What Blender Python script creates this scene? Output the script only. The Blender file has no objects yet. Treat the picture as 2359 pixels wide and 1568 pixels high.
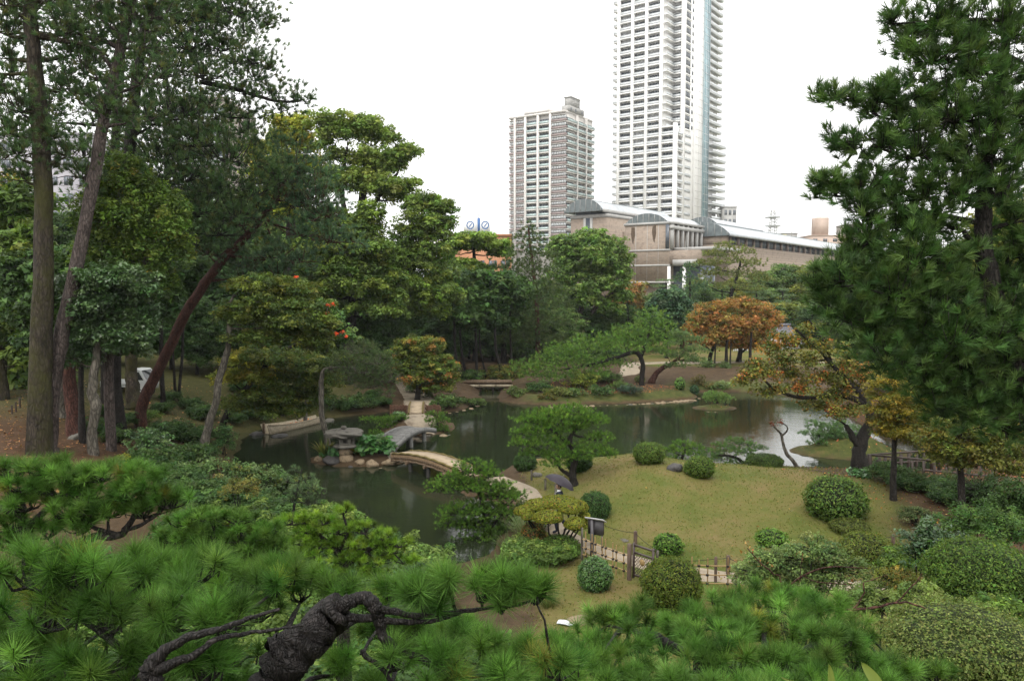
import bpy, bmesh, math, random
import numpy as np
from mathutils import Vector, Matrix, Euler
R = math.radians
rng = np.random.default_rng(7)
random.seed(7)
sc = bpy.context.scene
COL = sc.collection

# ---------------------------------------------------------------- camera, sky, sun, exposure
H = 9.1                      # eye height above the pond
PITCH = R(3.75)
FOC = 1815.0                 # focal length in units where the picture is 2358 wide
CX, CY = 1179.0, 784.0
cam_d = bpy.data.cameras.new('camera')
cam_d.sensor_width = 36.0
cam_d.lens = 36.0 * FOC / 2358.0
cam_d.clip_start = 0.1
cam_d.clip_end = 6000
cam = bpy.data.objects.new('camera', cam_d)
COL.objects.link(cam)
cam.location = (0, 0, H)
cam.rotation_euler = (math.pi / 2 - PITCH, 0, 0)
sc.camera = cam

world = bpy.data.worlds.new('World')
sc.world = world
world.use_nodes = True
wn = world.node_tree.nodes; wl = world.node_tree.links
wn.clear()
sky = wn.new('ShaderNodeTexSky'); sky.sky_type = 'NISHITA'; sky.sun_disc = False
sky.sun_elevation = R(52); sky.sun_rotation = R(200); sky.air_density = 1.0; sky.dust_density = 4.0
hs = wn.new('ShaderNodeHueSaturation'); hs.inputs['Saturation'].default_value = 0.12
wl.new(sky.outputs[0], hs.inputs['Color'])
mixw = wn.new('ShaderNodeMix'); mixw.data_type = 'RGBA'
mixw.inputs['Factor'].default_value = 0.93              # the closed cloud layer
mixw.inputs['B'].default_value = (11.0, 11.0, 10.9, 1)
wl.new(hs.outputs[0], mixw.inputs['A'])
bg = wn.new('ShaderNodeBackground'); bg.inputs['Strength'].default_value = 0.10
wl.new(mixw.outputs['Result'], bg.inputs['Color'])
wo = wn.new('ShaderNodeOutputWorld'); wl.new(bg.outputs[0], wo.inputs['Surface'])

sun_d = bpy.data.lights.new('sun', 'SUN'); sun_d.energy = 1.5; sun_d.angle = R(40); sun_d.color = (1.0, 0.97, 0.92)
sun = bpy.data.objects.new('sun', sun_d); COL.objects.link(sun)
sun.rotation_euler = (R(30), R(-14), 0)      # high, from behind the camera and slightly left
sc.view_settings.view_transform = 'Standard'
sc.view_settings.look = 'None'
sc.view_settings.exposure = 0.85
sc.view_settings.gamma = 1.0
cy = sc.cycles
cy.max_bounces = 6; cy.diffuse_bounces = 3; cy.glossy_bounces = 3; cy.transmission_bounces = 3
cy.transparent_max_bounces = 4; cy.volume_bounces = 0
cy.use_adaptive_sampling = True; cy.adaptive_threshold = 0.02
cy.caustics_reflective = False; cy.caustics_refractive = False
cy.use_denoising = True
try: cy.denoiser = 'OPENIMAGEDENOISE'
except Exception: pass
cy.sample_clamp_indirect = 4.0

# ---------------------------------------------------------------- picture <-> place
cp, sp = math.cos(PITCH), math.sin(PITCH)
def ray(px, py):
    xc = (px - CX) / FOC; yc = -(py - CY) / FOC
    return np.array([xc, cp + yc * sp, -sp + yc * cp])
def at(px, py, Y):
    d = ray(px, py)
    return np.array([0, 0, H]) + d * (Y / d[1])
def G(px, py, z=0.0):
    d = ray(px, py)
    return np.array([0, 0, H]) + d * ((z - H) / d[2])
def sstep(a, b, x):
    t = np.clip((np.asarray(x, float) - a) / (b - a), 0, 1)
    return t * t * (3 - 2 * t)

# ---------------------------------------------------------------- value noise for shapes
_nt = rng.random((64, 64, 64))
def vnoise(x, y, z=0.0):
    x, y, z = np.broadcast_arrays(np.asarray(x, float), np.asarray(y, float), np.asarray(z, float))
    i, j, k = np.floor(x).astype(int), np.floor(y).astype(int), np.floor(z).astype(int)
    fx, fy, fz = x - i, y - j, z - k
    fx, fy, fz = [f * f * (3 - 2 * f) for f in (fx, fy, fz)]
    r = 0
    for a in (0, 1):
        for b in (0, 1):
            for c in (0, 1):
                w = (fx if a else 1 - fx) * (fy if b else 1 - fy) * (fz if c else 1 - fz)
                r = r + w * _nt[(i + a) & 63, (j + b) & 63, (k + c) & 63]
    return r * 2 - 1

# ---------------------------------------------------------------- mesh building
class MB:
    def __init__(s): s.v = []; s.f = []; s.c = []; s.n = 0
    def add(s, v, f, c=None):
        v = np.asarray(v, float).reshape(-1, 3); f = np.asarray(f, int)
        s.v.append(v); s.f.append(f + s.n); s.n += len(v)
        if c is None: c = np.array([[0.2, 0.2, 0.2]])
        c = np.asarray(c, float)
        if c.ndim == 1: c = c[None]
        s.c.append(np.broadcast_to(c, (len(v), 3)) if len(c) == 1 else c)
        return s
    def box(s, lo, hi, c=None, M=None):
        x0, y0, z0 = lo; x1, y1, z1 = hi
        v = np.array([[x0,y0,z0],[x1,y0,z0],[x1,y1,z0],[x0,y1,z0],[x0,y0,z1],[x1,y0,z1],[x1,y1,z1],[x0,y1,z1]], float)
        if M is not None: v = xf(M, v)
        return s.add(v, [[0,3,2,1],[4,5,6,7],[0,1,5,4],[1,2,6,5],[2,3,7,6],[3,0,4,7]], c)
    def tube(s, pts, rad, sides=8, c=None, wob=0.0, cap=True, seed=0.0):
        P = np.asarray(pts, float); n = len(P)
        rad = np.broadcast_to(np.asarray(rad, float), (n,))
        T = np.gradient(P, axis=0); T /= np.linalg.norm(T, axis=1)[:, None] + 1e-9
        ref = np.array([0, 0, 1.0]) if abs(T[0][2]) < 0.9 else np.array([1.0, 0, 0])
        A = np.cross(T, ref); bad = np.linalg.norm(A, axis=1) < 1e-3
        A[bad] = np.cross(T[bad], np.array([0.3, 1.0, 0.2])); A /= np.linalg.norm(A, axis=1)[:, None]
        for i in range(1, n):
            if A[i] @ A[i - 1] < 0: A[i] = -A[i]
        B = np.cross(T, A)
        th = np.arange(sides) * 2 * math.pi / sides
        rr = rad[:, None] * np.ones(sides)[None]
        if wob:
            rr = rr * (1 + wob * vnoise(np.cos(th)[None] * 1.7 + seed, np.sin(th)[None] * 1.7 + 9, np.arange(n)[:, None] * 0.9 + seed))
        V = P[:, None] + rr[..., None] * (np.cos(th)[None, :, None] * A[:, None] + np.sin(th)[None, :, None] * B[:, None])
        i = np.arange(n - 1)[:, None] * sides; j = np.arange(sides)[None]; k = (j + 1) % sides
        F = np.stack([i + j, i + k, i + sides + k, i + sides + j], -1).reshape(-1, 4)
        s.add(V.reshape(-1, 3), F, c)
        if cap:
            VV = V.reshape(n, sides, 3)
            s.add(VV[0][::-1], [list(range(sides))], c if c is None or np.ndim(c) == 1 else None)
            s.add(VV[-1], [list(range(sides))], c if c is None or np.ndim(c) == 1 else None)
        return s
    def lathe(s, prof, sides=24, c=None, center=(0, 0, 0), wob=0.0, seed=0.0):
        prof = np.asarray(prof, float); th = np.arange(sides) * 2 * math.pi / sides; n = len(prof)
        rr = prof[:, 0][:, None] * (1 + wob * vnoise(np.cos(th)[None] * 2 + seed, np.sin(th)[None] * 2 + 5, prof[:, 1][:, None] * 3))
        V = np.stack([rr * np.cos(th), rr * np.sin(th), np.repeat(prof[:, 1][:, None], sides, 1)], -1) + np.asarray(center)
        i = np.arange(n - 1)[:, None] * sides; j = np.arange(sides)[None]; k = (j + 1) % sides
        F = np.stack([i + j, i + k, i + sides + k, i + sides + j], -1).reshape(-1, 4)
        return s.add(V.reshape(-1, 3), F, c)
    def mesh(s, name, mat, smooth=False, tint=True):
        me = bpy.data.meshes.new(name)
        V = np.concatenate(s.v) if s.v else np.zeros((0, 3)); 
        tot = np.concatenate([np.full(len(f), f.shape[1]) for f in s.f]); lp = np.concatenate([f.ravel() for f in s.f])
        me.vertices.add(len(V)); me.vertices.foreach_set('co', V.astype(np.float32).ravel())
        me.loops.add(len(lp)); me.loops.foreach_set('vertex_index', lp.astype(np.int32))
        st = np.concatenate([[0], np.cumsum(tot)[:-1]])
        me.polygons.add(len(tot)); me.polygons.foreach_set('loop_start', st.astype(np.int32))
        try: me.polygons.foreach_set('loop_total', tot.astype(np.int32))
        except Exception: pass
        if smooth: me.polygons.foreach_set('use_smooth', np.ones(len(tot), bool))
        if tint:
            C = np.concatenate(s.c); C4 = np.ones((len(V), 4), np.float32); C4[:, :3] = C
            a = me.attributes.new('tint', 'FLOAT_COLOR', 'POINT'); a.data.foreach_set('color', C4.ravel())
        me.update(calc_edges=True)
        me.materials.append(mat)
        return me
    def obj(s, name, mat, parent=None, smooth=False, tint=True, origin=None):
        if origin is not None:
            o0 = np.asarray(origin, float); s.v = [v - o0 for v in s.v]
        o = bpy.data.objects.new(name, s.mesh(name, mat, smooth, tint)); COL.objects.link(o)
        if origin is not None: o.location = tuple(origin)
        if parent is not None: o.parent = parent
        return o
def xf(M, v):
    M = np.array(M); v = np.asarray(v, float)
    return v @ M[:3, :3].T + M[:3, 3]
def put(me, name, parent=None, loc=(0, 0, 0), rot=(0, 0, 0), scale=(1, 1, 1)):
    o = bpy.data.objects.new(name, me); COL.objects.link(o)
    o.location = loc; o.rotation_euler = rot; o.scale = scale
    if parent is not None: o.parent = parent
    return o
def tag(o, label=None, cat=None, group=None, kind=None):
    if label: o['label'] = label
    if cat: o['category'] = cat
    if group: o['group'] = group
    if kind: o['kind'] = kind
    return o
def thing(name, label, cat, loc=(0, 0, 0), group=None, rz=0.0):
    o = bpy.data.objects.new(name, None); COL.objects.link(o)
    o.location = tuple(float(q) for q in loc); o.rotation_euler = (0, 0, rz); o.empty_display_size = 0.2
    return tag(o, label, cat, group)

# ---------------------------------------------------------------- materials
def newmat(name):
    m = bpy.data.materials.new(name); m.use_nodes = True
    nt = m.node_tree; b = nt.nodes['Principled BSDF']
    return m, nt, b
def ramp(nt, src, stops):
    r = nt.nodes.new('ShaderNodeValToRGB')
    e = r.color_ramp.elements
    e[0].position = stops[0][0]; e[0].color = (*stops[0][1], 1)
    e[1].position = stops[-1][0]; e[1].color = (*stops[-1][1], 1)
    for p, c in stops[1:-1]:
        q = e.new(p); q.color = (*c, 1)
    nt.links.new(src, r.inputs[0]); return r.outputs[0]
def noise(nt, scale, detail=5, rough=0.6, vec=None, dist=0.0):
    n = nt.nodes.new('ShaderNodeTexNoise'); n.inputs['Scale'].default_value = scale
    n.inputs['Detail'].default_value = detail; n.inputs['Roughness'].default_value = rough
    n.inputs['Distortion'].default_value = dist
    if vec is not None: nt.links.new(vec, n.inputs['Vector'])
    return n.outputs['Fac']
def mixc(nt, fac, a, b, mode='MIX'):
    m = nt.nodes.new('ShaderNodeMix'); m.data_type = 'RGBA'; m.blend_type = mode
    for k, q in (('Factor', fac), ('A', a), ('B', b)):
        if hasattr(q, 'is_linked'): nt.links.new(q, m.inputs[k])
        elif k == 'Factor': m.inputs[k].default_value = q
        else: m.inputs[k].default_value = (*q, 1)
    return m.outputs['Result']
def bump(nt, h, strength, dist, b):
    n = nt.nodes.new('ShaderNodeBump'); n.inputs['Strength'].default_value = strength; n.inputs['Distance'].default_value = dist
    nt.links.new(h, n.inputs['Height']); nt.links.new(n.outputs[0], b.inputs['Normal'])
def coords(nt, kind='Object', scale=None):
    t = nt.nodes.new('ShaderNodeTexCoord')
    o = t.outputs[kind]
    if scale:
        m = nt.nodes.new('ShaderNodeMapping'); m.inputs['Scale'].default_value = scale
        nt.links.new(o, m.inputs['Vector']); o = m.outputs[0]
    return o
def surf(name, c1, c2, scale=3.0, rough=0.8, bstr=0.3, bdist=0.02, stretch=None, c3=None, detail=6, spec=0.3, kind='Object', metal=0.0):
    """mottled procedural surface: two or three natural colours by noise, relief by finer noise"""
    m, nt, b = newmat(name)
    vec = coords(nt, kind, stretch)
    f = noise(nt, scale, detail, 0.62, vec)
    st = [(0.32, c1), (0.68, c2)] if c3 is None else [(0.30, c1), (0.52, c2), (0.72, c3)]
    nt.links.new(ramp(nt, f, st), b.inputs['Base Color'])
    b.inputs['Roughness'].default_value = rough; b.inputs['Specular IOR Level'].default_value = spec
    b.inputs['Metallic'].default_value = metal
    if bstr: bump(nt, noise(nt, scale * 4, 4, 0.6, vec), bstr, bdist, b)
    return m
def leafmat(name, rough=0.5, spec=0.35, trans=0.3):
    m, nt, b = newmat(name)
    a = nt.nodes.new('ShaderNodeAttribute'); a.attribute_name = 'tint'
    nt.links.new(a.outputs['Color'], b.inputs['Base Color'])
    b.inputs['Roughness'].default_value = rough; b.inputs['Specular IOR Level'].default_value = spec
    t = nt.nodes.new('ShaderNodeBsdfTranslucent')
    nt.links.new(mixc(nt, 1.0, a.outputs['Color'], (1.25, 1.2, 0.7), 'MULTIPLY'), t.inputs['Color'])
    ms = nt.nodes.new('ShaderNodeMixShader'); ms.inputs[0].default_value = trans
    nt.links.new(b.outputs[0], ms.inputs[1]); nt.links.new(t.outputs[0], ms.inputs[2])
    nt.links.new(ms.outputs[0], nt.nodes['Material Output'].inputs['Surface'])
    return m
M_leaf = leafmat('leaf', 0.55, 0.18, 0.35)
M_gloss = leafmat('glossy_leaf', 0.3, 0.45, 0.25)
M_needle = leafmat('pine_needle', 0.5, 0.15, 0.3)
M_grass = leafmat('grass_blade', 0.6, 0.2, 0.35)
def tintmat(name, rough=0.7, spec=0.3, bscale=8, bstr=0.3, bdist=0.01, var=0.35):
    m, nt, b = newmat(name)
    a = nt.nodes.new('ShaderNodeAttribute'); a.attribute_name = 'tint'
    vec = coords(nt)
    f = noise(nt, bscale * 0.5, 5, 0.65, vec)
    g = ramp(nt, f, [(0.3, (1 - var,) * 3), (0.7, (1 + var * 0.6,) * 3)])
    nt.links.new(mixc(nt, 1.0, a.outputs['Color'], g, 'MULTIPLY'), b.inputs['Base Color'])
    b.inputs['Roughness'].default_value = rough; b.inputs['Specular IOR Level'].default_value = spec
    bump(nt, noise(nt, bscale * 3, 4, 0.6, vec), bstr, bdist, b)
    return m
M_tint = tintmat('weathered')
def barkmat(name, c1, c2, c3, moss=None, rough=0.85, plate=5.0, bd=0.03):
    m, nt, b = newmat(name)
    vec = coords(nt, 'Object', (1, 1, 0.3)); v0 = coords(nt)
    f = ramp(nt, noise(nt, plate, 8, 0.72, vec, 0.6), [(0.3, c1), (0.5, c2), (0.72, c3)])
    vo = nt.nodes.new('ShaderNodeTexVoronoi'); vo.feature = 'DISTANCE_TO_EDGE'; vo.inputs['Scale'].default_value = plate * 2.2
    wv = nt.nodes.new('ShaderNodeVectorMath'); wv.operation = 'ADD'
    nn = nt.nodes.new('ShaderNodeTexNoise'); nn.inputs['Scale'].default_value = 6; nt.links.new(vec, nn.inputs['Vector'])
    sc_ = nt.nodes.new('ShaderNodeVectorMath'); sc_.operation = 'SCALE'; sc_.inputs['Scale'].default_value = 0.25; nt.links.new(nn.outputs['Color'], sc_.inputs[0])
    nt.links.new(vec, wv.inputs[0]); nt.links.new(sc_.outputs[0], wv.inputs[1]); nt.links.new(wv.outputs[0], vo.inputs['Vector'])
    crack = ramp(nt, vo.outputs['Distance'], [(0.0, (0.25,) * 3), (0.22, (1.0,) * 3)])
    c = mixc(nt, 0.85, f, crack, 'MULTIPLY')
    if moss:
        mf = ramp(nt, noise(nt, 0.8, 7, 0.75, v0), [(0.42, (0,) * 3), (0.6, (0.85,) * 3)])
        c = mixc(nt, mf, c, moss)
    nt.links.new(c, b.inputs['Base Color']); b.inputs['Roughness'].default_value = rough; b.inputs['Specular IOR Level'].default_value = 0.25
    bump(nt, crack, 0.9, bd, b)
    return m
M_bark_dark = barkmat('bark_dark', (0.012, 0.010, 0.009), (0.028, 0.024, 0.02), (0.06, 0.05, 0.043), None, 0.85, 9.0)
M_bark_grey = barkmat('bark_grey', (0.05, 0.038, 0.033), (0.10, 0.078, 0.07), (0.17, 0.14, 0.125), None, 0.85, 4.5)
M_bark_red = barkmat('bark_red', (0.04, 0.018, 0.013), (0.085, 0.036, 0.026), (0.14, 0.065, 0.046))
M_bark_pale = barkmat('bark_pale', (0.075, 0.066, 0.052), (0.14, 0.125, 0.10), (0.24, 0.215, 0.18), None, 0.85, 3.0)
M_bark_moss = barkmat('bark_mossy', (0.022, 0.018, 0.013), (0.05, 0.04, 0.03), (0.10, 0.078, 0.06), (0.042, 0.042, 0.010), 0.9, 3.6)
M_wood_dark = surf('wood_dark', (0.022, 0.016, 0.013), (0.075, 0.055, 0.045), 6, 0.6, 0.4, 0.01, (3, 3, 0.5))
M_rock = surf('rock', (0.035, 0.033, 0.028), (0.16, 0.148, 0.125), 3.0, 0.8, 0.9, 0.05, c3=(0.085, 0.078, 0.066))
M_rock_tan = surf('rock_tan', (0.07, 0.05, 0.03), (0.27, 0.205, 0.13), 2.4, 0.8, 0.8, 0.04, c3=(0.16, 0.118, 0.075))
M_rock_dark = surf('rock_dark', (0.018, 0.017, 0.017), (0.07, 0.065, 0.062), 3.0, 0.6, 0.8, 0.04, c3=(0.04, 0.037, 0.036))
# ---------------------------------------------------------------- the lie of the land
POND = [(0.9,40.6),(4,39.8),(8,38.2),(12,37.2),(16,36.8),(19.5,38),(22.5,39.5),(26,42),(26.6,45),(24.7,48.6),(23.3,51.6),(24.2,57),(24.7,62),(23.3,68),
        (19.9,69.4),(17.6,69.4),(16.1,69.4),(15.3,68.2),(15.7,66.3),(15,64.8),(11.2,63.3),(7.6,62.3),(3.7,61.2),(0.7,62.3),(-1.0,63.5),(-1.0,70.3),(-1.1,76),
        (-3.2,76),(-3.0,70.3),(-2.8,63.5),(-3.9,59),(-5.2,57.4),(-8.5,57.4),(-8.9,58.6),(-10.3,57),(-12.5,55.6),(-14.9,54.9),(-16.3,52.0),(-16.8,48.8),
        (-15.8,45.2),(-14.6,40.8),(-12.4,36.3),(-9.5,32),(-6.9,28.7),(-4.8,26.4),(-2.5,25),(-1.0,25.4),(-0.5,27.3),(-0.45,30.9),(-1.0,33.4),(-2.0,34.9),(-1.8,36.2),(-0.6,37.2),(-0.3,39.2)]
ISLETS = [(-8.1,41.7,2.45,1.75,0.45),(-6.2,51.4,2.35,3.0,0.5),(15.5,59.9,1.35,0.85,0.38),(18.9,43.6,3.0,2.0,0.75)]
def poly_sd(x, y, poly):
    P = np.array(poly, float); Q = np.roll(P, -1, 0)
    d2 = np.full(x.shape, 1e12); ins = np.zeros(x.shape, bool)
    for (ax, ay), (bx, by) in zip(P, Q):
        ex, ey = bx - ax, by - ay
        t = np.clip(((x - ax) * ex + (y - ay) * ey) / (ex * ex + ey * ey), 0, 1)
        d2 = np.minimum(d2, (x - ax - t * ex) ** 2 + (y - ay - t * ey) ** 2)
        c = ((ay > y) != (by > y)) & (x < (bx - ax) * (y - ay) / (by - ay + 1e-12) + ax)
        ins ^= c
    d = np.sqrt(d2)
    return np.where(ins, -d, d)
def terrain(x, y, full=False):
    x = np.asarray(x, float); y = np.asarray(y, float); x, y = np.broadcast_arrays(x, y)
    wob = 0.35 * vnoise(x * 0.55, y * 0.55, 3.3) + 0.15 * vnoise(x * 1.9, y * 1.9, 8.1)
    sd = poly_sd(x, y, POND) + wob
    land = 0.6 + 6.8 * (1 - sstep(1.0, 17.0, y))
    yc = 33.6 - 0.2 * np.clip(x - 4, 0, 14)
    land = land + (1.3 - 0.5 * sstep(5.0, 9.0, x)) * np.exp(-((y - yc) / 4.4) ** 2) * sstep(0.6, 6.5, x) * (1 - sstep(19, 27, x))
    sc_ = np.clip(sd, 0, 60)
    land = land + sstep(-8, -13, x) * sstep(22, 30, y) * (0.2 * np.minimum(sc_, 10) + 0.035 * np.clip(sc_ - 10, 0, 40))
    land = land + sstep(19, 25, x) * sstep(39, 44, y) * (1 - sstep(58, 68, y)) * 0.3 * np.minimum(sc_, 14)
    land = land + sstep(62, 70, y) * 0.10 * np.minimum(sc_, 6) * (1 - sstep(-8, -14, x))
    land = land + 0.10 * vnoise(x * 0.35, y * 0.35, 1.0) * sstep(0, 4, sd) + 0.03 * vnoise(x * 1.3, y * 1.3, 5.0)
    for (cx, cy_, rx, ry, zt) in ISLETS:
        q = np.sqrt(((x - cx) / rx) ** 2 + ((y - cy_) / ry) ** 2)
        s2 = (1 - q) * min(rx, ry) + wob * 0.35
        land = np.where(s2 > sd, 0.15 + zt * np.clip(1.25 * (1 - q * q), 0, 1) + 0.03 * wob, land)
        sd = np.maximum(sd, s2)
    z = np.where(sd > 0, 0.10 + (land - 0.10) * sstep(-0.1, 1.4, sd), 0.10 - 1.2 * sstep(0, 1.2, -sd))
    return (z, sd) if full else z
def tz(x, y): return float(terrain(np.array([x]), np.array([y]))[0])
def gnd(px, py, y0=2.0, y1=230.0):
    """the point of the ground that a picture point shows"""
    d = ray(px, py); Y = np.concatenate([np.arange(y0, 90, 0.1), np.arange(90, y1, 0.5)])
    t = Y / d[1]; x = d[0] * t; z = H + d[2] * t
    g = np.maximum(terrain(x, Y), 0)
    k = np.argmax(z < g) if (z < g).any() else len(Y) - 1
    return np.array([x[k], Y[k], g[k]])

def axis(segs):
    out = []
    for a, b, s in segs: out.append(np.arange(a, b, s))
    return np.concatenate(out + [[segs[-1][1]]])
gx = axis([(-3000,-600,300),(-600,-120,40),(-120,-40,4),(-40,-22,0.8),(-22,28,0.5),(28,45,0.8),(45,120,4),(120,600,40),(600,3000,300)])
gy = axis([(-200,-20,20),(-20,2,2),(2,16,0.7),(16,78,0.48),(78,110,1.2),(110,200,6),(200,600,40),(600,5000,400)])
X, Yg = np.meshgrid(gx, gy)
Z, SD = terrain(X, Yg, True)
nx, ny = len(gx), len(gy)
V = np.stack([X, Yg, Z], -1).reshape(-1, 3)
i = np.arange(ny - 1)[:, None] * nx; j = np.arange(nx - 1)[None]
F = np.stack([i + j, i + j + 1, i + nx + j + 1, i + nx + j], -1).reshape(-1, 4)
# what grows or lies where (R lawn, G moss and rough grass, B fallen leaves)
lawn = sstep(0.2, 1.2, X) * sstep(13, 17, Yg) * (1 - sstep(41, 43, Yg)) * (1 - sstep(9.5, 17.5, X + 2.5 * vnoise(X * .45, Yg * .45))) * sstep(0.3, 1.2, SD)
lawn = np.maximum(lawn, sstep(78, 82, Yg) * sstep(12, 16, X) * 0.9)
moss = np.zeros_like(X)
for (cx, cy_, rx, ry, zt) in ISLETS[2:]:
    moss = np.maximum(moss, 1 - sstep(0.85, 1.15, np.sqrt(((X - cx) / rx) ** 2 + ((Yg - cy_) / ry) ** 2)))
moss = np.maximum(moss, (1 - sstep(0.8, 2.6, SD)) * sstep(0.05, 0.3, SD) * sstep(58, 61, Yg) * sstep(0, 2, X))
moss = np.maximum(moss, 0.7 * sstep(-10, -14, X) * sstep(36, 46, Yg))
moss = np.maximum(moss, (1 - sstep(15, 18, Yg)) * sstep(-20, 0, Yg))
litter = np.maximum(sstep(13, 20, X) * (Yg < 36), sstep(22, 25, X) * (Yg < 62))
litter = np.maximum(litter, sstep(-15, -18, X) * (1 - sstep(44, 52, Yg)))
litter = np.maximum(litter, 0.6 * np.exp(-((X - 12.5) / 4) ** 2 - ((Yg - 66) / 2.5) ** 2))
g0 = MB(); g0.add(V, F, np.stack([lawn, moss, litter], -1).reshape(-1, 3))
M_ground, nt, b = newmat('ground')
a = nt.nodes.new('ShaderNodeAttribute'); a.attribute_name = 'tint'
sep = nt.nodes.new('ShaderNodeSeparateColor'); nt.links.new(a.outputs['Color'], sep.inputs[0])
vec = coords(nt)
soil = ramp(nt, noise(nt, 1.4, 10, 0.78, vec), [(0.3, (0.03, 0.02, 0.011)), (0.5, (0.06, 0.04, 0.022)), (0.72, (0.105, 0.07, 0.04))])
big = noise(nt, 0.33, 8, 0.66, vec); fine = noise(nt, 11, 8, 0.8, vec)
lawn_c = mixc(nt, fine, ramp(nt, big, [(0.36, (0.042, 0.062, 0.010)), (0.48, (0.072, 0.074, 0.016)), (0.62, (0.118, 0.088, 0.032))]),
              ramp(nt, big, [(0.36, (0.09, 0.118, 0.02)), (0.48, (0.14, 0.138, 0.038)), (0.62, (0.185, 0.142, 0.06))]))
moss_c = ramp(nt, noise(nt, 2.2, 7, 0.7, vec), [(0.3, (0.026, 0.036, 0.009)), (0.52, (0.06, 0.07, 0.018)), (0.72, (0.105, 0.085, 0.032))])
lit_c = ramp(nt, noise(nt, 3.0, 10, 0.82, vec), [(0.3, (0.03, 0.017, 0.009)), (0.52, (0.075, 0.042, 0.022)), (0.7, (0.14, 0.078, 0.042))])
c = mixc(nt, sep.outputs['Blue'], soil, lit_c); c = mixc(nt, sep.outputs['Green'], c, moss_c)
edge = nt.nodes.new('ShaderNodeMath'); edge.operation = 'MULTIPLY_ADD'; edge.inputs[1].default_value = 1.7; edge.use_clamp = True
nt.links.new(sep.outputs['Red'], edge.inputs[0])
nm = nt.nodes.new('ShaderNodeMath'); nm.operation = 'MULTIPLY_ADD'; nm.inputs[1].default_value = 1.2; nm.inputs[2].default_value = -0.95
nt.links.new(noise(nt, 1.1, 6, 0.7, vec), nm.inputs[0]); nt.links.new(nm.outputs[0], edge.inputs[2])
c = mixc(nt, edge.outputs[0], c, lawn_c)
nt.links.new(c, b.inputs['Base Color']); b.inputs['Roughness'].default_value = 0.9; b.inputs['Specular IOR Level'].default_value = 0.15
bump(nt, noise(nt, 22, 6, 0.75, vec), 0.7, 0.05, b)
ground = g0.obj('ground', M_ground, smooth=True); ground['kind'] = 'structure'

# water: murky, still, faint ripples
M_water, nt, b = newmat('pond_water')
b.inputs['Base Color'].default_value = (0.015, 0.020, 0.010, 1); b.inputs['Roughness'].default_value = 0.03
b.inputs['IOR'].default_value = 1.33; b.inputs['Specular IOR Level'].default_value = 0.5
vec = coords(nt, 'Object', (1.0, 2.2, 1.0))
n1 = noise(nt, 1.6, 3, 0.5, vec, 0.4); n2 = noise(nt, 6.0, 2, 0.5, vec)
mm = nt.nodes.new('ShaderNodeMath'); mm.operation = 'MULTIPLY_ADD'; mm.inputs[1].default_value = 0.25
nt.links.new(n2, mm.inputs[0]); nt.links.new(n1, mm.inputs[2])
amp = ramp(nt, noise(nt, 0.14, 2, 0.5, coords(nt)), [(0.38, (0.25,) * 3), (0.62, (1.0,) * 3)])
m2 = nt.nodes.new('ShaderNodeMath'); m2.operation = 'MULTIPLY'
nt.links.new(mm.outputs[0], m2.inputs[0]); nt.links.new(amp, m2.inputs[1])
bump(nt, m2.outputs[0], 0.22, 0.05, b)
w = MB(); w.add([[-24, 20, 0], [34, 20, 0], [34, 80, 0], [-24, 80, 0]], [[0, 1, 2, 3]])
wo_ = w.obj('pond_water', M_water); wo_['kind'] = 'structure'

# the gravel path, laid on the ground as a strip of its own
M_path = surf('path_gravel', (0.13, 0.10, 0.07), (0.27, 0.225, 0.165), 1.6, 0.9, 0.6, 0.02, c3=(0.205, 0.165, 0.12), detail=9)
def path_strip(name, pts, width, n=120, lift=0.03):
    P = np.array(pts, float); t = np.linspace(0, len(P) - 1, n)
    k = np.clip(t.astype(int), 0, len(P) - 2); f = (t - k)[:, None]
    p0 = P[np.clip(k - 1, 0, None)]; p1 = P[k]; p2 = P[k + 1]; p3 = P[np.clip(k + 2, None, len(P) - 1)]
    C = 0.5 * (2 * p1 + (p2 - p0) * f + (2 * p0 - 5 * p1 + 4 * p2 - p3) * f ** 2 + (3 * p1 - p0 - 3 * p2 + p3) * f ** 3)
    T = np.gradient(C[:, :2], axis=0); T /= np.linalg.norm(T, axis=1)[:, None]; N = np.stack([-T[:, 1], T[:, 0]], -1)
    m = 9; s = np.linspace(-0.5, 0.5, m)
    Wd = width * (1 + 0.12 * vnoise(np.arange(n) * 0.35, 4.0, 2.0)) if np.isscalar(width) else np.interp(t, range(len(P)), width)
    XY = C[:, None, :2] + s[None, :, None] * Wd[:, None, None] * N[:, None]
    z = terrain(XY[..., 0], XY[..., 1]) + lift - 0.05 * (np.abs(s)[None] > 0.49)
    Vv = np.concatenate([XY, z[..., None]], -1).reshape(-1, 3)
    ii = np.arange(n - 1)[:, None] * m; jj = np.arange(m - 1)[None]
    Ff = np.stack([ii + jj, ii + jj + 1, ii + m + jj + 1, ii + m + jj], -1).reshape(-1, 4)
    o = MB().add(Vv, Ff).obj(name, M_path, smooth=True); o['kind'] = 'structure'; return o
path_strip('path', [(-1.75,35.7),(-0.6,34.9),(0.5,33.0),(1.15,29.5),(1.75,27.0),(2.7,25.5),(3.6,24.4),(4.7,23.3),(6.2,22.6),(8.5,22.4),(12,22.0),(18,21)], 1.02)
path_strip('path', [(-9.5,68),(-8.2,64),(-7.2,60.5),(-6.75,58)], [2.2,2.2,2.4,2.8], 40)
path_strip('path', [(-6.6,54.0),(-6.3,52.6),(-6.0,51.0),(-5.5,48.6)], [1.3,1.9,2.3,1.4], 40)
path_strip('path', [(-7.0,43.2),(-6.3,42.0),(-5.8,40.7)], [1.2,1.1,1.2], 20)
path_strip('path', [(6,70.5),(9.5,72),(11.3,75),(12,80),(14,84),(22,84.5),(34,84)], [1.2,1.5,2.0,1.8,2.0,2.0,2.0], 80, 0.05)
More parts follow.
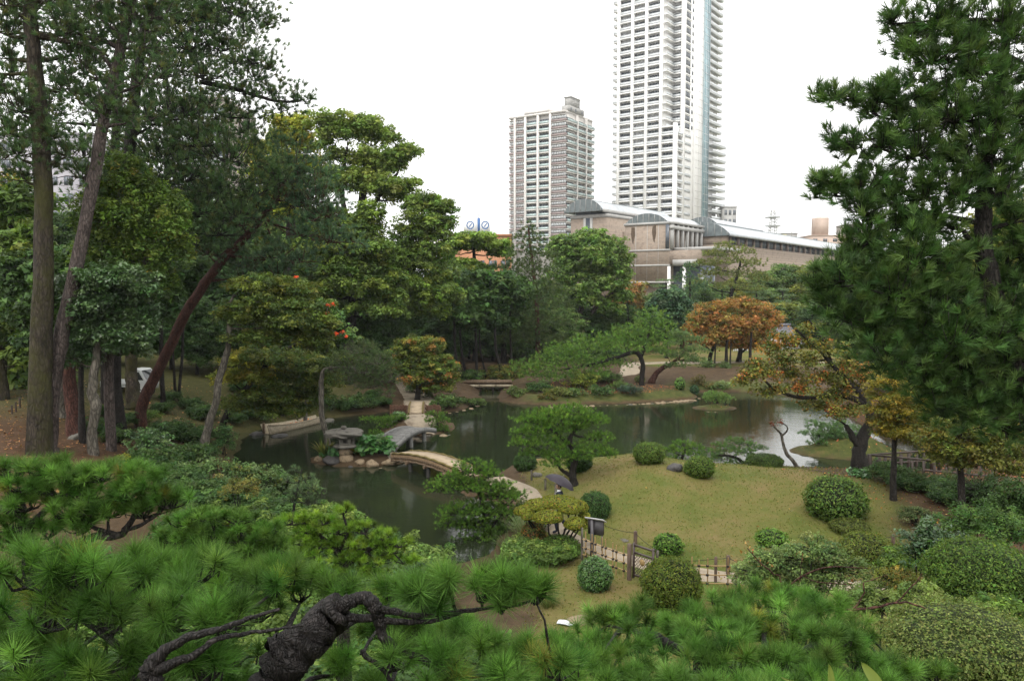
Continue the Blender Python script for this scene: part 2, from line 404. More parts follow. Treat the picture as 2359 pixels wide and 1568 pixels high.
# ---------------------------------------------------------------- foliage makers
RED = [((0.42, 0.055, 0.02), 3), ((0.3, 0.07, 0.02), 1)]
LEAFK, NEEDK = 1.6, 1.55     # wet autumn leaves: overall reflectance of the species colours below
def unit(v): return v / (np.linalg.norm(v, axis=-1, keepdims=True) + 1e-9)
def rsphere(n): return unit(rng.normal(size=(n, 3)))
def cols(base, n, jit=0.22, hue=0.10):
    """natural leaf-to-leaf colour spread: base is one colour or a list of (colour, weight)"""
    if isinstance(base, list):
        B = np.array([c for c, w_ in base]); wt = np.array([w_ for c, w_ in base], float)
        C = B[rng.choice(len(B), n, p=wt / wt.sum())]
    else: C = np.tile(np.array(base, float), (n, 1))
    C = C * np.exp(rng.normal(size=(n, 1)) * jit) * np.exp(rng.normal(size=(n, 3)) * hue)
    return np.clip(C, 0.002, 0.9)
TRI = False
def leaves(mb, P, N, size, C, asp=0.6, fold=0.0):
    C = np.clip(C * LEAFK * np.array([1.0, 1.0, 0.9]), 0, 0.8)
    n = len(P); t = rsphere(n); A = unit(np.cross(N, t)); B = unit(np.cross(N, A))
    s = size * np.clip(np.exp(rng.normal(size=(n, 1)) * 0.38), 0.35, 2.0)
    a = A * s * 0.5; b_ = B * s * 0.5 * asp
    if TRI:
        V = np.stack([P - a * 1.1, P + a * 0.9 + b_ * 1.2, P + a * 0.9 - b_ * 1.2], 1).reshape(-1, 3)
        mb.add(V, np.arange(3 * n).reshape(-1, 3), np.repeat(C, 3, 0)); return
    V = np.stack([P - a, P + b_ - N * s * 0.08, P + a, P - b_ - N * s * 0.08], 1).reshape(-1, 3)
    F = np.arange(4 * n).reshape(-1, 4)
    mb.add(V, F, np.repeat(C, 4, 0))
def needles(mb, P, D, C, k, L, w, lo=0.15, hi=1.25, shoot=0.5):
    """tufts: k needles round each shoot end P pointing along D"""
    n = len(P); D = unit(D)
    t = rsphere(n); A = unit(np.cross(D, t)); B = np.cross(D, A)
    th = rng.random((n, k)) * 2 * math.pi; ph = lo + (hi - lo) * np.sqrt(rng.random((n, k)))
    back = rng.random((n, k)) * shoot
    ph = ph * (0.65 + 0.5 * back / max(shoot, 1e-6))
    d = np.cos(ph)[..., None] * D[:, None] + np.sin(ph)[..., None] * (np.cos(th)[..., None] * A[:, None] + np.sin(th)[..., None] * B[:, None])
    ll = L * (0.7 + 0.4 * rng.random((n, k)))[..., None]
    o = P[:, None] - D[:, None] * (back * L)[..., None]
    sag = np.array([0, 0, -1.0]) * (0.06 * ll)
    s = unit(np.cross(d, rsphere(n * k).reshape(n, k, 3))) * (w * 0.5)
    V = np.stack([o - s, o + s, o + d * ll + sag], 2).reshape(-1, 3)
    F = np.arange(3 * n * k).reshape(-1, 3)
    cc = np.clip(C[:, None, :] * NEEDK * np.array([1.0, 1.0, 0.88]) * np.exp(rng.normal(size=(n, k, 1)) * 0.16), 0, 0.8)
    mb.add(V, F, np.repeat(cc.reshape(-1, 3), 3, 0))
def prisms(mb, A, B, r0, r1, c=None):
    """many thin three-sided twigs at once"""
    n = len(A)
    if n == 0: return
    D = unit(B - A); U = unit(np.cross(D, rsphere(n))); W = np.cross(D, U)
    r0 = np.broadcast_to(r0, (n,))[:, None]; r1 = np.broadcast_to(r1, (n,))[:, None]
    vs = []
    for P, r in ((A, r0), (B, r1)):
        for q in range(3):
            an = q * 2 * math.pi / 3
            vs.append(P + r * (math.cos(an) * U + math.sin(an) * W))
    V = np.stack(vs, 1).reshape(-1, 3)
    f = np.array([[0,1,4,3],[1,2,5,4],[2,0,3,5]])
    F = (np.arange(n)[:, None, None] * 6 + f[None]).reshape(-1, 4)
    mb.add(V, F, c)
def curve_pts(pts, n=24, wig=0.0, seed=0.0):
    P = np.array(pts, float)
    t = np.linspace(0, len(P) - 1, n); k = np.clip(t.astype(int), 0, max(len(P) - 2, 0)); f = (t - k)[:, None]
    if len(P) == 1: return P
    p0 = P[np.clip(k - 1, 0, None)]; p1 = P[k]; p2 = P[k + 1]; p3 = P[np.clip(k + 2, None, len(P) - 1)]
    C = 0.5 * (2 * p1 + (p2 - p0) * f + (2 * p0 - 5 * p1 + 4 * p2 - p3) * f ** 2 + (3 * p1 - p0 - 3 * p2 + p3) * f ** 3)
    if wig:
        for a_ in range(3): C[:, a_] += wig * vnoise(np.arange(n) * 0.55 + seed, 3.1 * a_ + seed, 7.7)
    return C
def limb(mb, p, q, r0, r1, n=9, sides=6, bend=0.18, seed=None):
    p = np.asarray(p, float); q = np.asarray(q, float); L = np.linalg.norm(q - p)
    if L < 1e-3: return
    seed = rng.random() * 50 if seed is None else seed
    t = np.linspace(0, 1, n)[:, None]
    C = p + (q - p) * t
    C[:, 2] += -bend * L * (t[:, 0] * (1 - t[:, 0])) * (1 if rng.random() < 0.75 else -0.6)
    for a_ in range(3): C[:, a_] += 0.05 * L * vnoise(t[:, 0] * 4 + seed, 5.0 * a_, seed) * (t[:, 0] * (1 - t[:, 0]) * 4)
    mb.tube(C, r0 + (r1 - r0) * t[:, 0] ** 0.8, sides, wob=0.15, cap=False, seed=seed)
    return C
def clumps_in(c, r, n, shell=0.35, zlo=-1.0, stray=1.0):
    u = rsphere(n * 3); u = u[u[:, 2] > zlo][:n]
    rho = 1 - np.abs(rng.normal(size=(len(u), 1))) * shell + 0.13 * rng.normal(size=(len(u), 1)) * stray
    sd_ = rng.random() * 40
    rho = rho + 0.16 * stray * vnoise(u[:, 0] * 2.2 + sd_, u[:, 1] * 2.2, u[:, 2] * 2.2 + sd_)[:, None]
    return np.asarray(c) + u * np.clip(rho, 0.05, 1.3) * np.asarray(r), u
def leaf_blob(mb, c, r, col, leaf=0.16, cr=0.5, lp=60, dens=1.0, shell=0.35, up=0.6, tw=None, jit=0.2, asp=0.6, droop=0.0, zlo=-0.75):
    """a bough: clumps of leaves spread through an ellipsoid, mostly near its skin, gaps between them"""
    c = np.asarray(c, float); r = np.asarray(r, float)
    area = (r[0] * r[1] + r[1] * r[2] + r[0] * r[2]) / 3 * 4 * math.pi
    n = max(4, int(dens * 0.55 * area / (cr * cr)))
    K, u = clumps_in(c, r, n, shell, zlo); n = len(K)
    sz = cr * (0.55 + 0.8 * rng.random(n))
    cc = cols(col, n, jit, 0.06)
    k = np.maximum(6, (lp * (sz / cr) ** 2).astype(int)); idx = np.repeat(np.arange(n), k); m = len(idx)
    v = rsphere(m); v[:, 2] = np.where(rng.random(m) < 0.6, np.abs(v[:, 2]), v[:, 2])
    rad = (1 - np.abs(rng.normal(size=(m, 1))) * 0.3)
    P = K[idx] + v * rad * sz[idx][:, None] * np.array([1, 1, 0.72])
    if droop: P[:, 2] -= droop * rng.random(m) * sz[idx]
    N = unit(v * 0.7 + np.array([0, 0, up]) + rng.normal(size=(m, 3)) * 0.45)
    C = np.clip(cc[idx] * np.exp(rng.normal(size=(m, 1)) * 0.2), 0.002, 0.9)
    leaves(mb, P, N, leaf, C, asp)
    if tw is not None:
        st_ = 5 if TRI else 1
        prisms(tw, (c + (K - c) * 0.15 - np.array([0, 0, 0.2]) * r)[::st_], K[::st_], 0.035 * cr + 0.012, 0.012)
    return K
def pine_blob(mb, c, r, col, dens=1.0, k=26, L=0.16, w=0.012, tw=None, shell=0.3, outw=0.5, upw=0.8, zlo=-0.35, sp=0.26, twr=0.012, hi=1.25, tstep=1):
    """a pad or spray of pine: shoots through the upper skin of a flattened ellipsoid, needles round each shoot"""
    c = np.asarray(c, float); r = np.asarray(r, float)
    area = (r[0] * r[1] + r[1] * r[2] + r[0] * r[2]) / 3 * 4 * math.pi
    n = max(5, int(dens * 0.62 * area / (sp * sp)))
    K, u = clumps_in(c, r, n, shell, zlo); n = len(K)
    lump = 0.16 * r.mean() * vnoise(K[:, 0] / (sp * 4), K[:, 1] / (sp * 4), K[:, 2] / (sp * 4))
    K = K + u * lump[:, None]
    D = unit(u * np.array([outw, outw, outw * 0.5]) + np.array([0, 0, upw]) + rng.normal(size=(n, 3)) * 0.28)
    C = cols(col, n, 0.2, 0.06)
    needles(mb, K, D, C, k, L, w, hi=hi)
    if tw is not None:
        base = c + (K - c) * np.array([0.45, 0.45, 0.1]) - np.array([0, 0, 0.25]) * r
        prisms(tw, base[::tstep], (K - D * L * 0.3)[::tstep], twr * 1.6, twr * 0.7)
        h_ = max(1, min(len(base), n // (3 * tstep) + 1)); prisms(tw, np.tile(c - np.array([0, 0, 0.3]) * r, (h_, 1)), base[:h_], twr * 2.4, twr * 1.5)
    return K

LD, PD = 1.45, 1.7
def tree(name, label, cat, Y, trunks, blobs, kind='leaf', col=(0.06, 0.1, 0.03), bark=None, group=None, dr=0.9, limbs=True, lr=0.5, base=True, leafmat_=None, spread=0.5, crown='crown', extra_limbs=(), dys=None, rk=1.0, pk=1.35, **kw):
    """trunks: lists of picture points with widths, standing at distance Y; blobs: (x, y, rx, ry[, dY]) in picture units at Y"""
    s = Y / FOC
    bark = bark or M_bark_dark
    tb = MB(); cb = MB(); root = None; tops = []
    for ti, tr in enumerate(trunks):
        P = [at(p[0], p[1], Y + (p[3] if len(p) > 3 else 0)) for p in tr]; rr = [p[2] * s / 2 for p in tr]
        if ti == 0 and base:
            b0 = P[0].copy(); g = tz(b0[0], b0[1])
            if P[0][2] > g + 0.15: P.insert(0, np.array([b0[0], b0[1], g - 0.15])); rr.insert(0, rr[0] * 1.25)
            else: P[0][2] = min(P[0][2], g) - 0.1; rr[0] *= 1.3
        if root is None: root = P[0].copy(); root[2] += 0.1
        n = max(8, 4 * len(P))
        C = curve_pts(P, n, 0.25 * np.mean(rr), ti * 3.3 + Y)
        rad = np.interp(np.linspace(0, len(P) - 1, n), range(len(P)), rr)
        tb.tube(C, rad, 12 if rad.max() > 0.12 else 8, wob=0.18, seed=Y + ti)
        tops += [(C[i], rad[i]) for i in range(n)]
    global TRI
    TRI = Y > 24
    if Y > 55 and kind == 'pine': kw['k'] = int(kw.get('k', 26) / 1.5); kw['w'] = kw.get('w', 0.012) * 1.35; pass
    if Y > 30 and kind == 'leaf': kw['leaf'] = kw.get('leaf', 0.16) * 1.12
    if kind == 'pine' and Y > 30: kw['tstep'] = 5
    TP = np.array([t[0] for t in tops]); TR = np.array([t[1] for t in tops])
    tw = MB() if kw.pop('twigs', Y < 60) else None
    for bi, bl in enumerate(blobs):
        px, py, rx, ry = bl[:4]
        dY = bl[4] if len(bl) > 4 else (rng.random() - 0.5) * 2 * spread * rx * s
        c = at(px, py, Y + dY); s2 = (Y + dY) / FOC
        r = np.array([rx * s2, max(rx, ry) * s2 * dr, ry * s2])
        c2 = bl[5] if len(bl) > 5 else col
        if kind == 'leaf': r = r * rk * np.array([1.2, 1.2, 1.28])
        else: r = r * rk * np.array([1.05, 1.05, pk])
        k2 = dict(kw); k2['dens'] = kw.get('dens', 1.0) * (LD if kind == 'leaf' else PD)
        if kind == 'leaf': k2['leaf'] = kw.get('leaf', 0.16) * 1.15
        if len(bl) > 5 and bl[5] is RED: k2.update(cr=0.10, lp=4, dens=0.25, leaf=0.08)
        if kind == 'leaf': leaf_blob(cb, c, r, c2, tw=tw, **k2)
        else: pine_blob(cb, c, r, c2, tw=tw, **k2)
        if limbs:
            low = c - np.array([0, 0, 0.35 * r[2]])
            dd = np.linalg.norm(TP - low, axis=1) + np.where(TP[:, 2] > low[2] + 0.3, 2.5 * (TP[:, 2] - low[2]), 0)
            kx = int(np.argmin(dd))
            r0 = min(TR[kx] * 0.6, lr * 0.06 + 0.02 * dd[kx])
            C = limb(tb, TP[kx], low, max(r0, 0.02), max(0.25 * r0, 0.012), n=7 if Y > 55 else 9, sides=4 if Y > 55 else 6)
            if C is not None:
                TP = np.concatenate([TP, C[3:]]); TR = np.concatenate([TR, np.linspace(r0, 0.25 * r0, len(C))[3:]])
    for el in extra_limbs:
        P = [at(p[0], p[1], Y + (p[3] if len(p) > 3 else 0)) for p in el]
        tb.tube(curve_pts(P, 5 * len(P), 0.03), np.interp(np.linspace(0, len(P) - 1, 5 * len(P)), range(len(P)), [p[2] * s / 2 for p in el]), 8, wob=0.15)
    if tw is not None and tw.n:
        tb.v += tw.v; tb.f += [f + tb.n for f in tw.f]; tb.c += tw.c; tb.n += tw.n
    TRI = False
    o = thing(name, label, cat, root, group)
    t_ = tb.obj('trunk', bark, smooth=True, origin=root); t_.parent = o; t_.location = (0, 0, 0)
    if cb.n:
        c_ = cb.obj(crown, leafmat_ or (M_leaf if kind == 'leaf' else M_needle), origin=root); c_.parent = o; c_.location = (0, 0, 0)
    return o

def bush(label, px, py, rx, ry, col, leaf=0.05, group=None, name='clipped_bush', base=None, Y=None, mat=None, n=None, lump=0.09, depth=1.0, cat='shrub', flat=0.0, asp=0.6, rough=0.055, core=(0.012, 0.016, 0.006)):
    """a clipped shrub: (px, py) centre of its outline, rx, ry its half sizes; stands on the ground at its foot"""
    foot = gnd(px, py + ry * (0.92 if base is None else base)) if Y is None else None
    if foot is None:
        q = at(px, py + ry, Y); foot = np.array([q[0], Y, tz(q[0], Y)])
    Yc = foot[1] + rx * foot[1] / FOC * 0.45 if Y is None else Y
    c0 = at(px, py, Yc); s = Yc / FOC
    r = np.array([rx * s, rx * s * depth, ry * s])
    g = tz(c0[0], c0[1])
    c = np.array([c0[0], c0[1], max(c0[2], g + r[2] * 0.55)])
    mb = MB(); core_b = MB()
    area = 4 * math.pi * ((r[0]*r[1])**1.6/3 + (r[0]*r[2])**1.6/3 + (r[1]*r[2])**1.6/3) ** (1/1.6)
    m = n or int(min(34000, max(600, 2.2 * area / (leaf * leaf * asp))))
    u = rsphere(m); u = u[u[:, 2] > -0.85]; m = len(u)
    f = 1 + lump * vnoise(u[:, 0] * 2.6 + px, u[:, 1] * 2.6, u[:, 2] * 2.6) + lump * 0.6 * vnoise(u[:, 0] * 7 + px, u[:, 1] * 7, u[:, 2] * 7)
    P = c + u * r * (f * (1 - np.abs(rng.normal(size=m)) * rough * 1.6) + rng.normal(size=m) * rough * 0.35)[:, None]
    st_ = rng.random(m) < 0.035
    P[st_] = c + u[st_] * r * (1.0 + 0.14 * rng.random((st_.sum(), 1)) ** 1.5)
    P[:, 2] = np.maximum(P[:, 2], terrain(P[:, 0], P[:, 1]) + 0.02)
    N = unit(u / r * r.mean() * 0.8 + rng.normal(size=(m, 3)) * 0.55 + np.array([0, 0, 0.25]))
    tone = np.exp(0.22 * vnoise(u[:, 0] * 3.1 + py, u[:, 1] * 3.1, u[:, 2] * 3.1))[:, None]
    global TRI
    TRI = Yc > 20 or leaf < 0.035
    leaves(mb, P, N, leaf, cols(col, m, 0.24, 0.08) * tone, asp); TRI = False
    # solid dark core; the shade inside the bush is put into its colour
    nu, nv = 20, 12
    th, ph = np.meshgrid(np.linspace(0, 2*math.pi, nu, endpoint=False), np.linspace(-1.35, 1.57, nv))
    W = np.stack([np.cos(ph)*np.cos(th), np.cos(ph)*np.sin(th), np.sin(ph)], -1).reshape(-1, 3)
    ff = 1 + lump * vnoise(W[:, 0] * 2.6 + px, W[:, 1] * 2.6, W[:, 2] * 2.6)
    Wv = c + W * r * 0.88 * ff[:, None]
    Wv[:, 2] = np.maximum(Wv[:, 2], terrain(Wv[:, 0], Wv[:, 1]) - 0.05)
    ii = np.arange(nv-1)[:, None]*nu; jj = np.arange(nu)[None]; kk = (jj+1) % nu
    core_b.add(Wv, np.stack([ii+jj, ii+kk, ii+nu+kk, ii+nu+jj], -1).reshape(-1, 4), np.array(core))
    b0 = np.array([c[0], c[1], g])
    o = thing(name, label, cat, b0, group)
    a_ = mb.obj('foliage', mat or M_leaf, origin=b0); a_.parent = o; a_.location = (0, 0, 0)
    d_ = core_b.obj('twigs', M_leaf, smooth=True, origin=b0); d_.parent = o; d_.location = (0, 0, 0)  # closed shell standing for the shaded inside, no separate stems
    return o
def loose_bush(label, px, py, rx, ry, col, Y=None, leaf=0.07, cr=0.16, lp=34, dens=1.0, name='shrub', mat=None, group=None, cat='shrub', depth=0.9, jit=0.22, shell=0.4, blobs=None, asp=0.5, up=0.6):
    """a loose leafy shrub with stems"""
    if Y is None:
        f = gnd(px, py + ry * 0.95); Y = f[1] + rx * f[1] / FOC * 0.4
    s = Y / FOC; c = at(px, py, Y); g = tz(c[0], c[1]); b0 = np.array([c[0], c[1], g])
    mb = MB(); tb = MB()
    for (qx, qy, ax, ay) in (blobs or [(px, py, rx, ry)]):
        cc = at(qx, qy, Y + (rng.random() - .5) * ax * s); r = np.array([ax * s, ax * s * depth, ay * s])
        if cc[2] - r[2] < g: cc[2] = max(cc[2], g + r[2] * 0.5)
        K = leaf_blob(mb, cc, r, col, leaf, cr, lp, dens, shell, up, None, jit, asp, zlo=-0.6)
        for q in range(3):
            limb(tb, b0 + np.array([rng.normal() * .1, rng.normal() * .1, -0.1]), cc + (rsphere(1)[0] * r * 0.5), 0.03, 0.012, sides=5)
        prisms(tb, cc + (K - cc) * 0.3, K, 0.012, 0.005)
    o = thing(name, label, cat, b0, group)
    a_ = tb.obj('stem', M_bark_dark, smooth=True, origin=b0); a_.parent = o; a_.location = (0, 0, 0)
    d_ = mb.obj('foliage', mat or M_leaf, origin=b0); d_.parent = o; d_.location = (0, 0, 0)
    return o
# ---------------------------------------------------------------- woods on the left bank
DKP = [((0.040, 0.074, 0.034), 3), ((0.058, 0.095, 0.04), 2), ((0.075, 0.09, 0.036), 0.7)]
BLP = [((0.046, 0.085, 0.052), 3), ((0.065, 0.108, 0.06), 2)]
PK = dict(kind='pine', pk=2.2, rk=1.42, k=24, L=0.26, w=0.029, sp=0.44, zlo=-0.9, outw=0.75, upw=0.75, hi=0.95, shell=0.62, twr=0.014, dens=0.84)
tree('tall_pine', 'massive mossy pine trunk standing on bare brown ground beside a slimmer leaning pine', 'pine tree', 32.5,
     [[(88,1062,46),(95,850,45),(98,600,42),(100,400,38),(85,200,34),(72,60,30),(68,-120,24)]],
     [(15,60,60,20),(20,120,50,16),(50,230,60,30),(20,280,50,24),(110,300,50,24),(40,340,60,20),(150,60,70,20),(160,110,60,18),(10,-10,80,24),(120,-20,90,28),(140,190,50,20),(60,400,60,18),(150,340,50,20),(0,200,40,16),(90,-90,120,36),(-40,160,50,30),(-30,330,50,30)],
     col=DKP, bark=M_bark_moss, lr=2.0, extra_limbs=[[(80,85,14),(150,95,11),(210,110,8),(250,130,5)],[(62,170,10),(20,172,7),(-20,172,5)]], **PK)
tree('tall_pine', 'slim grey-pink pine trunk leaning away from the massive mossy one', 'pine tree', 33.2,
     [[(112,1010,36),(122,880,34),(145,760,32),(180,600,30),(213,420,28),(236,290,25),(262,170,22),(300,20,18),(322,-80,14)]],
     [(290,60,60,22),(230,20,60,22),(350,20,70,24),(200,150,60,22),(330,90,60,22),(240,230,60,24),(320,170,60,24),(180,210,50,20),(270,-30,90,28),(360,-60,90,30),(180,60,55,18),(190,390,55,20),(290,260,50,22)],
     col=DKP, bark=M_bark_grey, lr=2.0, extra_limbs=[[(262,165,10),(235,130,8),(200,105,6),(160,98,5)]], **PK)
tree('tall_pine', 'dark layered pine with long boughs reaching out into the white sky', 'pine tree', 39,
     [[(262,700,28),(285,470,27),(308,250,25),(320,150,21),(348,0,17),(360,-60,12)]],
     [(400,30,80,24),(470,20,80,24),(545,10,70,24),(600,45,50,16),(625,40,24,9),(430,90,90,26),(380,150,80,28),(510,95,80,24),(585,130,55,18),(620,150,30,11),(590,170,45,14),
      (470,160,70,24),(560,200,60,18),(625,205,50,15),(685,222,38,12),(715,226,18,8),(650,245,35,12),(530,250,60,22),(420,240,90,32),(350,260,70,30),(570,290,45,20),(585,320,35,14),
      (450,310,90,30),(360,340,90,34),(530,350,70,24),(600,370,45,16),(420,390,100,32),(500,420,90,28),(580,430,60,20),(340,410,80,30),(460,470,90,26),(380,470,70,30),(550,480,60,22),(640,410,40,14),(500,520,70,24),(420,540,70,26),
      (440,-40,100,36),(540,-40,80,30),(630,390,30,12)],
     col=DKP, bark=M_bark_dark, lr=1.6, extra_limbs=[[(330,110,8),(380,170,6),(385,230,4),(390,290,3)],[(460,190,11),(540,205,10),(600,225,8),(660,235,6),(700,230,4)]], **{**PK, 'dens': 0.68})
tree('tall_pine', 'broad dark pine crown filling the gaps behind the three tall pine trunks', 'pine tree', 47,
     [[(245,900,26),(250,600,24),(262,350,20),(280,120,15),(290,-40,10)]],
     [(40,20,80,40),(150,10,80,40),(250,20,80,40),(360,40,80,40),(470,40,80,36),(560,40,60,30),(200,110,80,40),(320,120,80,40),(440,130,80,38),(540,140,60,28),(30,150,70,36),(110,240,70,36),(230,230,80,40),(350,230,80,40),(460,230,80,36),(300,320,90,40),(420,330,90,40),(520,310,70,32),(190,330,70,36),(360,420,90,36),(470,420,80,34),(40,290,60,34),(250,420,70,34)],
     bark=M_bark_dark, lr=1.6, col=DKP, **{**PK, 'k': 16, 'w': 0.046, 'L': 0.32, 'sp': 0.6, 'dens': 0.72})
tree('leaning_pine', 'red-barked pine leaning steeply over the wood with blue-green needles', 'pine tree', 42,
     [[(325,940,25),(355,870,24),(395,790,23),(440,700,22),(480,640,21),(520,590,20),(560,550,18),(600,505,15),(630,465,12),(655,415,9),(670,380,6)]],
     [(690,400,55,32),(660,370,45,28),(730,440,50,28),(690,450,60,28),(760,480,45,22),(640,440,40,20),(600,470,50,18),(760,545,55,15),(810,548,30,10),(700,530,55,16),(560,505,50,16),(540,560,45,14),(620,580,60,16),(690,590,50,15),(480,570,50,18),(720,490,45,20),(640,620,60,18),(560,630,50,18)],
     col=BLP, bark=M_bark_red, lr=1.2, extra_limbs=[[(603,500,8),(640,520,6),(690,535,4)],[(608,505,5),(622,540,3)]], **{**PK, 'k': 20, 'w': 0.031, 'sp': 0.42})
OLIVE = [((0.07, 0.112, 0.022), 3), ((0.10, 0.145, 0.028), 1.4), ((0.045, 0.08, 0.02), 2), ((0.17, 0.15, 0.03), 0.15)]
DARKG = [((0.033, 0.064, 0.02), 3), ((0.052, 0.092, 0.027), 2), ((0.023, 0.046, 0.016), 1.5)]
tree('oak_tree', 'olive-green broadleaf with drooping yellowish sprays in front of the tall pines', 'tree', 35.5,
     [[(250,840,20),(270,760,18),(300,660,15),(330,610,12),(350,560,9)]],
     [(285,390,45,35),(250,430,45,35),(320,440,50,35),(370,480,50,35),(290,490,60,35),(230,500,50,40),(400,520,35,25),(340,540,60,35),(270,560,60,35),(390,570,40,25),(220,580,45,35),(320,610,55,30),(360,640,35,20),(200,640,40,30),(415,480,20,18)],
     col=OLIVE, leaf=0.092, cr=0.32, lp=54, dens=0.85, droop=0.9, bark=M_bark_grey)
tree('evergreen_oak', 'glossy dark evergreen on a pale grey trunk with a swollen knot', 'tree', 34,
     [[(215,1050,20),(213,980,20),(222,935,24),(214,900,21),(220,840,19),(230,780,16),(250,730,12),(268,690,8)]],
     [(270,680,60,36),(310,720,50,36),(220,700,50,36),(280,760,55,30),(230,770,45,30),(320,770,35,25),(190,750,40,30),(250,640,60,30),(200,660,45,30),(330,660,35,26),(170,820,40,30),(290,800,40,18)],
     col=[((0.03, 0.06, 0.02), 3), ((0.05, 0.085, 0.034), 2)], leaf=0.085, cr=0.3, lp=64, bark=M_bark_pale, leafmat_=M_gloss)
tree('broadleaf_tree', 'thick reddish-brown trunk with roots on the brown ground beneath dark leaves', 'tree', 37.5,
     [[(178,1015,34),(168,940,30),(160,860,27),(158,760,26),(150,690,20)]],
     [(140,650,60,40),(120,720,50,40),(60,640,60,45),(180,610,50,35),(80,720,50,40)], col=DARKG, leaf=0.16, cr=0.42, lp=44, bark=M_bark_red)
tree('broadleaf_tree', 'tapering grey-green trunk standing between the mossy pine and the brown trunk', 'tree', 41,
     [[(134,978,40),(142,930,30),(146,860,24),(150,760,20)]], [(150,720,50,40),(110,790,45,35),(180,800,40,30)], col=DARKG, leaf=0.17, cr=0.45, lp=40, bark=M_bark_pale)
tree('broadleaf_tree', 'mossy trunk with a flared foot just in front of the white truck', 'tree', 47,
     [[(312,925,40),(303,880,27),(300,800,24),(300,700,20)]], [(300,680,60,40),(340,620,60,40),(260,620,60,40),(360,710,50,35)], col=DARKG, leaf=0.18, cr=0.5, lp=40, bark=M_bark_moss)
for q, (lab, px, Yq, cl, top) in enumerate([
        ('yellow-green tree behind the massive mossy pine trunk', 30, 52, OLIVE, 430)]):
    bl = []
    for a_ in range(13):
        t_ = a_ / 12
        bl.append((px + rng.normal() * 55, top + 30 + t_ * (850 - top) + rng.normal() * 12, 62, 44, rng.normal() * 2.0))
    tree('background_tree', lab, 'tree', Yq, [[(px, 900, 22), (px + 6, 800, 18), (px - 4, top + 60, 10)]], bl, col=cl, leaf=0.26, cr=0.75, lp=44, dens=0.85, group='dark trees of the wood', lr=1.0)
tree('background_tree', 'green tree at the wood edge left of the massive mossy pine', 'tree', 45,
     [[(8,985,32),(5,900,26),(0,780,22)]], [(20,690,60,50),(50,760,50,40),(10,790,50,40),(70,820,40,30),(-30,720,60,60),(30,620,60,40),(60,560,50,30)], col=OLIVE[:3], leaf=0.2, cr=0.5, lp=42, bark=M_bark_moss)
# slim stems in the shade
for lab, px, w0, p2, Yq in [('slim black trunk just right of the red-barked leaning pine', 375, 11, 370, 50), ('thin pair of dark stems beside the slim black trunk', 412, 7, 420, 52), ('thin slanting dark stem beside the pale bent trunk', 405, 6, 398, 53), ('dark thin trunk left of the pale grey knotted trunk', 190, 14, 186, 36)]:
    f_ = 910 if Yq > 40 else 1015
    tree('slender_tree', lab, 'tree', Yq, [[(px, f_, w0), (p2, f_ - 100, w0 * .85), (p2 + 3, f_ - 220, w0 * .7)]], [(p2, f_ - 250, 40, 30), (p2 + 20, f_ - 290, 40, 30)], col=DARKG, leaf=0.2, cr=0.5, lp=34)

MAPLE = [((0.06, 0.085, 0.018), 3), ((0.085, 0.10, 0.02), 1.6), ((0.04, 0.065, 0.018), 2)]
MYEL = [((0.15, 0.14, 0.02), 2), ((0.09, 0.11, 0.02), 2)]
GR2 = [((0.05, 0.095, 0.03), 3), ((0.075, 0.12, 0.035), 1.5)]
tree('maple_tree', 'broad olive maple canopy on a pale bent trunk by the pond edge', 'maple', 37.5,
     [[(466,1052,20),(480,980,18),(497,930,16),(503,880,17),(515,840,16),(527,790,13),(528,740,11),(522,700,8)]],
     [(560,665,40,14),(620,655,60,16),(690,672,50,16),(560,705,45,14),(640,700,75,18),(715,705,45,16),(600,735,60,16),(690,735,70,18),(740,745,35,18),(530,725,30,18),(620,770,60,16),(700,775,60,16),(570,780,40,12),
      (750,710,22,14,0,GR2),(775,745,22,16,0,GR2),(800,775,18,16,0,GR2),(757,704,4,2,-1,RED),(766,699,3,2,-1,RED),(776,770,4,2.5,-1,RED),(790,764,4,2.5,-1,RED),(798,776,3,2,-1,RED),(683,638,4,2,-1,RED),(753,722,3,2,-1,RED)],
     col=MAPLE, leaf=0.08, cr=0.26, lp=40, dens=0.75, shell=0.55, bark=M_bark_pale, lr=0.7, dr=1.2,
     extra_limbs=[[(522,720,8),(540,680,6),(590,655,4),(640,650,2)],[(524,756,7),(570,758,5),(620,755,3)]])
tree('maple_tree', 'low spreading dark maple leaning over the bank behind the boat', 'maple', 46,
     [[(512,985,16),(530,940,14),(575,885,12),(620,835,10),(662,803,8),(690,790,6)]],
     [(560,830,50,16,0,MYEL),(620,820,55,16),(680,830,55,16),(740,835,45,16),(600,865,55,16,0,MYEL),(670,870,60,16),(740,875,50,16),(530,870,40,14,0,MYEL),(620,910,60,16),(700,910,55,16),(790,830,35,16),(560,930,50,16),(650,945,60,14)],
     col=MAPLE, leaf=0.085, cr=0.3, lp=38, shell=0.55, dr=1.2, lr=0.8, dens=0.85, extra_limbs=[[(560,905,9),(620,925,7),(680,920,5),(710,895,3)]])
tree('bent_pine', 'grey-green weeping pine dome with a crooked bare trunk behind the stone lantern', 'pine tree', 42.6,
     [[(757,1035,15),(752,1003,14),(742,960,12),(739,910,12),(741,870,11),(750,850,9),(780,846,7),(815,850,5)]],
     [(830,805,50,20),(800,830,40,18),(870,830,45,22),(840,850,50,22),(890,870,32,24),(850,885,45,20),(800,870,35,18),(895,905,20,16),(770,850,25,14)],
     kind='pine', col=[((0.045, 0.07, 0.032), 3), ((0.065, 0.09, 0.04), 1)], k=26, L=0.17, w=0.009, sp=0.24, outw=0.9, upw=0.1, hi=1.2, zlo=-0.5, bark=M_bark_pale, twr=0.008)
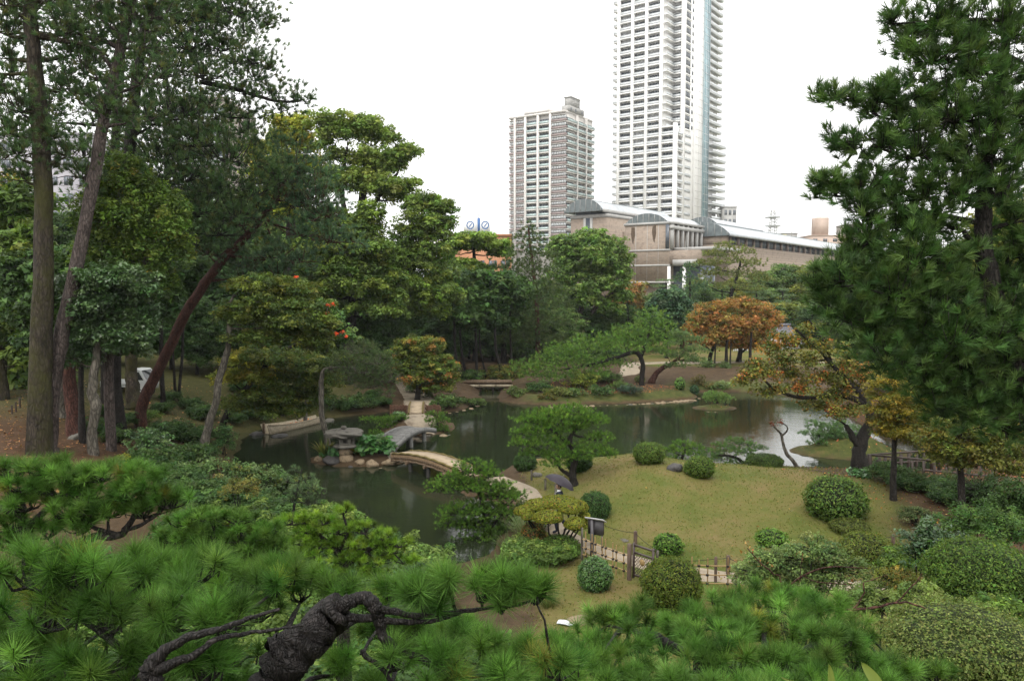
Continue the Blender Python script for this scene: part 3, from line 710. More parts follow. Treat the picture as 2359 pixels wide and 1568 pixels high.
tree('slender_tree', 'thin pale reddish trunk rising behind the moored boat', 'tree', 52, [[(703,948,9),(709,900,9),(712,850,8),(716,790,6)]], [(715,780,35,20),(735,800,30,18)], col=MAPLE, leaf=0.12, cr=0.3, lp=30, bark=M_bark_pale)
# camphors
CAM = [((0.115, 0.16, 0.036), 3), ((0.155, 0.20, 0.055), 1.6), ((0.075, 0.12, 0.028), 2)]
CAMD = [((0.075, 0.115, 0.026), 3), ((0.11, 0.15, 0.03), 1.6), ((0.05, 0.085, 0.022), 1.6)]
CK = dict(leaf=0.14, cr=0.48, lp=54, shell=0.42, dens=0.9, lr=1.4, rk=1.12)
tree('camphor_tree', 'tall yellow-green camphor with cloud-like boughs against the white sky', 'camphor tree', 68,
     [[(812,760,34),(822,620,28),(830,520,22),(838,440,16),(846,380,11)],[(824,600,16),(850,500,12),(880,440,9),(915,400,6)],[(820,560,16),(790,470,12),(790,400,8),(800,340,5)]],
     [(800,285,36,17),(742,282,28,14),(850,292,34,16),(884,315,28,16),(760,302,26,16),(822,310,36,18),(938,346,22,16),(868,362,40,18),(906,362,26,15),(884,384,36,16),(826,372,30,16),(925,372,16,10),
      (795,410,40,22),(845,415,40,22),(880,430,40,20),(915,452,34,16),(770,360,24,16),(745,330,20,12),(940,425,22,14),(760,420,35,24)], col=CAM, **CK)
tree('camphor_tree', 'yellowish camphor top showing between the pine boughs', 'camphor tree', 70,
     [[(665,760,28),(668,560,22),(672,420,14),(676,330,8)]],
     [(692,285,22,16),(682,310,26,18),(645,278,18,12),(650,320,26,20),(700,335,26,18),(625,340,26,20),(660,370,34,20),(715,380,30,20),(610,400,36,26),(660,430,40,26),(590,350,24,18),(640,480,40,24)],
     col=[((0.17, 0.19, 0.025), 3), ((0.13, 0.16, 0.03), 2), ((0.25, 0.2, 0.03), 0.5)], **CK)
tree('camphor_tree', 'wide olive camphor whose lowest boughs arch towards the umbrella-shaped tree', 'camphor tree', 66,
     [[(870,820,30),(890,720,26),(905,640,20),(940,590,16),(985,555,10)],[(896,680,14),(930,620,10),(975,590,7),(1010,560,4)]],
     [(982,470,34,18),(1028,480,18,13),(1012,514,30,16),(968,505,34,18),(938,536,36,18),(994,540,34,16),(955,475,22,13),(1025,520,16,14),(950,575,40,20),(1000,580,30,16),(968,612,44,18),(1030,672,28,15),(1046,690,16,11),(994,680,40,16),(945,650,45,18),(1010,640,36,14),(920,595,30,18),(1040,640,14,10),(975,715,45,16)], col=CAMD, **CK)
tree('camphor_tree', 'rounded bright camphor crown in the middle of the left wood', 'camphor tree', 62,
     [[(800,860,26),(806,760,22),(812,660,16),(820,580,10)]],
     [(850,488,26,18),(776,508,36,18),(814,520,34,18),(850,530,34,18),(752,540,30,16),(790,568,40,18),(838,565,40,18),(882,580,34,18),(740,580,36,18),(700,570,36,18),(800,610,46,18),(860,625,44,18),(740,625,44,18),(895,680,34,16),(850,660,46,18),(790,660,46,18),(910,640,26,16),(730,670,40,16),(880,715,40,16),(830,710,40,16)], col=CAMD, **CK)
tree('autumn_shrub_tree', 'loose tree with orange-tipped leaves hanging beside the pond inlet', 'tree', 60,
     [[(960,925,12),(965,880,10),(975,840,8),(985,810,5)]],
     [(990,798,30,16),(950,795,26,14),(1030,840,26,18),(1005,862,34,18),(940,840,34,18),(975,830,36,18),(1040,870,16,12),(960,870,34,14),(1000,890,34,12),(920,810,24,14)],
     col=[((0.085, 0.11, 0.022), 3), ((0.20, 0.10, 0.028), 0.6), ((0.055, 0.085, 0.02), 2.4), ((0.13, 0.13, 0.028), 1)], leaf=0.10, cr=0.36, lp=60)
# shrubs and saplings on the left bank
GL = [((0.05, 0.10, 0.035), 3), ((0.08, 0.14, 0.05), 1.2), ((0.03, 0.06, 0.025), 1.5)]
loose_bush('rounded glossy shrub on the left bank between pale trunks', 345, 1020, 50, 40, GL, mat=M_gloss, leaf=0.09, cr=0.2)
loose_bush('flat-topped little shrub at the foot of the red-barked leaning pine', 333, 958, 36, 13, [((0.07, 0.11, 0.025), 1)], leaf=0.08, cr=0.18)
loose_bush('small dark shrub on thin stems beside the glossy shrub', 420, 992, 34, 20, GL, leaf=0.09, cr=0.2)
loose_bush('green shrub beside the foot of the pale bent trunk', 510, 1012, 32, 36, GL, leaf=0.09, cr=0.2)
loose_bush('low shrub behind the pale bent trunk', 590, 950, 45, 22, [((0.03, 0.06, 0.03), 1)], leaf=0.11, cr=0.25)
loose_bush('dark low shrub on the bank right of the boat', 830, 925, 40, 24, DARKG, leaf=0.12, cr=0.28)
loose_bush('bluish dark shrub on the bank above the boat', 760, 930, 30, 22, DARKG, leaf=0.12, cr=0.28)
loose_bush('thin low shrub with yellowing leaves at the foot of the pale grey knotted trunk', 300, 1062, 40, 14, [((0.16, 0.16, 0.02), 1), ((0.06, 0.09, 0.02), 2)], leaf=0.07, cr=0.16)
loose_bush('rounded shrub right of the planked causeway', 1020, 930, 30, 20, [((0.04, 0.075, 0.02), 2), ((0.06, 0.1, 0.03), 1)], leaf=0.10, cr=0.24)
loose_bush('clipped dark ball shrub on a stem beside the causeway path', 958, 893, 24, 14, DARKG, leaf=0.10, cr=0.22)
loose_bush('second dark shrub on the slope beside the causeway path', 985, 905, 20, 12, [((0.05, 0.07, 0.02), 1)], leaf=0.10, cr=0.22)
MIXG = [((0.05, 0.085, 0.03), 3), ((0.08, 0.12, 0.05), 1.5), ((0.10, 0.11, 0.03), 0.7)]
loose_bush('wide low mixed shrubs on the near left shore below the pale bent trunk', 560, 1115, 120, 40, MIXG, leaf=0.09, cr=0.22, dens=0.95,
           blobs=[(470,1085,55,28),(540,1088,55,28),(610,1100,50,30),(500,1130,65,30),(580,1145,60,30),(650,1135,50,32),(700,1165,40,26),(440,1120,50,28),(630,1175,50,24)])
loose_bush('brownish-green rounded shrub on the near left shore', 555, 1128, 42, 22, [((0.09, 0.085, 0.022), 2), ((0.06, 0.07, 0.02), 1)], leaf=0.05, cr=0.13, Y=24)
tree('young_pine', 'slender young pine with sparse upright branches at the near shore', 'pine tree', 25,
     [[(675,1200,7),(680,1150,6),(690,1100,4),(695,1080,3)]],
     [(680,1080,16,9),(700,1100,26,12),(660,1105,18,10),(720,1120,18,12),(690,1130,34,14),(665,1150,24,12),(715,1155,24,14)],
     kind='pine', col=[((0.06, 0.095, 0.05), 1)], k=26, L=0.12, w=0.007, sp=0.2, twr=0.006)
# ---------------------------------------------------------------- far bank and middle distance
tree('umbrella_tree', 'flat-topped light green umbrella-shaped tree below the white sign building', 'tree', 86,
     [[(1094,860,12),(1096,760,11),(1092,660,10),(1093,600,8),(1090,570,6)]],
     [(1088,548,40,8),(1050,562,32,9),(1130,562,36,9),(1030,580,20,9),(1155,580,24,11),(1090,566,45,9),(1060,612,40,12),(1105,630,28,14),(1030,610,18,10),(1080,640,26,8)],
     col=[((0.11, 0.17, 0.035), 3), ((0.15, 0.2, 0.04), 1.5), ((0.07, 0.11, 0.03), 1)], leaf=0.2, cr=0.5, lp=44, dens=1.1)
tree('pine_tree', 'dark pine spray between the umbrella-shaped tree and the tall conifer', 'pine tree', 84,
     [[(1160,860,11),(1162,740,10),(1158,660,8),(1165,610,5)]], [(1150,615,30,9),(1175,600,24,8),(1160,640,30,12),(1185,625,22,8),(1150,690,36,18),(1120,690,36,18),(1170,720,30,18)],
     kind='pine', col=DKP, k=27, L=0.3, w=0.0390, sp=0.6, twr=0.02)
tree('tall_conifer', 'tall muted-green conifer in front of the striped apartment block', 'conifer', 82,
     [[(1240,860,12),(1238,760,11),(1232,660,9),(1222,570,6),(1217,525,3)]],
     [(1218,526,14,12),(1206,545,26,13),(1236,555,28,14),(1212,580,38,15),(1248,590,36,16),(1205,615,44,16),(1245,625,46,18),(1218,655,56,18),(1262,670,44,18),(1200,690,50,18),(1245,705,62,20),(1205,735,60,20),(1260,750,62,20),(1220,780,66,18),(1275,795,50,18),(1180,770,40,18)],
     kind='pine', col=[((0.045, 0.07, 0.03), 3), ((0.06, 0.085, 0.035), 2)], bark=M_bark_red, k=30, L=0.32, w=0.0312, sp=0.52, outw=0.7, upw=0.5, twr=0.015, rk=1.2, dens=0.8)
tree('camphor_tree', 'round bright green camphor with forked trunk left of the brown museum', 'camphor tree', 93,
     [[(1337,820,17),(1336,770,16),(1335,740,15),(1344,690,12),(1350,650,8)],[(1340,760,10),(1362,722,9),(1380,700,8),(1402,682,6),(1420,670,4)]],
     [(1318,556,32,15),(1362,548,36,14),(1400,562,32,15),(1290,580,30,17),(1425,590,24,18),(1345,580,44,18),(1385,595,40,18),(1310,610,36,18),(1410,625,34,18),(1438,640,14,18),(1350,630,44,18),(1290,645,30,18),(1385,660,40,16),(1425,680,24,16),(1320,670,36,16),(1360,695,34,12),(1405,710,28,12),(1290,690,26,14)],
     col=[((0.085, 0.14, 0.035), 3), ((0.12, 0.175, 0.05), 2), ((0.055, 0.095, 0.028), 1.5)], bark=M_bark_grey, leaf=0.19, cr=0.55, lp=46, dens=0.85)
BRP = [((0.075, 0.14, 0.03), 3), ((0.10, 0.17, 0.04), 1.5), ((0.045, 0.085, 0.025), 1.5)]
tree('leaning_pine', 'bright green pine whose long limb leans left over the far bank', 'pine tree', 67,
     [[(1478,880,12),(1480,840,11),(1465,812,10),(1425,822,8),(1370,838,6),(1300,850,4)],[(1474,830,8),(1490,780,6),(1503,740,4)]],
     [(1502,733,26,13),(1525,750,20,9),(1472,765,30,12),(1432,772,28,11),(1510,775,30,11),(1440,798,42,12),(1392,792,32,11),(1350,798,36,12),(1302,812,40,12),(1335,835,42,12),(1262,838,40,13),(1400,838,42,11),(1232,862,34,12),(1292,868,40,11),(1500,805,38,12),(1360,862,36,10),(1205,845,24,10)],
     kind='pine', col=BRP, k=24, L=0.24, w=0.025, sp=0.36, twr=0.012, upw=0.8, rk=1.4, pk=1.7, dens=0.8)
tree('niwaki_pine', 'grey-green layered garden pine on a red curving trunk at the far bank', 'pine tree', 69,
     [[(1497,884,15),(1508,864,13),(1523,849,11),(1545,838,8),(1570,815,6),(1575,785,4)]],
     [(1565,768,32,8),(1592,782,32,8),(1558,792,30,8),(1600,806,34,9),(1565,820,42,9),(1535,812,26,8),(1600,832,34,8),(1555,842,30,7)],
     kind='pine', col=[((0.08, 0.125, 0.055), 3), ((0.11, 0.16, 0.075), 1)], bark=M_bark_red, k=30, L=0.2, w=0.0221, sp=0.32, twr=0.012)
AUT = [((0.185, 0.095, 0.032), 3), ((0.23, 0.10, 0.034), 1.4), ((0.155, 0.115, 0.032), 2), ((0.095, 0.095, 0.025), 1.6)]
tree('cherry_tree', 'orange autumn cherry on the lawn beyond the pond, nearer the leaning pine', 'cherry tree', 82,
     [[(1634,842,10),(1637,815,9),(1648,785,7),(1655,750,5)],[(1640,810,6),(1615,790,4),(1600,770,3)]],
     [(1640,712,30,13),(1608,735,24,12),(1660,735,36,14),(1625,755,32,13),(1660,770,36,13),(1595,760,18,10),(1640,790,30,11),(1605,780,22,10),(1670,705,26,12)],
     col=AUT, leaf=0.115, cr=0.36, lp=24, shell=0.85, dens=0.75, rk=1.2, bark=M_bark_dark)
tree('cherry_tree', 'wide orange autumn cherry with several dark trunks near the tiled-roof house', 'cherry tree', 84,
     [[(1700,845,13),(1703,820,11),(1708,785,8),(1715,745,5)],[(1703,815,6),(1735,790,4),(1760,765,3)]],
     [(1700,702,32,13),(1735,708,32,13),(1768,725,28,13),(1700,735,40,14),(1742,745,36,14),(1785,745,18,11),(1710,768,40,13),(1760,772,30,12),(1720,795,40,11),(1775,795,24,10),(1690,790,24,10)],
     col=AUT, leaf=0.115, cr=0.36, lp=24, shell=0.85, dens=0.75, rk=1.2, bark=M_bark_dark)
for lab, px, f, w_ in [('young staked tree stem in front of the orange cherries', 1645, 872, 4.5), ('dark tree trunk between the two orange cherries', 1672, 846, 7), ('dark forked trunk at the right of the orange cherries', 1727, 846, 7), ('thin dark stem right of the staked young tree', 1681, 862, 4)]:
    tree('slender_tree', lab, 'tree', 80, [[(px, f, w_), (px + 1, f - 40, w_ * .9), (px + 3, f - 90, w_ * .6)]], [(px + 4, f - 100, 20, 10), (px - 8, f - 88, 16, 8)], col=AUT, leaf=0.16, cr=0.4, lp=22, shell=0.6)
tree('autumn_tree', 'brownish half-bare tree left of the layered garden pines', 'tree', 102,
     [[(1440,790,7),(1442,750,6),(1445,710,4)]], [(1440,690,30,16),(1412,718,26,14),(1462,670,22,14),(1470,705,24,16),(1430,735,34,14)],
     col=[((0.2, 0.1, 0.04), 2), ((0.16, 0.12, 0.04), 2), ((0.1, 0.1, 0.035), 1)], leaf=0.2, cr=0.5, lp=24, shell=0.6)
tree('small_conifer', 'dark small conifer between the camphor and the dark evergreen', 'conifer', 96, [[(1447,800,5),(1447,740,4),(1446,690,2)]],
     [(1446,690,10,14),(1447,712,18,12),(1447,735,24,12),(1448,758,28,11)], kind='pine', col=[((0.045, 0.08, 0.045), 1)], k=27, L=0.3, w=0.0390, sp=0.6, twr=0.02)
tree('evergreen_tree', 'round dark evergreen left of the orange cherries', 'tree', 90, [[(1534,810,8),(1536,770,8),(1540,730,6)]],
     [(1540,685,30,15),(1522,705,26,14),(1558,705,26,15),(1540,722,34,14),(1530,745,30,12),(1556,742,20,12)], col=[((0.035, 0.07, 0.04), 3), ((0.06, 0.1, 0.055), 1.5)], leaf=0.22, cr=0.5, lp=40)
NIW = [((0.12, 0.17, 0.10), 2), ((0.09, 0.135, 0.075), 1)]
for lab, px, py, sc2 in [('pale layered garden pine below the museum columns', 1533, 646, 1.0), ('pale layered garden pine above the orange cherry', 1741, 660, 1.0), ('pale layered garden pine half hidden beneath the olive pine', 1662, 662, 0.8), ('pale layered garden pine right of the orange cherry', 1802, 668, 0.8)]:
    tree('niwaki_pine', lab, 'pine tree', 120, [[(px, py + 90, 5), (px + 2, py + 40, 4), (px, py + 5, 3)]],
         [(px, py, 20 * sc2, 4), (px - 16 * sc2, py + 14, 18 * sc2, 4), (px + 17 * sc2, py + 14, 18 * sc2, 4), (px, py + 27, 26 * sc2, 4.5), (px - 22 * sc2, py + 40, 18 * sc2, 4), (px + 24 * sc2, py + 42, 20 * sc2, 4)],
         kind='pine', col=NIW, k=24, L=0.24, w=0.0390, sp=0.42, twr=0.02, spread=0.2)
tree('spreading_pine', 'large olive-toned spreading pine in front of the museum', 'pine tree', 116,
     [[(1676,745,10),(1680,700,9),(1690,660,8),(1700,625,6),(1705,600,4)]],
     [(1672,568,28,10),(1640,585,28,11),(1708,582,30,11),(1620,608,30,12),(1680,602,42,12),(1736,608,28,12),(1650,630,42,13),(1712,632,42,13),(1618,648,26,12),(1750,642,26,12),(1680,660,40,11),(1735,665,28,10)],
     kind='pine', col=[((0.095, 0.115, 0.04), 3), ((0.12, 0.14, 0.05), 1.5)], bark=M_bark_dark, k=24, L=0.34, w=0.0455, sp=0.55, twr=0.025)
tree('dark_pine', 'dark blue-green pine in front of the museum entrance columns', 'pine tree', 110, [[(1590,760,7),(1590,700,6),(1588,640,4)]],
     [(1590,620,22,14),(1580,645,28,14),(1602,665,30,16),(1580,690,34,16),(1605,715,34,14)], kind='pine', col=BLP, k=24, L=0.34, w=0.0455, sp=0.6, twr=0.02)
BACK = [((0.06, 0.09, 0.035), 3), ((0.085, 0.12, 0.05), 1.6), ((0.04, 0.065, 0.03), 1.5)]
for lab, px, py, n_, cl in [('yellow-green rounded tree above the tiled-roof house', 1818, 715, 5, [((0.13, 0.145, 0.03), 1), ((0.09, 0.11, 0.03), 1)]), ('grey-green shrubby tree beside the tiled-roof house', 1880, 720, 6, BACK)]:
    bl = [(px + rng.normal() * 20, py + rng.random() * 85, 32, 17) for q in range(n_)] + [(px, py, 30, 13)]
    tree('background_tree', lab, 'tree', 128 if py < 650 else 112, [[(px, 770, 9), (px + 2, 700, 7), (px, py + 10, 4)]], bl, col=cl, leaf=0.34, cr=0.75, lp=38, dens=0.9)
# trunks of the central grove
for lab, px, p2, w_, Yq in [('dark grove trunk left of the wooden footbridge', 1075, 1062, 6, 76), ('tall dark grove trunk above the wooden footbridge', 1098, 1096, 7, 74), ('dark grove trunk with a lean above the footbridge', 1120, 1106, 5, 75), ('leaning dark trunk right of the footbridge', 1158, 1142, 7, 75), ('thin grove trunk beside the bright leaning pine', 1180, 1176, 5, 78), ('dark slanting trunk at the edge of the camphor wood', 1058, 1048, 6, 72)]:
    tree('grove_tree', lab, 'tree', Yq, [[(px, 875, w_), (p2, 800, w_ * .9), (p2 - 2, 720, w_ * .75), (p2, 680, w_ * .5)]],
         [(p2 + rng.normal() * 18, 640 + q * 24 + rng.normal() * 8, 34, 17) for q in range(5)], col=DARKG, leaf=0.24, cr=0.6, lp=36, group='trunks of the grove by the footbridge')
loose_bush('low shrubs under the grove beside the footbridge', 1075, 870, 44, 18, DARKG, leaf=0.14, cr=0.35, Y=73)
loose_bush('low olive shrubs under the grove right of the footbridge', 1160, 862, 60, 20, [((0.06, 0.08, 0.02), 1), ((0.1, 0.09, 0.02), .5)], leaf=0.14, cr=0.35, Y=76)
loose_bush('dark hedge-like undergrowth behind the bright leaning pine', 1300, 830, 110, 28, DARKG, leaf=0.18, cr=0.45, Y=86, blobs=[(1230,825,50,26),(1310,830,50,26),(1390,830,50,26)])
loose_bush('dark undergrowth behind the footbridge grove', 1110, 820, 90, 40, DARKG, leaf=0.2, cr=0.5, Y=92, blobs=[(1050,810,45,40),(1120,815,45,40),(1190,815,45,40)])
loose_bush('yellow-green weeping shrub on the far bank', 1340, 876, 36, 24, [((0.10, 0.12, 0.022), 2), ((0.07, 0.09, 0.02), 1)], leaf=0.13, cr=0.3)
loose_bush('low green shrub on the far bank', 1428, 890, 24, 11, [((0.06, 0.1, 0.03), 1)], leaf=0.12, cr=0.25)
loose_bush('blue-grey dark shrub on the far bank', 1455, 898, 26, 12, [((0.03, 0.05, 0.035), 1)], leaf=0.12, cr=0.25)
bush('small clipped mound at the foot of the red curving trunk', 1473, 873, 12, 8, (0.08, 0.1, 0.03), leaf=0.13)
bush('light green upright shrub on the bank end', 1566, 884, 12, 15, [((0.08, 0.14, 0.04), 1)], leaf=0.14, lump=0.15)
bush('dark clipped ball at the water edge of the bank end', 1599, 898, 11, 11, (0.025, 0.055, 0.025), leaf=0.12)
loose_bush('brownish rounded shrub behind the dark clipped ball', 1605, 878, 16, 14, [((0.08, 0.075, 0.025), 1)], leaf=0.14, cr=0.3)
loose_bush('pale green small shrub near the far shore', 1668, 888, 14, 11, [((0.11, 0.15, 0.06), 1)], leaf=0.14, cr=0.3)
loose_bush('low reddish shrub on the far shore below the cherries', 1635, 893, 18, 8, [((0.12, 0.09, 0.03), 1), ((0.06, 0.09, 0.03), 1)], leaf=0.14, cr=0.3)
loose_bush('dark shrub hanging over the inlet left bank', 1085, 925, 30, 12, [((0.045, 0.075, 0.02), 1)], leaf=0.12, cr=0.28)
loose_bush('green shrub at the water edge right of the footbridge', 1190, 905, 26, 13, [((0.06, 0.09, 0.025), 1)], leaf=0.12, cr=0.28)
loose_bush('round shrub in front of the footbridge end', 1045, 925, 22, 16, [((0.035, 0.06, 0.02), 1)], leaf=0.1, cr=0.24)
for lab, px, py in [('low hedge shrub on the far lawn left', 1625, 855), ('low hedge shrub on the far lawn middle', 1665, 852), ('low hedge shrub on the far lawn near the cherries', 1740, 850)]:
    loose_bush(lab, px, py, 18, 8, [((0.05, 0.075, 0.025), 1)], leaf=0.14, cr=0.3, Y=79)
# tiny islet pine and the pines of the islet on the right
tree('islet_pine', 'tiny spreading pine on the smallest round islet', 'pine tree', 60, [[(1650,938,5),(1652,928,4),(1648,918,3)]],
     [(1650,908,26,5),(1632,916,16,4.5),(1668,916,20,4.5),(1650,922,28,5)], kind='pine', col=[((0.09, 0.15, 0.05), 1), ((0.12, 0.18, 0.06), .6)], k=33, L=0.15, w=0.0156, sp=0.2, twr=0.008)
for lab, px, py in [('small bluish pine on the left of the wooded islet', 1890, 1000), ('small bluish pine on the right of the wooded islet', 1945, 1000)]:
    tree('islet_pine', lab, 'pine tree', 43.5, [[(px + 8, py + 45, 8), (px + 2, py + 25, 6), (px - 4, py, 4)]],
         [(px - 10, py - 22, 26, 8), (px + 14, py - 12, 28, 8), (px - 22, py - 2, 26, 8), (px + 8, py + 6, 30, 9), (px + 26, py + 2, 20, 8), (px - 6, py + 18, 24, 7)],
         kind='pine', col=[((0.06, 0.11, 0.045), 2), ((0.085, 0.14, 0.06), 1)], k=36, L=0.16, w=0.0117, sp=0.22, twr=0.008)

for lab, px, py, rx, ry, cl in [('dark overhanging shrub on the far bank below the bright pine limb', 1240, 893, 34, 14, DARKG), ('olive low shrub at the water of the far bank', 1285, 905, 30, 11, [((0.07, 0.085, 0.022), 1)]), ('green low shrub in the middle of the far bank', 1320, 908, 26, 10, [((0.05, 0.08, 0.025), 1)]),
                             ('dark green low shrub near the weeping shrub', 1385, 900, 28, 12, DARKG), ('small reddish-green shrub on the far bank slope', 1262, 918, 22, 8, [((0.08, 0.07, 0.02), 1), ((0.05, 0.08, 0.02), 1)]), ('dark shrub behind the weeping shrub', 1360, 868, 34, 14, DARKG), ('green shrub between the path and the bright pine', 1405, 868, 30, 13, [((0.06, 0.1, 0.03), 1)])]:
    loose_bush(lab, px, py, rx, ry, cl, leaf=0.13, cr=0.28, lp=30)
# ---------------------------------------------------------------- background wood: a few kinds of tree, each standing many times
def wood_proto(col, leaf, h=11.0, rad=4.2, lp=40, cr=0.7, n=15):
    global TRI
    TRI = True; mb = MB(); tb = MB(); tw = None
    tb.tube(curve_pts([(0, 0, -.3), (.1, .05, h * .3), (-.1, .1, h * .6), (0, 0, h * .85)], 12), np.linspace(.28, .06, 12), 8, wob=.15)
    for q in range(n):
        t = q / (n - 1); z = h * (.22 + .72 * t); a_ = q * 2.4; rr = rad * .62 * math.sin(math.pi * (.18 + .74 * t)) ** .7 * (0.6 if t > .9 else 1)
        c = np.array([rr * math.cos(a_), rr * math.sin(a_), z]); r = np.array([1, 1, .72]) * rad * (.50 - .12 * t) * (0.9 + .3 * rng.random())
        leaf_blob(mb, c, r, col, leaf, cr, lp, 0.9, 0.4); limb(tb, (0, 0, z * .75), c, .07, .03, sides=5)
    TRI = False
    return tb.mesh('trunk', M_bark_dark, smooth=True), mb.mesh('crown', M_leaf), h
PROTO = {'dark': wood_proto([((0.028, 0.055, 0.02), 3), ((0.044, 0.08, 0.026), 2)], .22, lp=60),
         'mid': wood_proto([((0.06, 0.105, 0.032), 3), ((0.09, 0.14, 0.045), 1.6), ((0.04, 0.07, 0.024), 1.5)], .2, lp=66),
         'olive': wood_proto([((0.10, 0.12, 0.024), 3), ((0.14, 0.15, 0.03), 1.5), ((0.065, 0.085, 0.02), 1.5)], .19, lp=66)}
WLAB = {('far', 'mid'): 'mid green rounded tree of the wood between the pond and the museum', ('far', 'dark'): 'dark rounded tree of the wood between the pond and the museum',
        ('far', 'olive'): 'olive rounded tree of the wood between the pond and the museum',
        ('left', 'dark'): 'dark rounded tree deep in the wood behind the white truck', ('left', 'mid'): 'mid green rounded tree deep in the wood behind the white truck', ('left', 'olive'): 'olive rounded tree deep in the wood behind the white truck',
        ('right', 'olive'): 'olive-yellow rounded tree on the leafy slope behind the wooden railing', ('right', 'dark'): 'dark rounded tree on the leafy slope behind the wooden railing', ('right', 'mid'): 'mid green rounded tree on the leafy slope behind the wooden railing'}
def wood_tree(zone, kind, px, top, Y, wide=1.0):
    t_, c_, h = PROTO[kind]; x = (px - CX) / FOC * Y; g = tz(x, Y); z1 = 9.1 + (665 - top) / FOC * Y; k = (z1 - g) / (h * 1.06)
    T = thing('wood_tree', WLAB[(zone, kind)], 'tree', (x, Y, g), group='trees of the wood: ' + zone + ' ' + kind, rz=rng.random() * 6.28)
    s_ = max(.5, k); w_ = max(.55, min(1.5, s_)) * wide
    T.scale = (w_, w_, s_)
    put(t_, 'trunk', T); put(c_, 'crown', T)
for px, top, Y, kind in [(1010,640,104,'dark'),(1062,668,100,'dark'),(1120,672,104,'mid'),(1178,650,108,'dark'),(1238,640,112,'dark'),(1290,660,108,'dark'),(1345,700,110,'dark'),(1402,690,112,'mid'),(1452,668,116,'dark'),(1500,672,118,'mid'),(1556,668,122,'dark'),(1606,640,126,'mid'),(1645,650,128,'mid'),(1700,636,130,'olive'),(1752,622,132,'mid'),(1806,604,134,'mid'),(1850,606,132,'olive'),(1900,598,130,'mid'),(1950,592,128,'mid'),(2000,596,126,'dark'),(2060,590,124,'mid'),(2120,588,122,'mid'),(2190,580,120,'dark'),(2260,580,118,'mid'),(2330,576,116,'dark'),
                         (1195,760,90,'mid'),(1250,772,92,'dark'),(1300,765,90,'mid'),(1352,775,94,'dark'),(1400,765,96,'mid'),(1440,772,98,'mid'),(1030,770,84,'dark'),(1080,775,88,'mid'),(1135,770,86,'dark'),(1500,770,100,'dark'),(1570,740,104,'mid'),(1660,720,110,'dark'),(1720,735,112,'mid'),(1780,730,110,'dark'),(1870,742,106,'dark'),(1935,735,104,'mid'),(2000,720,102,'mid'),(2070,720,100,'dark'),(2140,715,98,'mid'),(2215,705,96,'mid'),(2290,700,94,'dark')]:
    wood_tree('far', kind, px, top, Y, 1.15)
for px, top, Y, kind in [(-20,440,72,'olive'),(60,470,76,'mid'),(140,480,74,'dark'),(215,470,78,'mid'),(290,460,76,'dark'),(360,450,80,'dark'),(430,440,78,'dark'),(500,450,82,'dark'),(570,430,84,'mid'),(640,440,86,'olive'),(720,470,84,'mid'),(790,520,82,'dark'),(860,560,80,'dark'),(920,600,84,'dark'),(975,640,82,'dark'),
                         (20,640,58,'dark'),(110,650,60,'dark'),(195,660,62,'dark'),(270,640,64,'dark'),(390,660,62,'dark'),(450,680,60,'dark'),(540,690,64,'dark'),(620,700,62,'dark'),(710,720,64,'dark'),(770,740,66,'dark'),(850,740,64,'dark'),(905,760,66,'dark'),(1010,720,78,'dark')]:
    wood_tree('left', kind, px, top, Y, .95)
for px, top, Y, kind in [(2010,770,60,'mid'),(2070,720,56,'dark'),(2130,650,54,'mid'),(2200,600,52,'dark'),(2270,520,50,'olive'),(2335,460,48,'olive'),(2390,420,46,'olive'),(2150,800,47,'dark'),(2230,800,46,'dark'),(2310,780,44,'dark'),(2380,760,42,'mid')]:
    wood_tree('right', kind, px, top, Y, 1.0)

# low undergrowth: one shrub form standing many times
def under_proto(col, leaf=.075):
    mb = MB(); tb = MB()
    for q in range(5):
        a_ = q * 1.26; c = np.array([.42 * math.cos(a_), .42 * math.sin(a_), .38 + .12 * (q % 2)]); leaf_blob(mb, c, np.array([.42, .42, .34]), col, leaf, .17, 40, 1.2, .45); limb(tb, (0, 0, -.1), c, .025, .01, sides=4)
    return mb.mesh('foliage', M_leaf), tb.mesh('stem', M_bark_dark)
UP = {'dark': under_proto([((0.03, 0.06, 0.02), 3), ((0.05, 0.085, 0.026), 1.5)]), 'fresh': under_proto([((0.055, 0.095, 0.022), 3), ((0.08, 0.125, 0.03), 1.4)])}
def under(kind, lab, grp, x, y, s_=1.0):
    T = thing('low_shrub', lab, 'shrub', (x, y, tz(x, y)), group=grp, rz=rng.random() * 6.28); k = s_ * (.8 + .5 * rng.random()); T.scale = (k, k, k * .9)
    put(UP[kind][1], 'stem', T); put(UP[kind][0], 'foliage', T)
for q in range(64):
    x = -6.5 + rng.random() * 13.5; y = 5.5 + rng.random() * 10.5
    if (y > 13.5 and x > 0.3) or (x > 1.2 and y < 11) or y < 9: continue
    under('fresh' if rng.random() < .6 else 'dark', 'low leafy shrub on the slope beneath the needle cushions', 'low shrubs under the near pines', x, y, 1.0)
for px, py in [(250,960),(280,985),(375,950),(395,925),(440,940),(470,965),(545,975),(560,950),(610,940),(650,955),(690,950),(390,1010),(455,1020),(270,1020),(560,905),(640,905),(725,925),(880,935),(860,915),(800,945),(235,1000),(440,1160),(480,1170),(520,1180),(560,1190),(600,1195),(640,1205),(420,1130),(400,1110),(380,1090),(690,1215),(350,1080),(460,1060),(420,1070)]:
    p = gnd(px, py); under('dark', 'dark low shrub scattered on the left bank', 'low shrubs on the left bank', p[0], p[1], 1.0)
for px, py in [(2080,1125),(2150,1135),(2225,1150),(2290,1170),(2180,1160),(2330,1185),(2050,1108)]:
    p = gnd(px, py); under('dark', 'dark low shrub on the shaded right slope', 'low shrubs on the right slope', p[0], p[1], .8)
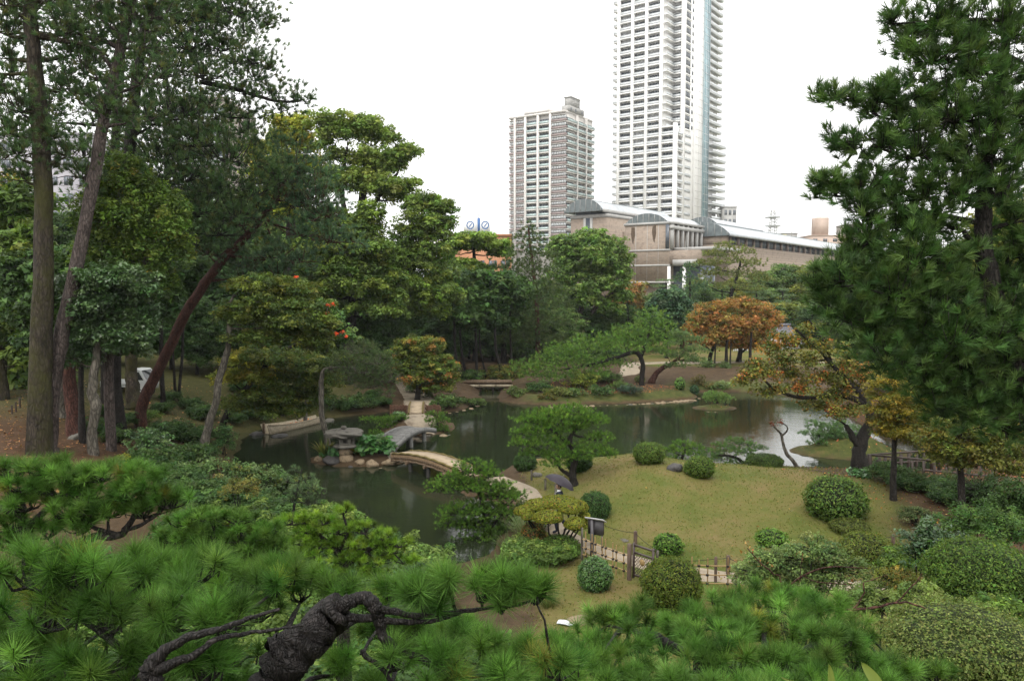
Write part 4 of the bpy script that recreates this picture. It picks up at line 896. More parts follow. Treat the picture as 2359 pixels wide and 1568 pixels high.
for px, py in [(1180,1285),(1210,1300),(1240,1300),(1160,1300),(1195,1235),(1190,1210)]:
    p = gnd(px, py); under('fresh', 'fresh green low shrub at the near pond shore', 'low shrubs at the near shore', p[0] + .5, p[1], .7)

for q in range(120):
    x = -11 + rng.random() * 11.2; y = 10 + rng.random() * 19; z_, sd_ = terrain(np.array([x]), np.array([y]), True)
    if sd_[0] < 0.5 or (x > -1.5 and y > 16.5): continue
    under('fresh' if rng.random() < .45 else 'dark', 'low leafy shrub of the thicket between the near pines and the pond', 'thicket between the near pines and the pond', x, y, 1.15)
# ---------------------------------------------------------------- pines and clipped bushes of the lawn
LP1 = [((0.062, 0.125, 0.02), 3), ((0.088, 0.158, 0.028), 1.5), ((0.04, 0.085, 0.016), 1.5)]
tree('garden_pine', 'trained garden pine with a crooked black trunk on the lawn behind the umbrella', 'pine tree', 32.5,
     [[(1328,1140,22),(1322,1110,18),(1318,1085,16),(1325,1060,15),(1318,1030,13),(1312,1010,11),(1330,985,9),(1350,968,6)],
      [(1322,1108,9),(1308,1092,9),(1292,1080,8),(1284,1062,6)],[(1316,1030,8),(1290,1005,7),(1262,985,5)]],
     [(1262,952,40,12),(1310,948,46,12),(1220,966,32,10),(1350,968,36,11),(1285,972,46,12),(1376,966,24,9),(1240,990,44,12),(1200,995,22,8),(1320,985,30,9),(1380,1008,30,10),(1215,1020,34,11),(1262,1020,42,12),(1360,1035,36,11),(1395,1045,22,9),(1290,1045,40,12),(1235,1045,32,10),(1330,1050,32,9),(1275,1068,28,8)],
     kind='pine', col=LP1, bark=M_bark_dark, k=24, L=0.12, w=0.0135, sp=0.155, twr=0.006, pk=1.35, rk=1.25, upw=1.1, outw=0.5, dens=0.72)
tree('garden_pine', 'cloud-pruned pine with pads spreading low over the pond edge', 'pine tree', 28.6,
     [[(1130,1290,16),(1128,1240,13),(1120,1200,11),(1110,1160,9),(1095,1110,6)],[(1125,1220,8),(1150,1190,6),(1165,1165,5)]],
     [(1090,1080,38,13),(1130,1092,22,9),(1045,1098,26,9),(1015,1122,30,9),(1065,1115,42,11),(1110,1125,36,10),(1150,1118,26,10),(1150,1140,44,11),(1190,1140,18,8),(1060,1175,42,12),(1110,1175,46,12),(1160,1180,34,12),(1040,1205,26,10),(1090,1205,46,12),(1140,1215,46,13),(1180,1210,26,12),(1100,1240,44,12),(1150,1250,36,14)],
     kind='pine', col=LP1, bark=M_bark_dark, k=24, L=0.12, w=0.0125, sp=0.145, twr=0.006, pk=1.4, rk=1.36, upw=1.1, outw=0.5, dens=0.68)
tree('garden_pine', 'low bright green pine behind the round bush on the lawn crest', 'pine tree', 37.6,
     [[(1572,1075,8),(1570,1060,7),(1574,1045,6),(1580,1030,4)]], [(1570,1022,30,7),(1598,1030,22,7),(1545,1035,24,7),(1575,1040,32,8),(1605,1048,22,7),(1555,1055,26,7)],
     kind='pine', col=LP1, k=34, L=0.13, w=0.009, sp=0.18, twr=0.007, pk=1.2, dens=0.8)
tree('garden_pine', 'wide low pine leaning over the water beyond the lawn crest', 'pine tree', 37.4,
     [[(1722,1105,12),(1724,1085,9),(1705,1060,8),(1680,1050,6),(1650,1048,4)],[(1715,1068,6),(1730,1045,5),(1720,1020,3)]],
     [(1690,1012,22,6),(1720,1022,30,7),(1665,1025,28,7),(1750,1032,18,6),(1700,1038,40,8),(1640,1040,28,7),(1735,1052,26,7),(1660,1056,34,7),(1700,1066,30,6)],
     kind='pine', col=[((0.05, 0.10, 0.03), 2), ((0.075, 0.13, 0.035), 1)], k=34, L=0.13, w=0.009, sp=0.18, twr=0.007, pk=1.2, dens=0.8)
BG = [((0.05, 0.085, 0.016), 3), ((0.075, 0.105, 0.02), 1)]
bush('round clipped bush on the crest of the lawn above a dark boulder', 1495, 1044, 38, 27, BG, leaf=0.048)
bush('round clipped bush right of the dark boulder on the lawn crest', 1611, 1076, 35, 27, BG, leaf=0.048)
bush('low dark clipped dome at the water side of the lawn crest', 1761, 1086, 42, 19, [((0.03, 0.055, 0.012), 3), ((0.05, 0.07, 0.016), 1)], leaf=0.048, Y=35.0)
bush('largest dense green round bush on the bare brown part of the lawn', 1924, 1150, 72, 56, [((0.055, 0.095, 0.02), 3), ((0.075, 0.115, 0.025), 1.5), ((0.035, 0.065, 0.016), 1.5)], leaf=0.068, lump=0.10, rough=0.09)
bush('dark clipped ball beside the person under the umbrella', 1371, 1166, 36, 36, [((0.028, 0.062, 0.018), 3), ((0.045, 0.08, 0.024), 1)], leaf=0.044)
bush('dark ball at the foot of the garden pine trunk', 1333, 1066, 30, 24, [((0.026, 0.055, 0.015), 1)], leaf=0.048)
bush('dark ball at the left shore end of the lawn', 1209, 1065, 27, 22, [((0.026, 0.055, 0.015), 1)], leaf=0.048)
bush('leafy green ball just behind the slatted gate', 1538, 1255, 35, 27, [((0.05, 0.10, 0.018), 3), ((0.085, 0.15, 0.028), 1.4)], leaf=0.060, lump=0.1, rough=0.08)
bush('glossy dark egg-shaped bush in front of the bamboo fence', 1370, 1324, 41, 43, [((0.038, 0.085, 0.022), 3), ((0.07, 0.125, 0.04), 1.2)], leaf=0.040, mat=M_gloss, rough=0.05)
bush('big olive clipped ball hiding the right side of the gate', 1545, 1347, 71, 66, [((0.055, 0.08, 0.012), 3), ((0.085, 0.10, 0.016), 1.2), ((0.035, 0.055, 0.010), 1)], leaf=0.040, rough=0.06)
bush('low clipped mound under the cloud-pruned azalea', 1290, 1262, 50, 30, [((0.04, 0.075, 0.014), 3), ((0.06, 0.09, 0.018), 1)], leaf=0.040)
bush('reddish-brown tinged mound left of the low clipped mound', 1228, 1245, 32, 40, [((0.05, 0.07, 0.016), 2), ((0.13, 0.06, 0.02), 1)], leaf=0.040, lump=0.12, Y=25.4)
bush('bright green rounded bush at the lower edge of the lawn', 1777, 1240, 38, 22, [((0.065, 0.125, 0.022), 3), ((0.09, 0.16, 0.03), 1)], leaf=0.056, rough=0.08, lump=0.1, Y=23.5)
bush('grey-green low dome below the largest round bush', 1957, 1216, 46, 18, [((0.06, 0.075, 0.018), 1)], leaf=0.040)
bush('olive dome between the rope post and the light-leaved shrubs', 1994, 1264, 64, 38, [((0.06, 0.085, 0.016), 2), ((0.085, 0.10, 0.02), 1)], leaf=0.048, lump=0.1, rough=0.07)
loose_bush('little open shrub with bare forked stems on the brown slope', 2110, 1190, 40, 26, [((0.05, 0.075, 0.03), 2), ((0.09, 0.11, 0.05), 1)], leaf=0.044, cr=0.11, lp=34, blobs=[(2090,1185,22,18),(2132,1192,22,18),(2110,1178,18,12)])
# cloud-pruned azalea beside the path
AZ = [((0.10, 0.115, 0.014), 3), ((0.14, 0.14, 0.018), 1.5), ((0.07, 0.085, 0.012), 1.5), ((0.15, 0.085, 0.02), 0.35)]
def cloud_azalea():
    Y = 25.2; s = Y / FOC
    pads = [(1285,1157,52,18,0.5),(1240,1164,38,18,0.3),(1330,1168,28,20,0.2),(1207,1178,26,16,0),(1312,1172,30,18,-.3),(1262,1192,38,19,-.6),(1326,1208,30,19,-.7),(1346,1190,16,16,0.1),(1215,1190,16,14,-.2)]
    b0 = at(1275, 1262, Y); b0[2] = tz(b0[0], b0[1])
    o = thing('cloud_azalea', 'azalea pruned into yellow-green cushions on dark twisted stems by the path', 'shrub', b0)
    tb = MB()
    for pi, (px, py, rx, ry, dy) in enumerate(pads):
        c = at(px, py, Y + dy); r = np.array([rx * s, rx * s * 0.85, ry * s]) * .92
        m = int(2600 * rx / 40); u = rsphere(m * 2); u = u[u[:, 2] > -0.45][:m]; m = len(u)
        u2 = u.copy(); u2[:, 2] = np.where(u2[:, 2] < 0, u2[:, 2] * 0.75, u2[:, 2])
        f = 1 + 0.06 * vnoise(u[:, 0] * 4 + px, u[:, 1] * 4, u[:, 2] * 4) - np.abs(rng.normal(size=m)) * 0.06
        P = c + u2 * r * f[:, None]
        mb = MB(); leaves(mb, P, unit(u + rng.normal(size=(m, 3)) * 0.5 + np.array([0, 0, .3])), 0.05, cols(AZ, m, 0.2, 0.08))
        q = mb.obj('cushion', M_leaf, origin=b0); q.parent = o; q.location = (0, 0, 0)
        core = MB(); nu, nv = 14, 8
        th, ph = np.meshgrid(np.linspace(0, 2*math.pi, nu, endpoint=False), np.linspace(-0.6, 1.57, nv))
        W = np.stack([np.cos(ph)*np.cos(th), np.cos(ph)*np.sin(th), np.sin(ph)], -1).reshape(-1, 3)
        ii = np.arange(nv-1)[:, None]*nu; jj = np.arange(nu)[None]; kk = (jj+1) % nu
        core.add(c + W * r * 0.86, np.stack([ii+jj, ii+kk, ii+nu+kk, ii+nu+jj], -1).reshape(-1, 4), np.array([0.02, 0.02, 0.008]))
        tw_ = core.obj('twigs', M_leaf, q, smooth=True, origin=b0); tw_.location = (0, 0, 0)  # closed dark core, the cushion's inner shade painted into its colour
        limb(tb, b0 + np.array([rng.normal() * .15, rng.normal() * .15, -.05]), c - np.array([0, 0, r[2] * .3]), 0.055, 0.02, sides=7, bend=0.5)
        for q2 in range(5):
            e = rsphere(1)[0]; limb(tb, c - np.array([0, 0, r[2] * .7]) + e * 0.1, c + e * r * np.array([.7, .7, .1]), 0.018, 0.008, sides=5)
    t_ = tb.obj('stem', M_bark_dark, o, smooth=True, origin=b0); t_.location = (0, 0, 0)
cloud_azalea()
# persimmon-like cherry at the right, bare crooked plum, maples
PER = [((0.075, 0.085, 0.018), 3), ((0.11, 0.10, 0.022), 2.4), ((0.18, 0.09, 0.022), 1.0), ((0.25, 0.08, 0.024), 0.4), ((0.045, 0.062, 0.016), 1.8)]
tree('autumn_cherry', 'thick gnarled dark trunk with sparse orange and olive leaves hanging over the pond', 'cherry tree', 33.4,
     [[(1985,1090,40),(1978,1045,31),(1985,1010,29),(1998,985,24),(2005,960,20),(1996,930,17),(1965,890,13),(1920,845,10),(1880,800,8),(1830,758,4)],
      [(1978,1030,20),(1960,1000,14),(1948,978,9)],[(1996,930,14),(1930,908,12),(1860,916,9),(1800,904,7),(1765,880,5),(1740,842,3)],[(1920,845,6),(1890,775,5),(1862,735,3)]],
     [(1760,850,34,14),(1728,855,30,10),(1800,825,36,14),(1830,780,34,12),(1865,825,38,16),(1905,795,32,14),(1900,865,40,16),(1950,835,36,15),(1960,885,36,15),(1840,888,32,12),(1780,795,28,10),(1860,748,24,9),(1715,872,20,8),(1990,860,32,14),(1885,928,34,10),(1935,945,34,11),(1770,898,28,9),(1820,855,32,13),(1920,905,34,12),(1745,830,22,8),(1800,770,24,9),(1960,935,24,10)],
     col=PER, leaf=0.068, cr=0.24, lp=19, shell=0.75, dens=0.8, droop=1.0, bark=M_bark_dark, rk=1.25, jit=0.3)
tree('bare_plum', 'bare crooked branch with a few red leaves standing at the water', 'tree', 35.2,
     [[(1848,1100,11),(1832,1070,9),(1812,1045,8),(1803,1022,7),(1800,1002,6),(1788,988,4),(1778,978,3)],[(1800,1004,5),(1812,992,4),(1812,982,3),(1800,972,2)]],
     [(1780,978,8,5),(1800,970,7,4)], col=[((0.12, 0.03, 0.02), 1)], leaf=0.05, cr=0.14, lp=7, bark=M_bark_pale, dens=0.5)
tree('maple_tree', 'yellow-gold maple sprays beside the gnarled dark trunk', 'maple', 29,
     [[(2058,1100,14),(2059,1060,12),(2062,1000,10),(2075,940,7),(2080,900,5)]],
     [(2030,885,30,11),(2060,870,34,11),(2045,915,40,12),(2095,905,36,13),(2025,945,32,11),(2075,945,44,12),(2040,972,34,11),(2110,965,44,13),(2090,995,46,11),(2140,930,40,14),(2050,1000,34,9),(2130,1010,40,10)],
     col=[((0.15, 0.115, 0.016), 2), ((0.105, 0.095, 0.015), 2), ((0.065, 0.075, 0.014), 2)], leaf=0.05, cr=0.2, lp=40, dr=1.2, shell=0.5)
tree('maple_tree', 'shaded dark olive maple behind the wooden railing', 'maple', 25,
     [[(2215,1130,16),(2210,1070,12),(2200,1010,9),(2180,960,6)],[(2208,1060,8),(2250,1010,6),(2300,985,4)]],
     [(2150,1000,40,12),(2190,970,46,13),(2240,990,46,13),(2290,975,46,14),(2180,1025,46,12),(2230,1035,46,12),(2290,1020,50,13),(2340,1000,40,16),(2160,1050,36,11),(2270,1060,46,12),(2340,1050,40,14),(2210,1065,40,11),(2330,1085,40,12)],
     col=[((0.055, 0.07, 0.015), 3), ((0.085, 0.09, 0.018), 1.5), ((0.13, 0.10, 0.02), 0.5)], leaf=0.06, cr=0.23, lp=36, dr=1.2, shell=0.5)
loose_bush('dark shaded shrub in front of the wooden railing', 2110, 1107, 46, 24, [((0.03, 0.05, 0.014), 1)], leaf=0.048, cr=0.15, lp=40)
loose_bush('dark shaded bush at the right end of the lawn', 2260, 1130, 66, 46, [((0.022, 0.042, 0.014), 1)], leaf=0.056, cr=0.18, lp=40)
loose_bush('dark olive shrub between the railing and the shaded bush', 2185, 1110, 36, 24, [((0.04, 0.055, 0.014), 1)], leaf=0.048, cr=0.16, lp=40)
loose_bush('big-leaved low plant at the foot of the gnarled dark trunk', 1985, 1092, 26, 9, [((0.04, 0.09, 0.03), 1)], leaf=0.16, cr=0.2, lp=16, mat=M_gloss)
# shrubberies at the lower right
SH1 = [((0.065, 0.115, 0.022), 3), ((0.10, 0.155, 0.03), 1.4), ((0.04, 0.075, 0.018), 1.4)]
bush('huge domed green azalea at the lower right', 2262, 1325, 125, 85, SH1, leaf=0.033, Y=13.2, lump=0.13, rough=0.08, core=(0.025, 0.042, 0.010))
bush('light-leaved azalea bank below the huge dome', 2220, 1480, 170, 80, [((0.085, 0.115, 0.03), 3), ((0.13, 0.155, 0.05), 1.5), ((0.05, 0.075, 0.02), 1.4)], leaf=0.027, Y=9.5, lump=0.14, rough=0.09, core=(0.035, 0.05, 0.014))
loose_bush('dark glossy camellia left of the huge dome', 2145, 1265, 72, 58, [((0.03, 0.065, 0.025), 3), ((0.06, 0.10, 0.045), 1.5)], Y=15.5, leaf=0.072, cr=0.16, lp=30, mat=M_gloss, dens=1.6)
loose_bush('mid green shrub behind the huge domed azalea', 2270, 1215, 100, 45, [((0.035, 0.075, 0.018), 3), ((0.055, 0.10, 0.022), 1)], Y=17.5, leaf=0.048, cr=0.15, lp=48, dens=1.8)
loose_bush('light grey-green leafy shrubs in front of the lawn', 1850, 1290, 130, 50, [((0.08, 0.12, 0.04), 3), ((0.12, 0.165, 0.06), 1.4), ((0.05, 0.085, 0.028), 1)], Y=17, leaf=0.055, cr=0.14, lp=30, dens=1.1,
           blobs=[(1790,1290,70,34),(1880,1270,70,30),(1860,1310,80,34),(1760,1325,60,26),(1940,1310,60,34),(1840,1340,90,26)])
loose_bush('yellowing low shrub between the camellia and the needles', 2060, 1345, 70, 36, [((0.10, 0.11, 0.022), 2), ((0.17, 0.12, 0.03), 0.7), ((0.06, 0.085, 0.02), 1.4)], Y=14.5, leaf=0.040, cr=0.12, lp=40, dens=1.5)
# long grass by the pond
def grass_clump(label, px, py, Y, n, L, spread, col, w=0.012):
    b0 = at(px, py, Y); b0[2] = tz(b0[0], b0[1]) 
    mb = MB(); th = rng.random(n) * 2 * math.pi; out = rng.random(n) ** 0.6 * spread
    d = np.stack([np.cos(th), np.sin(th), np.zeros(n)], -1); ll = L * (0.6 + 0.5 * rng.random(n))
    base = b0 + d * (rng.random(n) * 0.25)[:, None]
    side = np.stack([-np.sin(th), np.cos(th), np.zeros(n)], -1) * w * 0.5
    pts = []
    for t in (0, 0.4, 0.75, 1.0):
        pts.append(base + d * (out * t ** 1.5 * ll)[:, None] + np.array([0, 0, 1.0]) * (ll * (t - 0.45 * (out / spread) * t * t))[:, None])
    V = np.stack([pts[0]-side, pts[0]+side, pts[1]-side, pts[1]+side, pts[2]-side*.7, pts[2]+side*.7, pts[3], pts[3]+side*.05], 1).reshape(-1, 3)
    f = np.array([[0,1,3,2],[2,3,5,4],[4,5,7,6]])
    mb.add(V, (np.arange(n)[:, None, None] * 8 + f).reshape(-1, 4), np.repeat(cols(col, n, .25, .08), 8, 0))
    o = tag(mb.obj('grass_clump', M_grass, origin=b0), label, 'grass')
    return o
grass_clump('pale arching pampas-like grass beside the cloud-pruned pine', 1210, 1262, 26.2, 420, 1.15, 0.9, [((0.12, 0.16, 0.06), 1), ((0.2, 0.23, 0.12), .5)])
grass_clump('arching grass clump at the near pond shore', 1170, 1290, 25.8, 260, 0.9, 0.9, [((0.08, 0.12, 0.04), 1)])
grass_clump('thin sedge clump at the edge of the bare earth', 1262, 1400, 20.5, 260, 0.5, 0.9, [((0.11, 0.14, 0.045), 1)], 0.01)

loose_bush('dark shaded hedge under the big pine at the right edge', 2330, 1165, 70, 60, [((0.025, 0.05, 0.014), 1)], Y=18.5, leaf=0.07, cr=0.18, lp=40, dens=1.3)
loose_bush('green leafy shrub left of the camellia below the rope post', 2075, 1300, 56, 36, SH1, Y=16.5, leaf=0.06, cr=0.14, lp=40, dens=1.5)
loose_bush('fresh green shrub in front of the huge dome', 2130, 1400, 80, 46, [((0.085, 0.12, 0.03), 2), ((0.12, 0.15, 0.045), 1), ((0.05, 0.08, 0.02), 1)], Y=11.5, leaf=0.05, cr=0.12, lp=44, dens=1.5)
loose_bush('pale leafy shrub spilling down between the bare stems', 2000, 1390, 76, 44, [((0.09, 0.125, 0.035), 2), ((0.06, 0.09, 0.022), 1)], Y=12.5, leaf=0.05, cr=0.12, lp=44, dens=1.4)
loose_bush('light shrub hugging the end of the second bamboo fence', 1740, 1330, 54, 34, [((0.08, 0.12, 0.04), 3), ((0.12, 0.16, 0.06), 1.4)], Y=19, leaf=0.06, cr=0.13, lp=36, dens=1.4)
loose_bush('broad green shrub at the bottom right corner', 2330, 1420, 90, 50, SH1, Y=10.5, leaf=0.05, cr=0.12, lp=44, dens=1.4)
# ---------------------------------------------------------------- the big pine at the right
RP = [((0.042, 0.082, 0.026), 3), ((0.07, 0.118, 0.038), 1.8), ((0.027, 0.052, 0.02), 1.4)]
tree('tall_pine', 'big dense dark pine filling the right side with long soft needles', 'pine tree', 11.5,
     [[(2470,1180,60),(2430,1050,56),(2385,920,52),(2330,800,48),(2292,700,44),(2272,600,40),(2264,500,36),(2272,400,30),(2296,250,24),(2315,100,18),(2330,-60,12)]],
     [(2055,38,30,16),(2100,60,45,22),(2165,40,52,26),(2235,70,54,30),(2310,50,54,32),(2085,105,36,15),(2150,125,52,22),(2230,150,60,28),(2315,150,50,30),
      (1888,213,22,9),(1925,222,30,10),(1970,228,32,12),(2020,215,34,15),(2060,190,34,16),(2010,246,30,13),(2070,250,48,24),(2130,225,55,28),(2200,255,60,30),(2285,250,60,36),
      (1925,316,28,13),(1965,330,40,18),(2035,320,50,22),(2110,335,60,28),(2190,345,60,30),(2270,340,60,34),
      (1892,405,30,15),(1882,438,22,11),(1925,432,38,18),(1985,418,48,24),(2055,430,54,26),(2130,430,56,28),(2215,430,52,28),(2300,420,50,30),
      (1990,478,40,16),(2065,505,52,22),(2140,510,52,24),(2000,540,36,18),(2340,480,40,30),
      (1960,575,38,20),(2020,570,52,26),(2095,575,60,30),(2170,590,54,30),(2240,560,40,24),
      (1882,648,28,15),(1930,630,42,22),(1990,640,52,26),(2060,650,60,30),(2140,665,62,32),(2220,660,54,30),(2310,640,50,34),
      (1898,690,30,16),(1950,715,46,24),(2020,730,60,30),(2105,745,68,32),(2195,760,68,34),(2285,750,62,34),
      (2000,775,40,20),(2055,810,54,24),(2135,820,64,28),(2225,830,70,32),(2315,820,56,36),(2190,880,70,28),(2270,890,70,32),(2335,900,50,36),(2130,870,50,20),(2240,940,60,24),(2310,960,60,30),(2180,930,50,20),(2350,560,40,36),(2350,240,40,40),(2350,340,40,36),(2350,700,40,36),(2440,120,60,34,.4),(2450,260,70,36,-.4),(2480,400,80,36,.5),(2460,540,80,36,-.3),(2500,660,80,36,.4),(2480,780,80,36,-.5),(2560,560,60,30,.2),(2560,720,60,30,-.2),(2420,20,50,30,0)],
     kind='pine', col=RP, bark=M_bark_dark, k=40, L=0.18, w=0.0118, sp=0.165, zlo=-0.9, outw=0.85, upw=0.6, hi=0.85, shell=0.65, twr=0.006, pk=2.1, rk=1.45, dens=0.78, tstep=2, lr=1.0, spread=0.8,
     extra_limbs=[[(2266,560,16),(2240,555,13),(2205,530,10),(2171,510,7)],[(2270,460,16),(2320,440,13),(2370,410,10)],[(2300,220,9),(2240,130,7),(2190,105,5)],[(2270,520,14),(2100,480,9),(1960,450,5)],[(2290,700,14),(2150,690,9),(1960,670,5)],[(2300,300,10),(2100,250,7),(1930,224,4)]])
# ---------------------------------------------------------------- pines just below the viewpoint
FG = [((0.048, 0.104, 0.02), 3), ((0.07, 0.138, 0.03), 1.5), ((0.03, 0.07, 0.014), 1.7), ((0.10, 0.11, 0.022), 0.1)]
FGY = [((0.08, 0.145, 0.016), 3), ((0.11, 0.18, 0.024), 1.2), ((0.055, 0.105, 0.014), 1)]
def near_pine(label, Y, pads, limbs_, col, k, L, w, sp, name='near_pine', dens=1.0, root=None, hi=1.5, mat=M_bark_dark, upw=1.0, stubs=()):
    tb = MB(); cb = MB(); TP = []; TR = []
    for lm in limbs_:
        P = [at(p[0], p[1], p[3] if len(p) > 3 else Y) for p in lm]; rr = [p[2] * (p[3] if len(p) > 3 else Y) / FOC / 2 for p in lm]
        n = 7 * len(P); C = curve_pts(P, n, 0.35 * np.mean(rr), lm[0][0] * 0.1)
        rad = np.interp(np.linspace(0, len(P) - 1, n), range(len(P)), rr) * (1 + 0.07 * vnoise(np.arange(n) * 0.8, lm[0][0] * .13, 2.0))
        tb.tube(C, rad, 14 if rad.max() > 0.05 else 8, wob=0.10, seed=lm[0][0] * .07)
        TP += list(C); TR += list(rad)
    TP = np.array(TP); TR = np.array(TR)
    for pd in pads:
        px, py, rx, ry = pd[:4]; Yp = pd[4] if len(pd) > 4 else Y; s = Yp / FOC
        c = at(px, py, Yp); r = np.array([rx * s, rx * s * 0.8, ry * s])
        area = (r[0] * r[1] + r[1] * r[2] + r[0] * r[2]) / 3 * 4 * math.pi
        n = max(7, int(dens * 1.32 * area / (sp * sp)))
        K, u = clumps_in(c, r * 1.1, n, 0.34, -0.45); n = len(K)
        D = unit(u * np.array([.6, .6, .3]) + np.array([0, 0, upw]) + rng.normal(size=(n, 3)) * 0.2)
        C = cols(col, n, 0.28, 0.06)
        needles(cb, K, D, C, k, L, w, lo=0.1, hi=hi, shoot=0.45)
        hub = c - np.array([0, 0, r[2] * 0.9 + L * .3])
        dd = np.linalg.norm(TP - hub, axis=1); kx = int(np.argmin(dd))
        limb(tb, TP[kx], hub, min(TR[kx] * .7, 0.02 + .02 * dd[kx]), 0.008, n=8, sides=6, bend=-0.1)
        m1 = hub + (K - hub) * np.array([.55, .55, .25]) + rng.normal(size=(n, 3)) * 0.01
        prisms(tb, np.tile(hub, (n, 1)), m1, 0.009, 0.006); prisms(tb, m1, K - D * L * 0.4, 0.006, 0.0035)
        prisms(tb, K - D * L * 0.7, K + D * L * 0.1, 0.005, 0.003)
    if root is None: root = at(limbs_[0][0][0], limbs_[0][0][1], limbs_[0][0][3] if len(limbs_[0][0]) > 3 else Y)
    b0 = np.array([root[0], root[1], tz(root[0], root[1])])
    # trunk down to the slope
    p0 = at(limbs_[0][0][0], limbs_[0][0][1], limbs_[0][0][3] if len(limbs_[0][0]) > 3 else Y)
    tb.tube(curve_pts([b0 - np.array([0, 0, .15]), b0 * .5 + p0 * .5, p0], 10, 0.02), np.linspace(1.5, 1.0, 10) * TR[0], 12, wob=0.2)
    o = thing(name, label, 'pine tree', b0)
    t_ = tb.obj('trunk', mat, o, smooth=True, origin=b0); t_.location = (0, 0, 0)
    c_ = cb.obj('crown', M_needle, o, origin=b0); c_.location = (0, 0, 0)
    return o
M_fgbark = barkmat('pine_bark_wet', (0.006, 0.005, 0.005), (0.016, 0.013, 0.012), (0.045, 0.037, 0.034), None, 0.6, 30.0, 0.008)
near_pine('pine with a thick sawn-off black limb and stubs across the foreground', 3.4,
    [(790,1345,60,26,4.0),(900,1345,50,24,4.0),(970,1345,50,26),(1040,1330,46,26),(1110,1345,46,26),(1175,1330,50,28),(1235,1350,40,26),(690,1350,50,26,4.2),(1000,1375,40,20),(1150,1375,40,18),
     (900,1500,56,30),(1010,1510,56,30),(1110,1490,60,30,3.8),(1210,1490,60,34,3.8),(1290,1520,60,34),(770,1520,40,24,4.0),(1010,1560,60,26),(1160,1555,70,26),(850,1570,40,16,3.9),(940,1440,36,20,4.2),(960,1465,50,26,4.3),(1040,1460,50,24,4.4),(880,1440,44,22,4.3),(1080,1440,46,20,4.8),(860,1380,40,18,4.4)],
    [[(590,1650,110),(640,1552,98),(690,1492,92),(745,1436,88),(790,1400,84)],
     [(700,1488,62),(665,1482,58),(630,1484,55)],
     [(760,1415,40),(795,1392,36),(822,1378,32),(855,1384,33),(868,1402,34),(874,1440,27),(896,1480,22),(932,1500,20),(985,1526,18),(1060,1562,15)],
     [(862,1396,26),(900,1406,18),(960,1416,15),(1040,1410,13),(1120,1400,10),(1190,1392,8),(1235,1378,5)],
     [(800,1420,22),(870,1425,18),(950,1432,14),(1010,1425,10),(1060,1412,7)],
     [(700,1455,30),(712,1420,22),(735,1398,16),(742,1390,10)],[(770,1410,26),(790,1388,20),(800,1375,15)],
     [(830,1500,14),(870,1530,12),(905,1570,9)],[(946,1505,12),(990,1520,9),(1030,1530,6)]],
    FG, 190, 0.12, 0.0028, 0.132, mat=M_fgbark)
near_pine('dense bright pine on the left with long upright needle tufts', 3.1,
    [(60,1300,90,36),(190,1310,90,34),(320,1300,80,34,3.4),(440,1310,80,34,3.5),(560,1330,70,34,4.0),(640,1320,70,30,4.0),(100,1400,100,40),(260,1400,90,40),(400,1400,80,36),(520,1410,80,36),(600,1390,50,28,4.0),(60,1490,90,40),(220,1500,100,40),(380,1510,70,36),(480,1520,80,36),(130,1560,110,30),(330,1570,80,26),(545,1490,50,30,3.9),(540,1570,40,20,3.9),(10,1350,60,34,3.4),(-10,1420,60,34,3.2),(170,1350,70,30,3.5),(300,1350,70,28,3.7)],
    [[(340,1640,70,2.75),(352,1570,48,2.75),(345,1540,40,2.75),(375,1500,28,2.75),(430,1470,20,2.75),(500,1450,15,2.75),(570,1425,11,2.8),(640,1402,7,2.9)],
     [(350,1550,30,2.75),(400,1525,24,2.72),(450,1505,18,2.72),(500,1470,14,2.75),(560,1460,11,2.8),(640,1448,8,2.85),(700,1440,5,2.9)],[(352,1545,24),(300,1510,20),(240,1460,16),(180,1420,12),(120,1380,9)],[(240,1460,12),(250,1400,9),(260,1360,7)],[(345,1560,20),(200,1560,16),(80,1540,12),(-10,1500,9)],[(375,1500,16),(390,1430,12),(420,1370,8)]],
    FG, 190, 0.125, 0.0028, 0.128, mat=M_fgbark)
near_pine('broad pine whose pads hide the foot of the mossy trunk', 6.4,
    [(30,1075,50,16),(95,1070,56,17),(165,1080,56,18),(235,1085,60,18),(300,1085,50,16),(355,1100,56,22),(50,1110,60,18),(130,1115,66,20),(210,1125,60,20),(290,1125,66,22),(395,1140,46,24),(60,1150,66,20),(160,1165,70,20),(250,1165,60,20),(330,1165,60,22),(30,1200,56,20),(190,1205,50,16),(110,1215,50,18),(20,1240,60,20)],
    [[(90,1330,40),(60,1250,30),(62,1215,24),(40,1190,20),(0,1165,14)],[(62,1218,20),(100,1180,15),(130,1150,10)],[(90,1300,26),(200,1240,20),(275,1230,16),(310,1190,13),(350,1150,9)],[(275,1232,14),(220,1215,10),(190,1195,7)],[(285,1222,12),(330,1205,9),(380,1170,6)]],
    FG, 130, 0.11, 0.0044, 0.14)
near_pine('middle pine of rounded needle cushions left of the pond', 8.0,
    [(430,1195,50,16),(490,1180,44,14),(545,1190,46,15),(400,1225,60,20),(470,1225,60,20),(545,1225,60,20),(610,1215,46,16),(420,1260,66,22),(500,1262,70,22),(580,1258,60,20),(640,1250,46,18),(360,1260,50,20),(450,1295,60,20),(540,1295,60,20),(620,1285,56,18),(340,1290,50,18)],
    [[(470,1400,36),(480,1330,28),(520,1290,22),(560,1260,16),(600,1240,10)],[(490,1320,18),(430,1280,13),(400,1250,9)],[(520,1290,12),(500,1240,9),(490,1205,6)]],
    FG, 105, 0.11, 0.0054, 0.145)
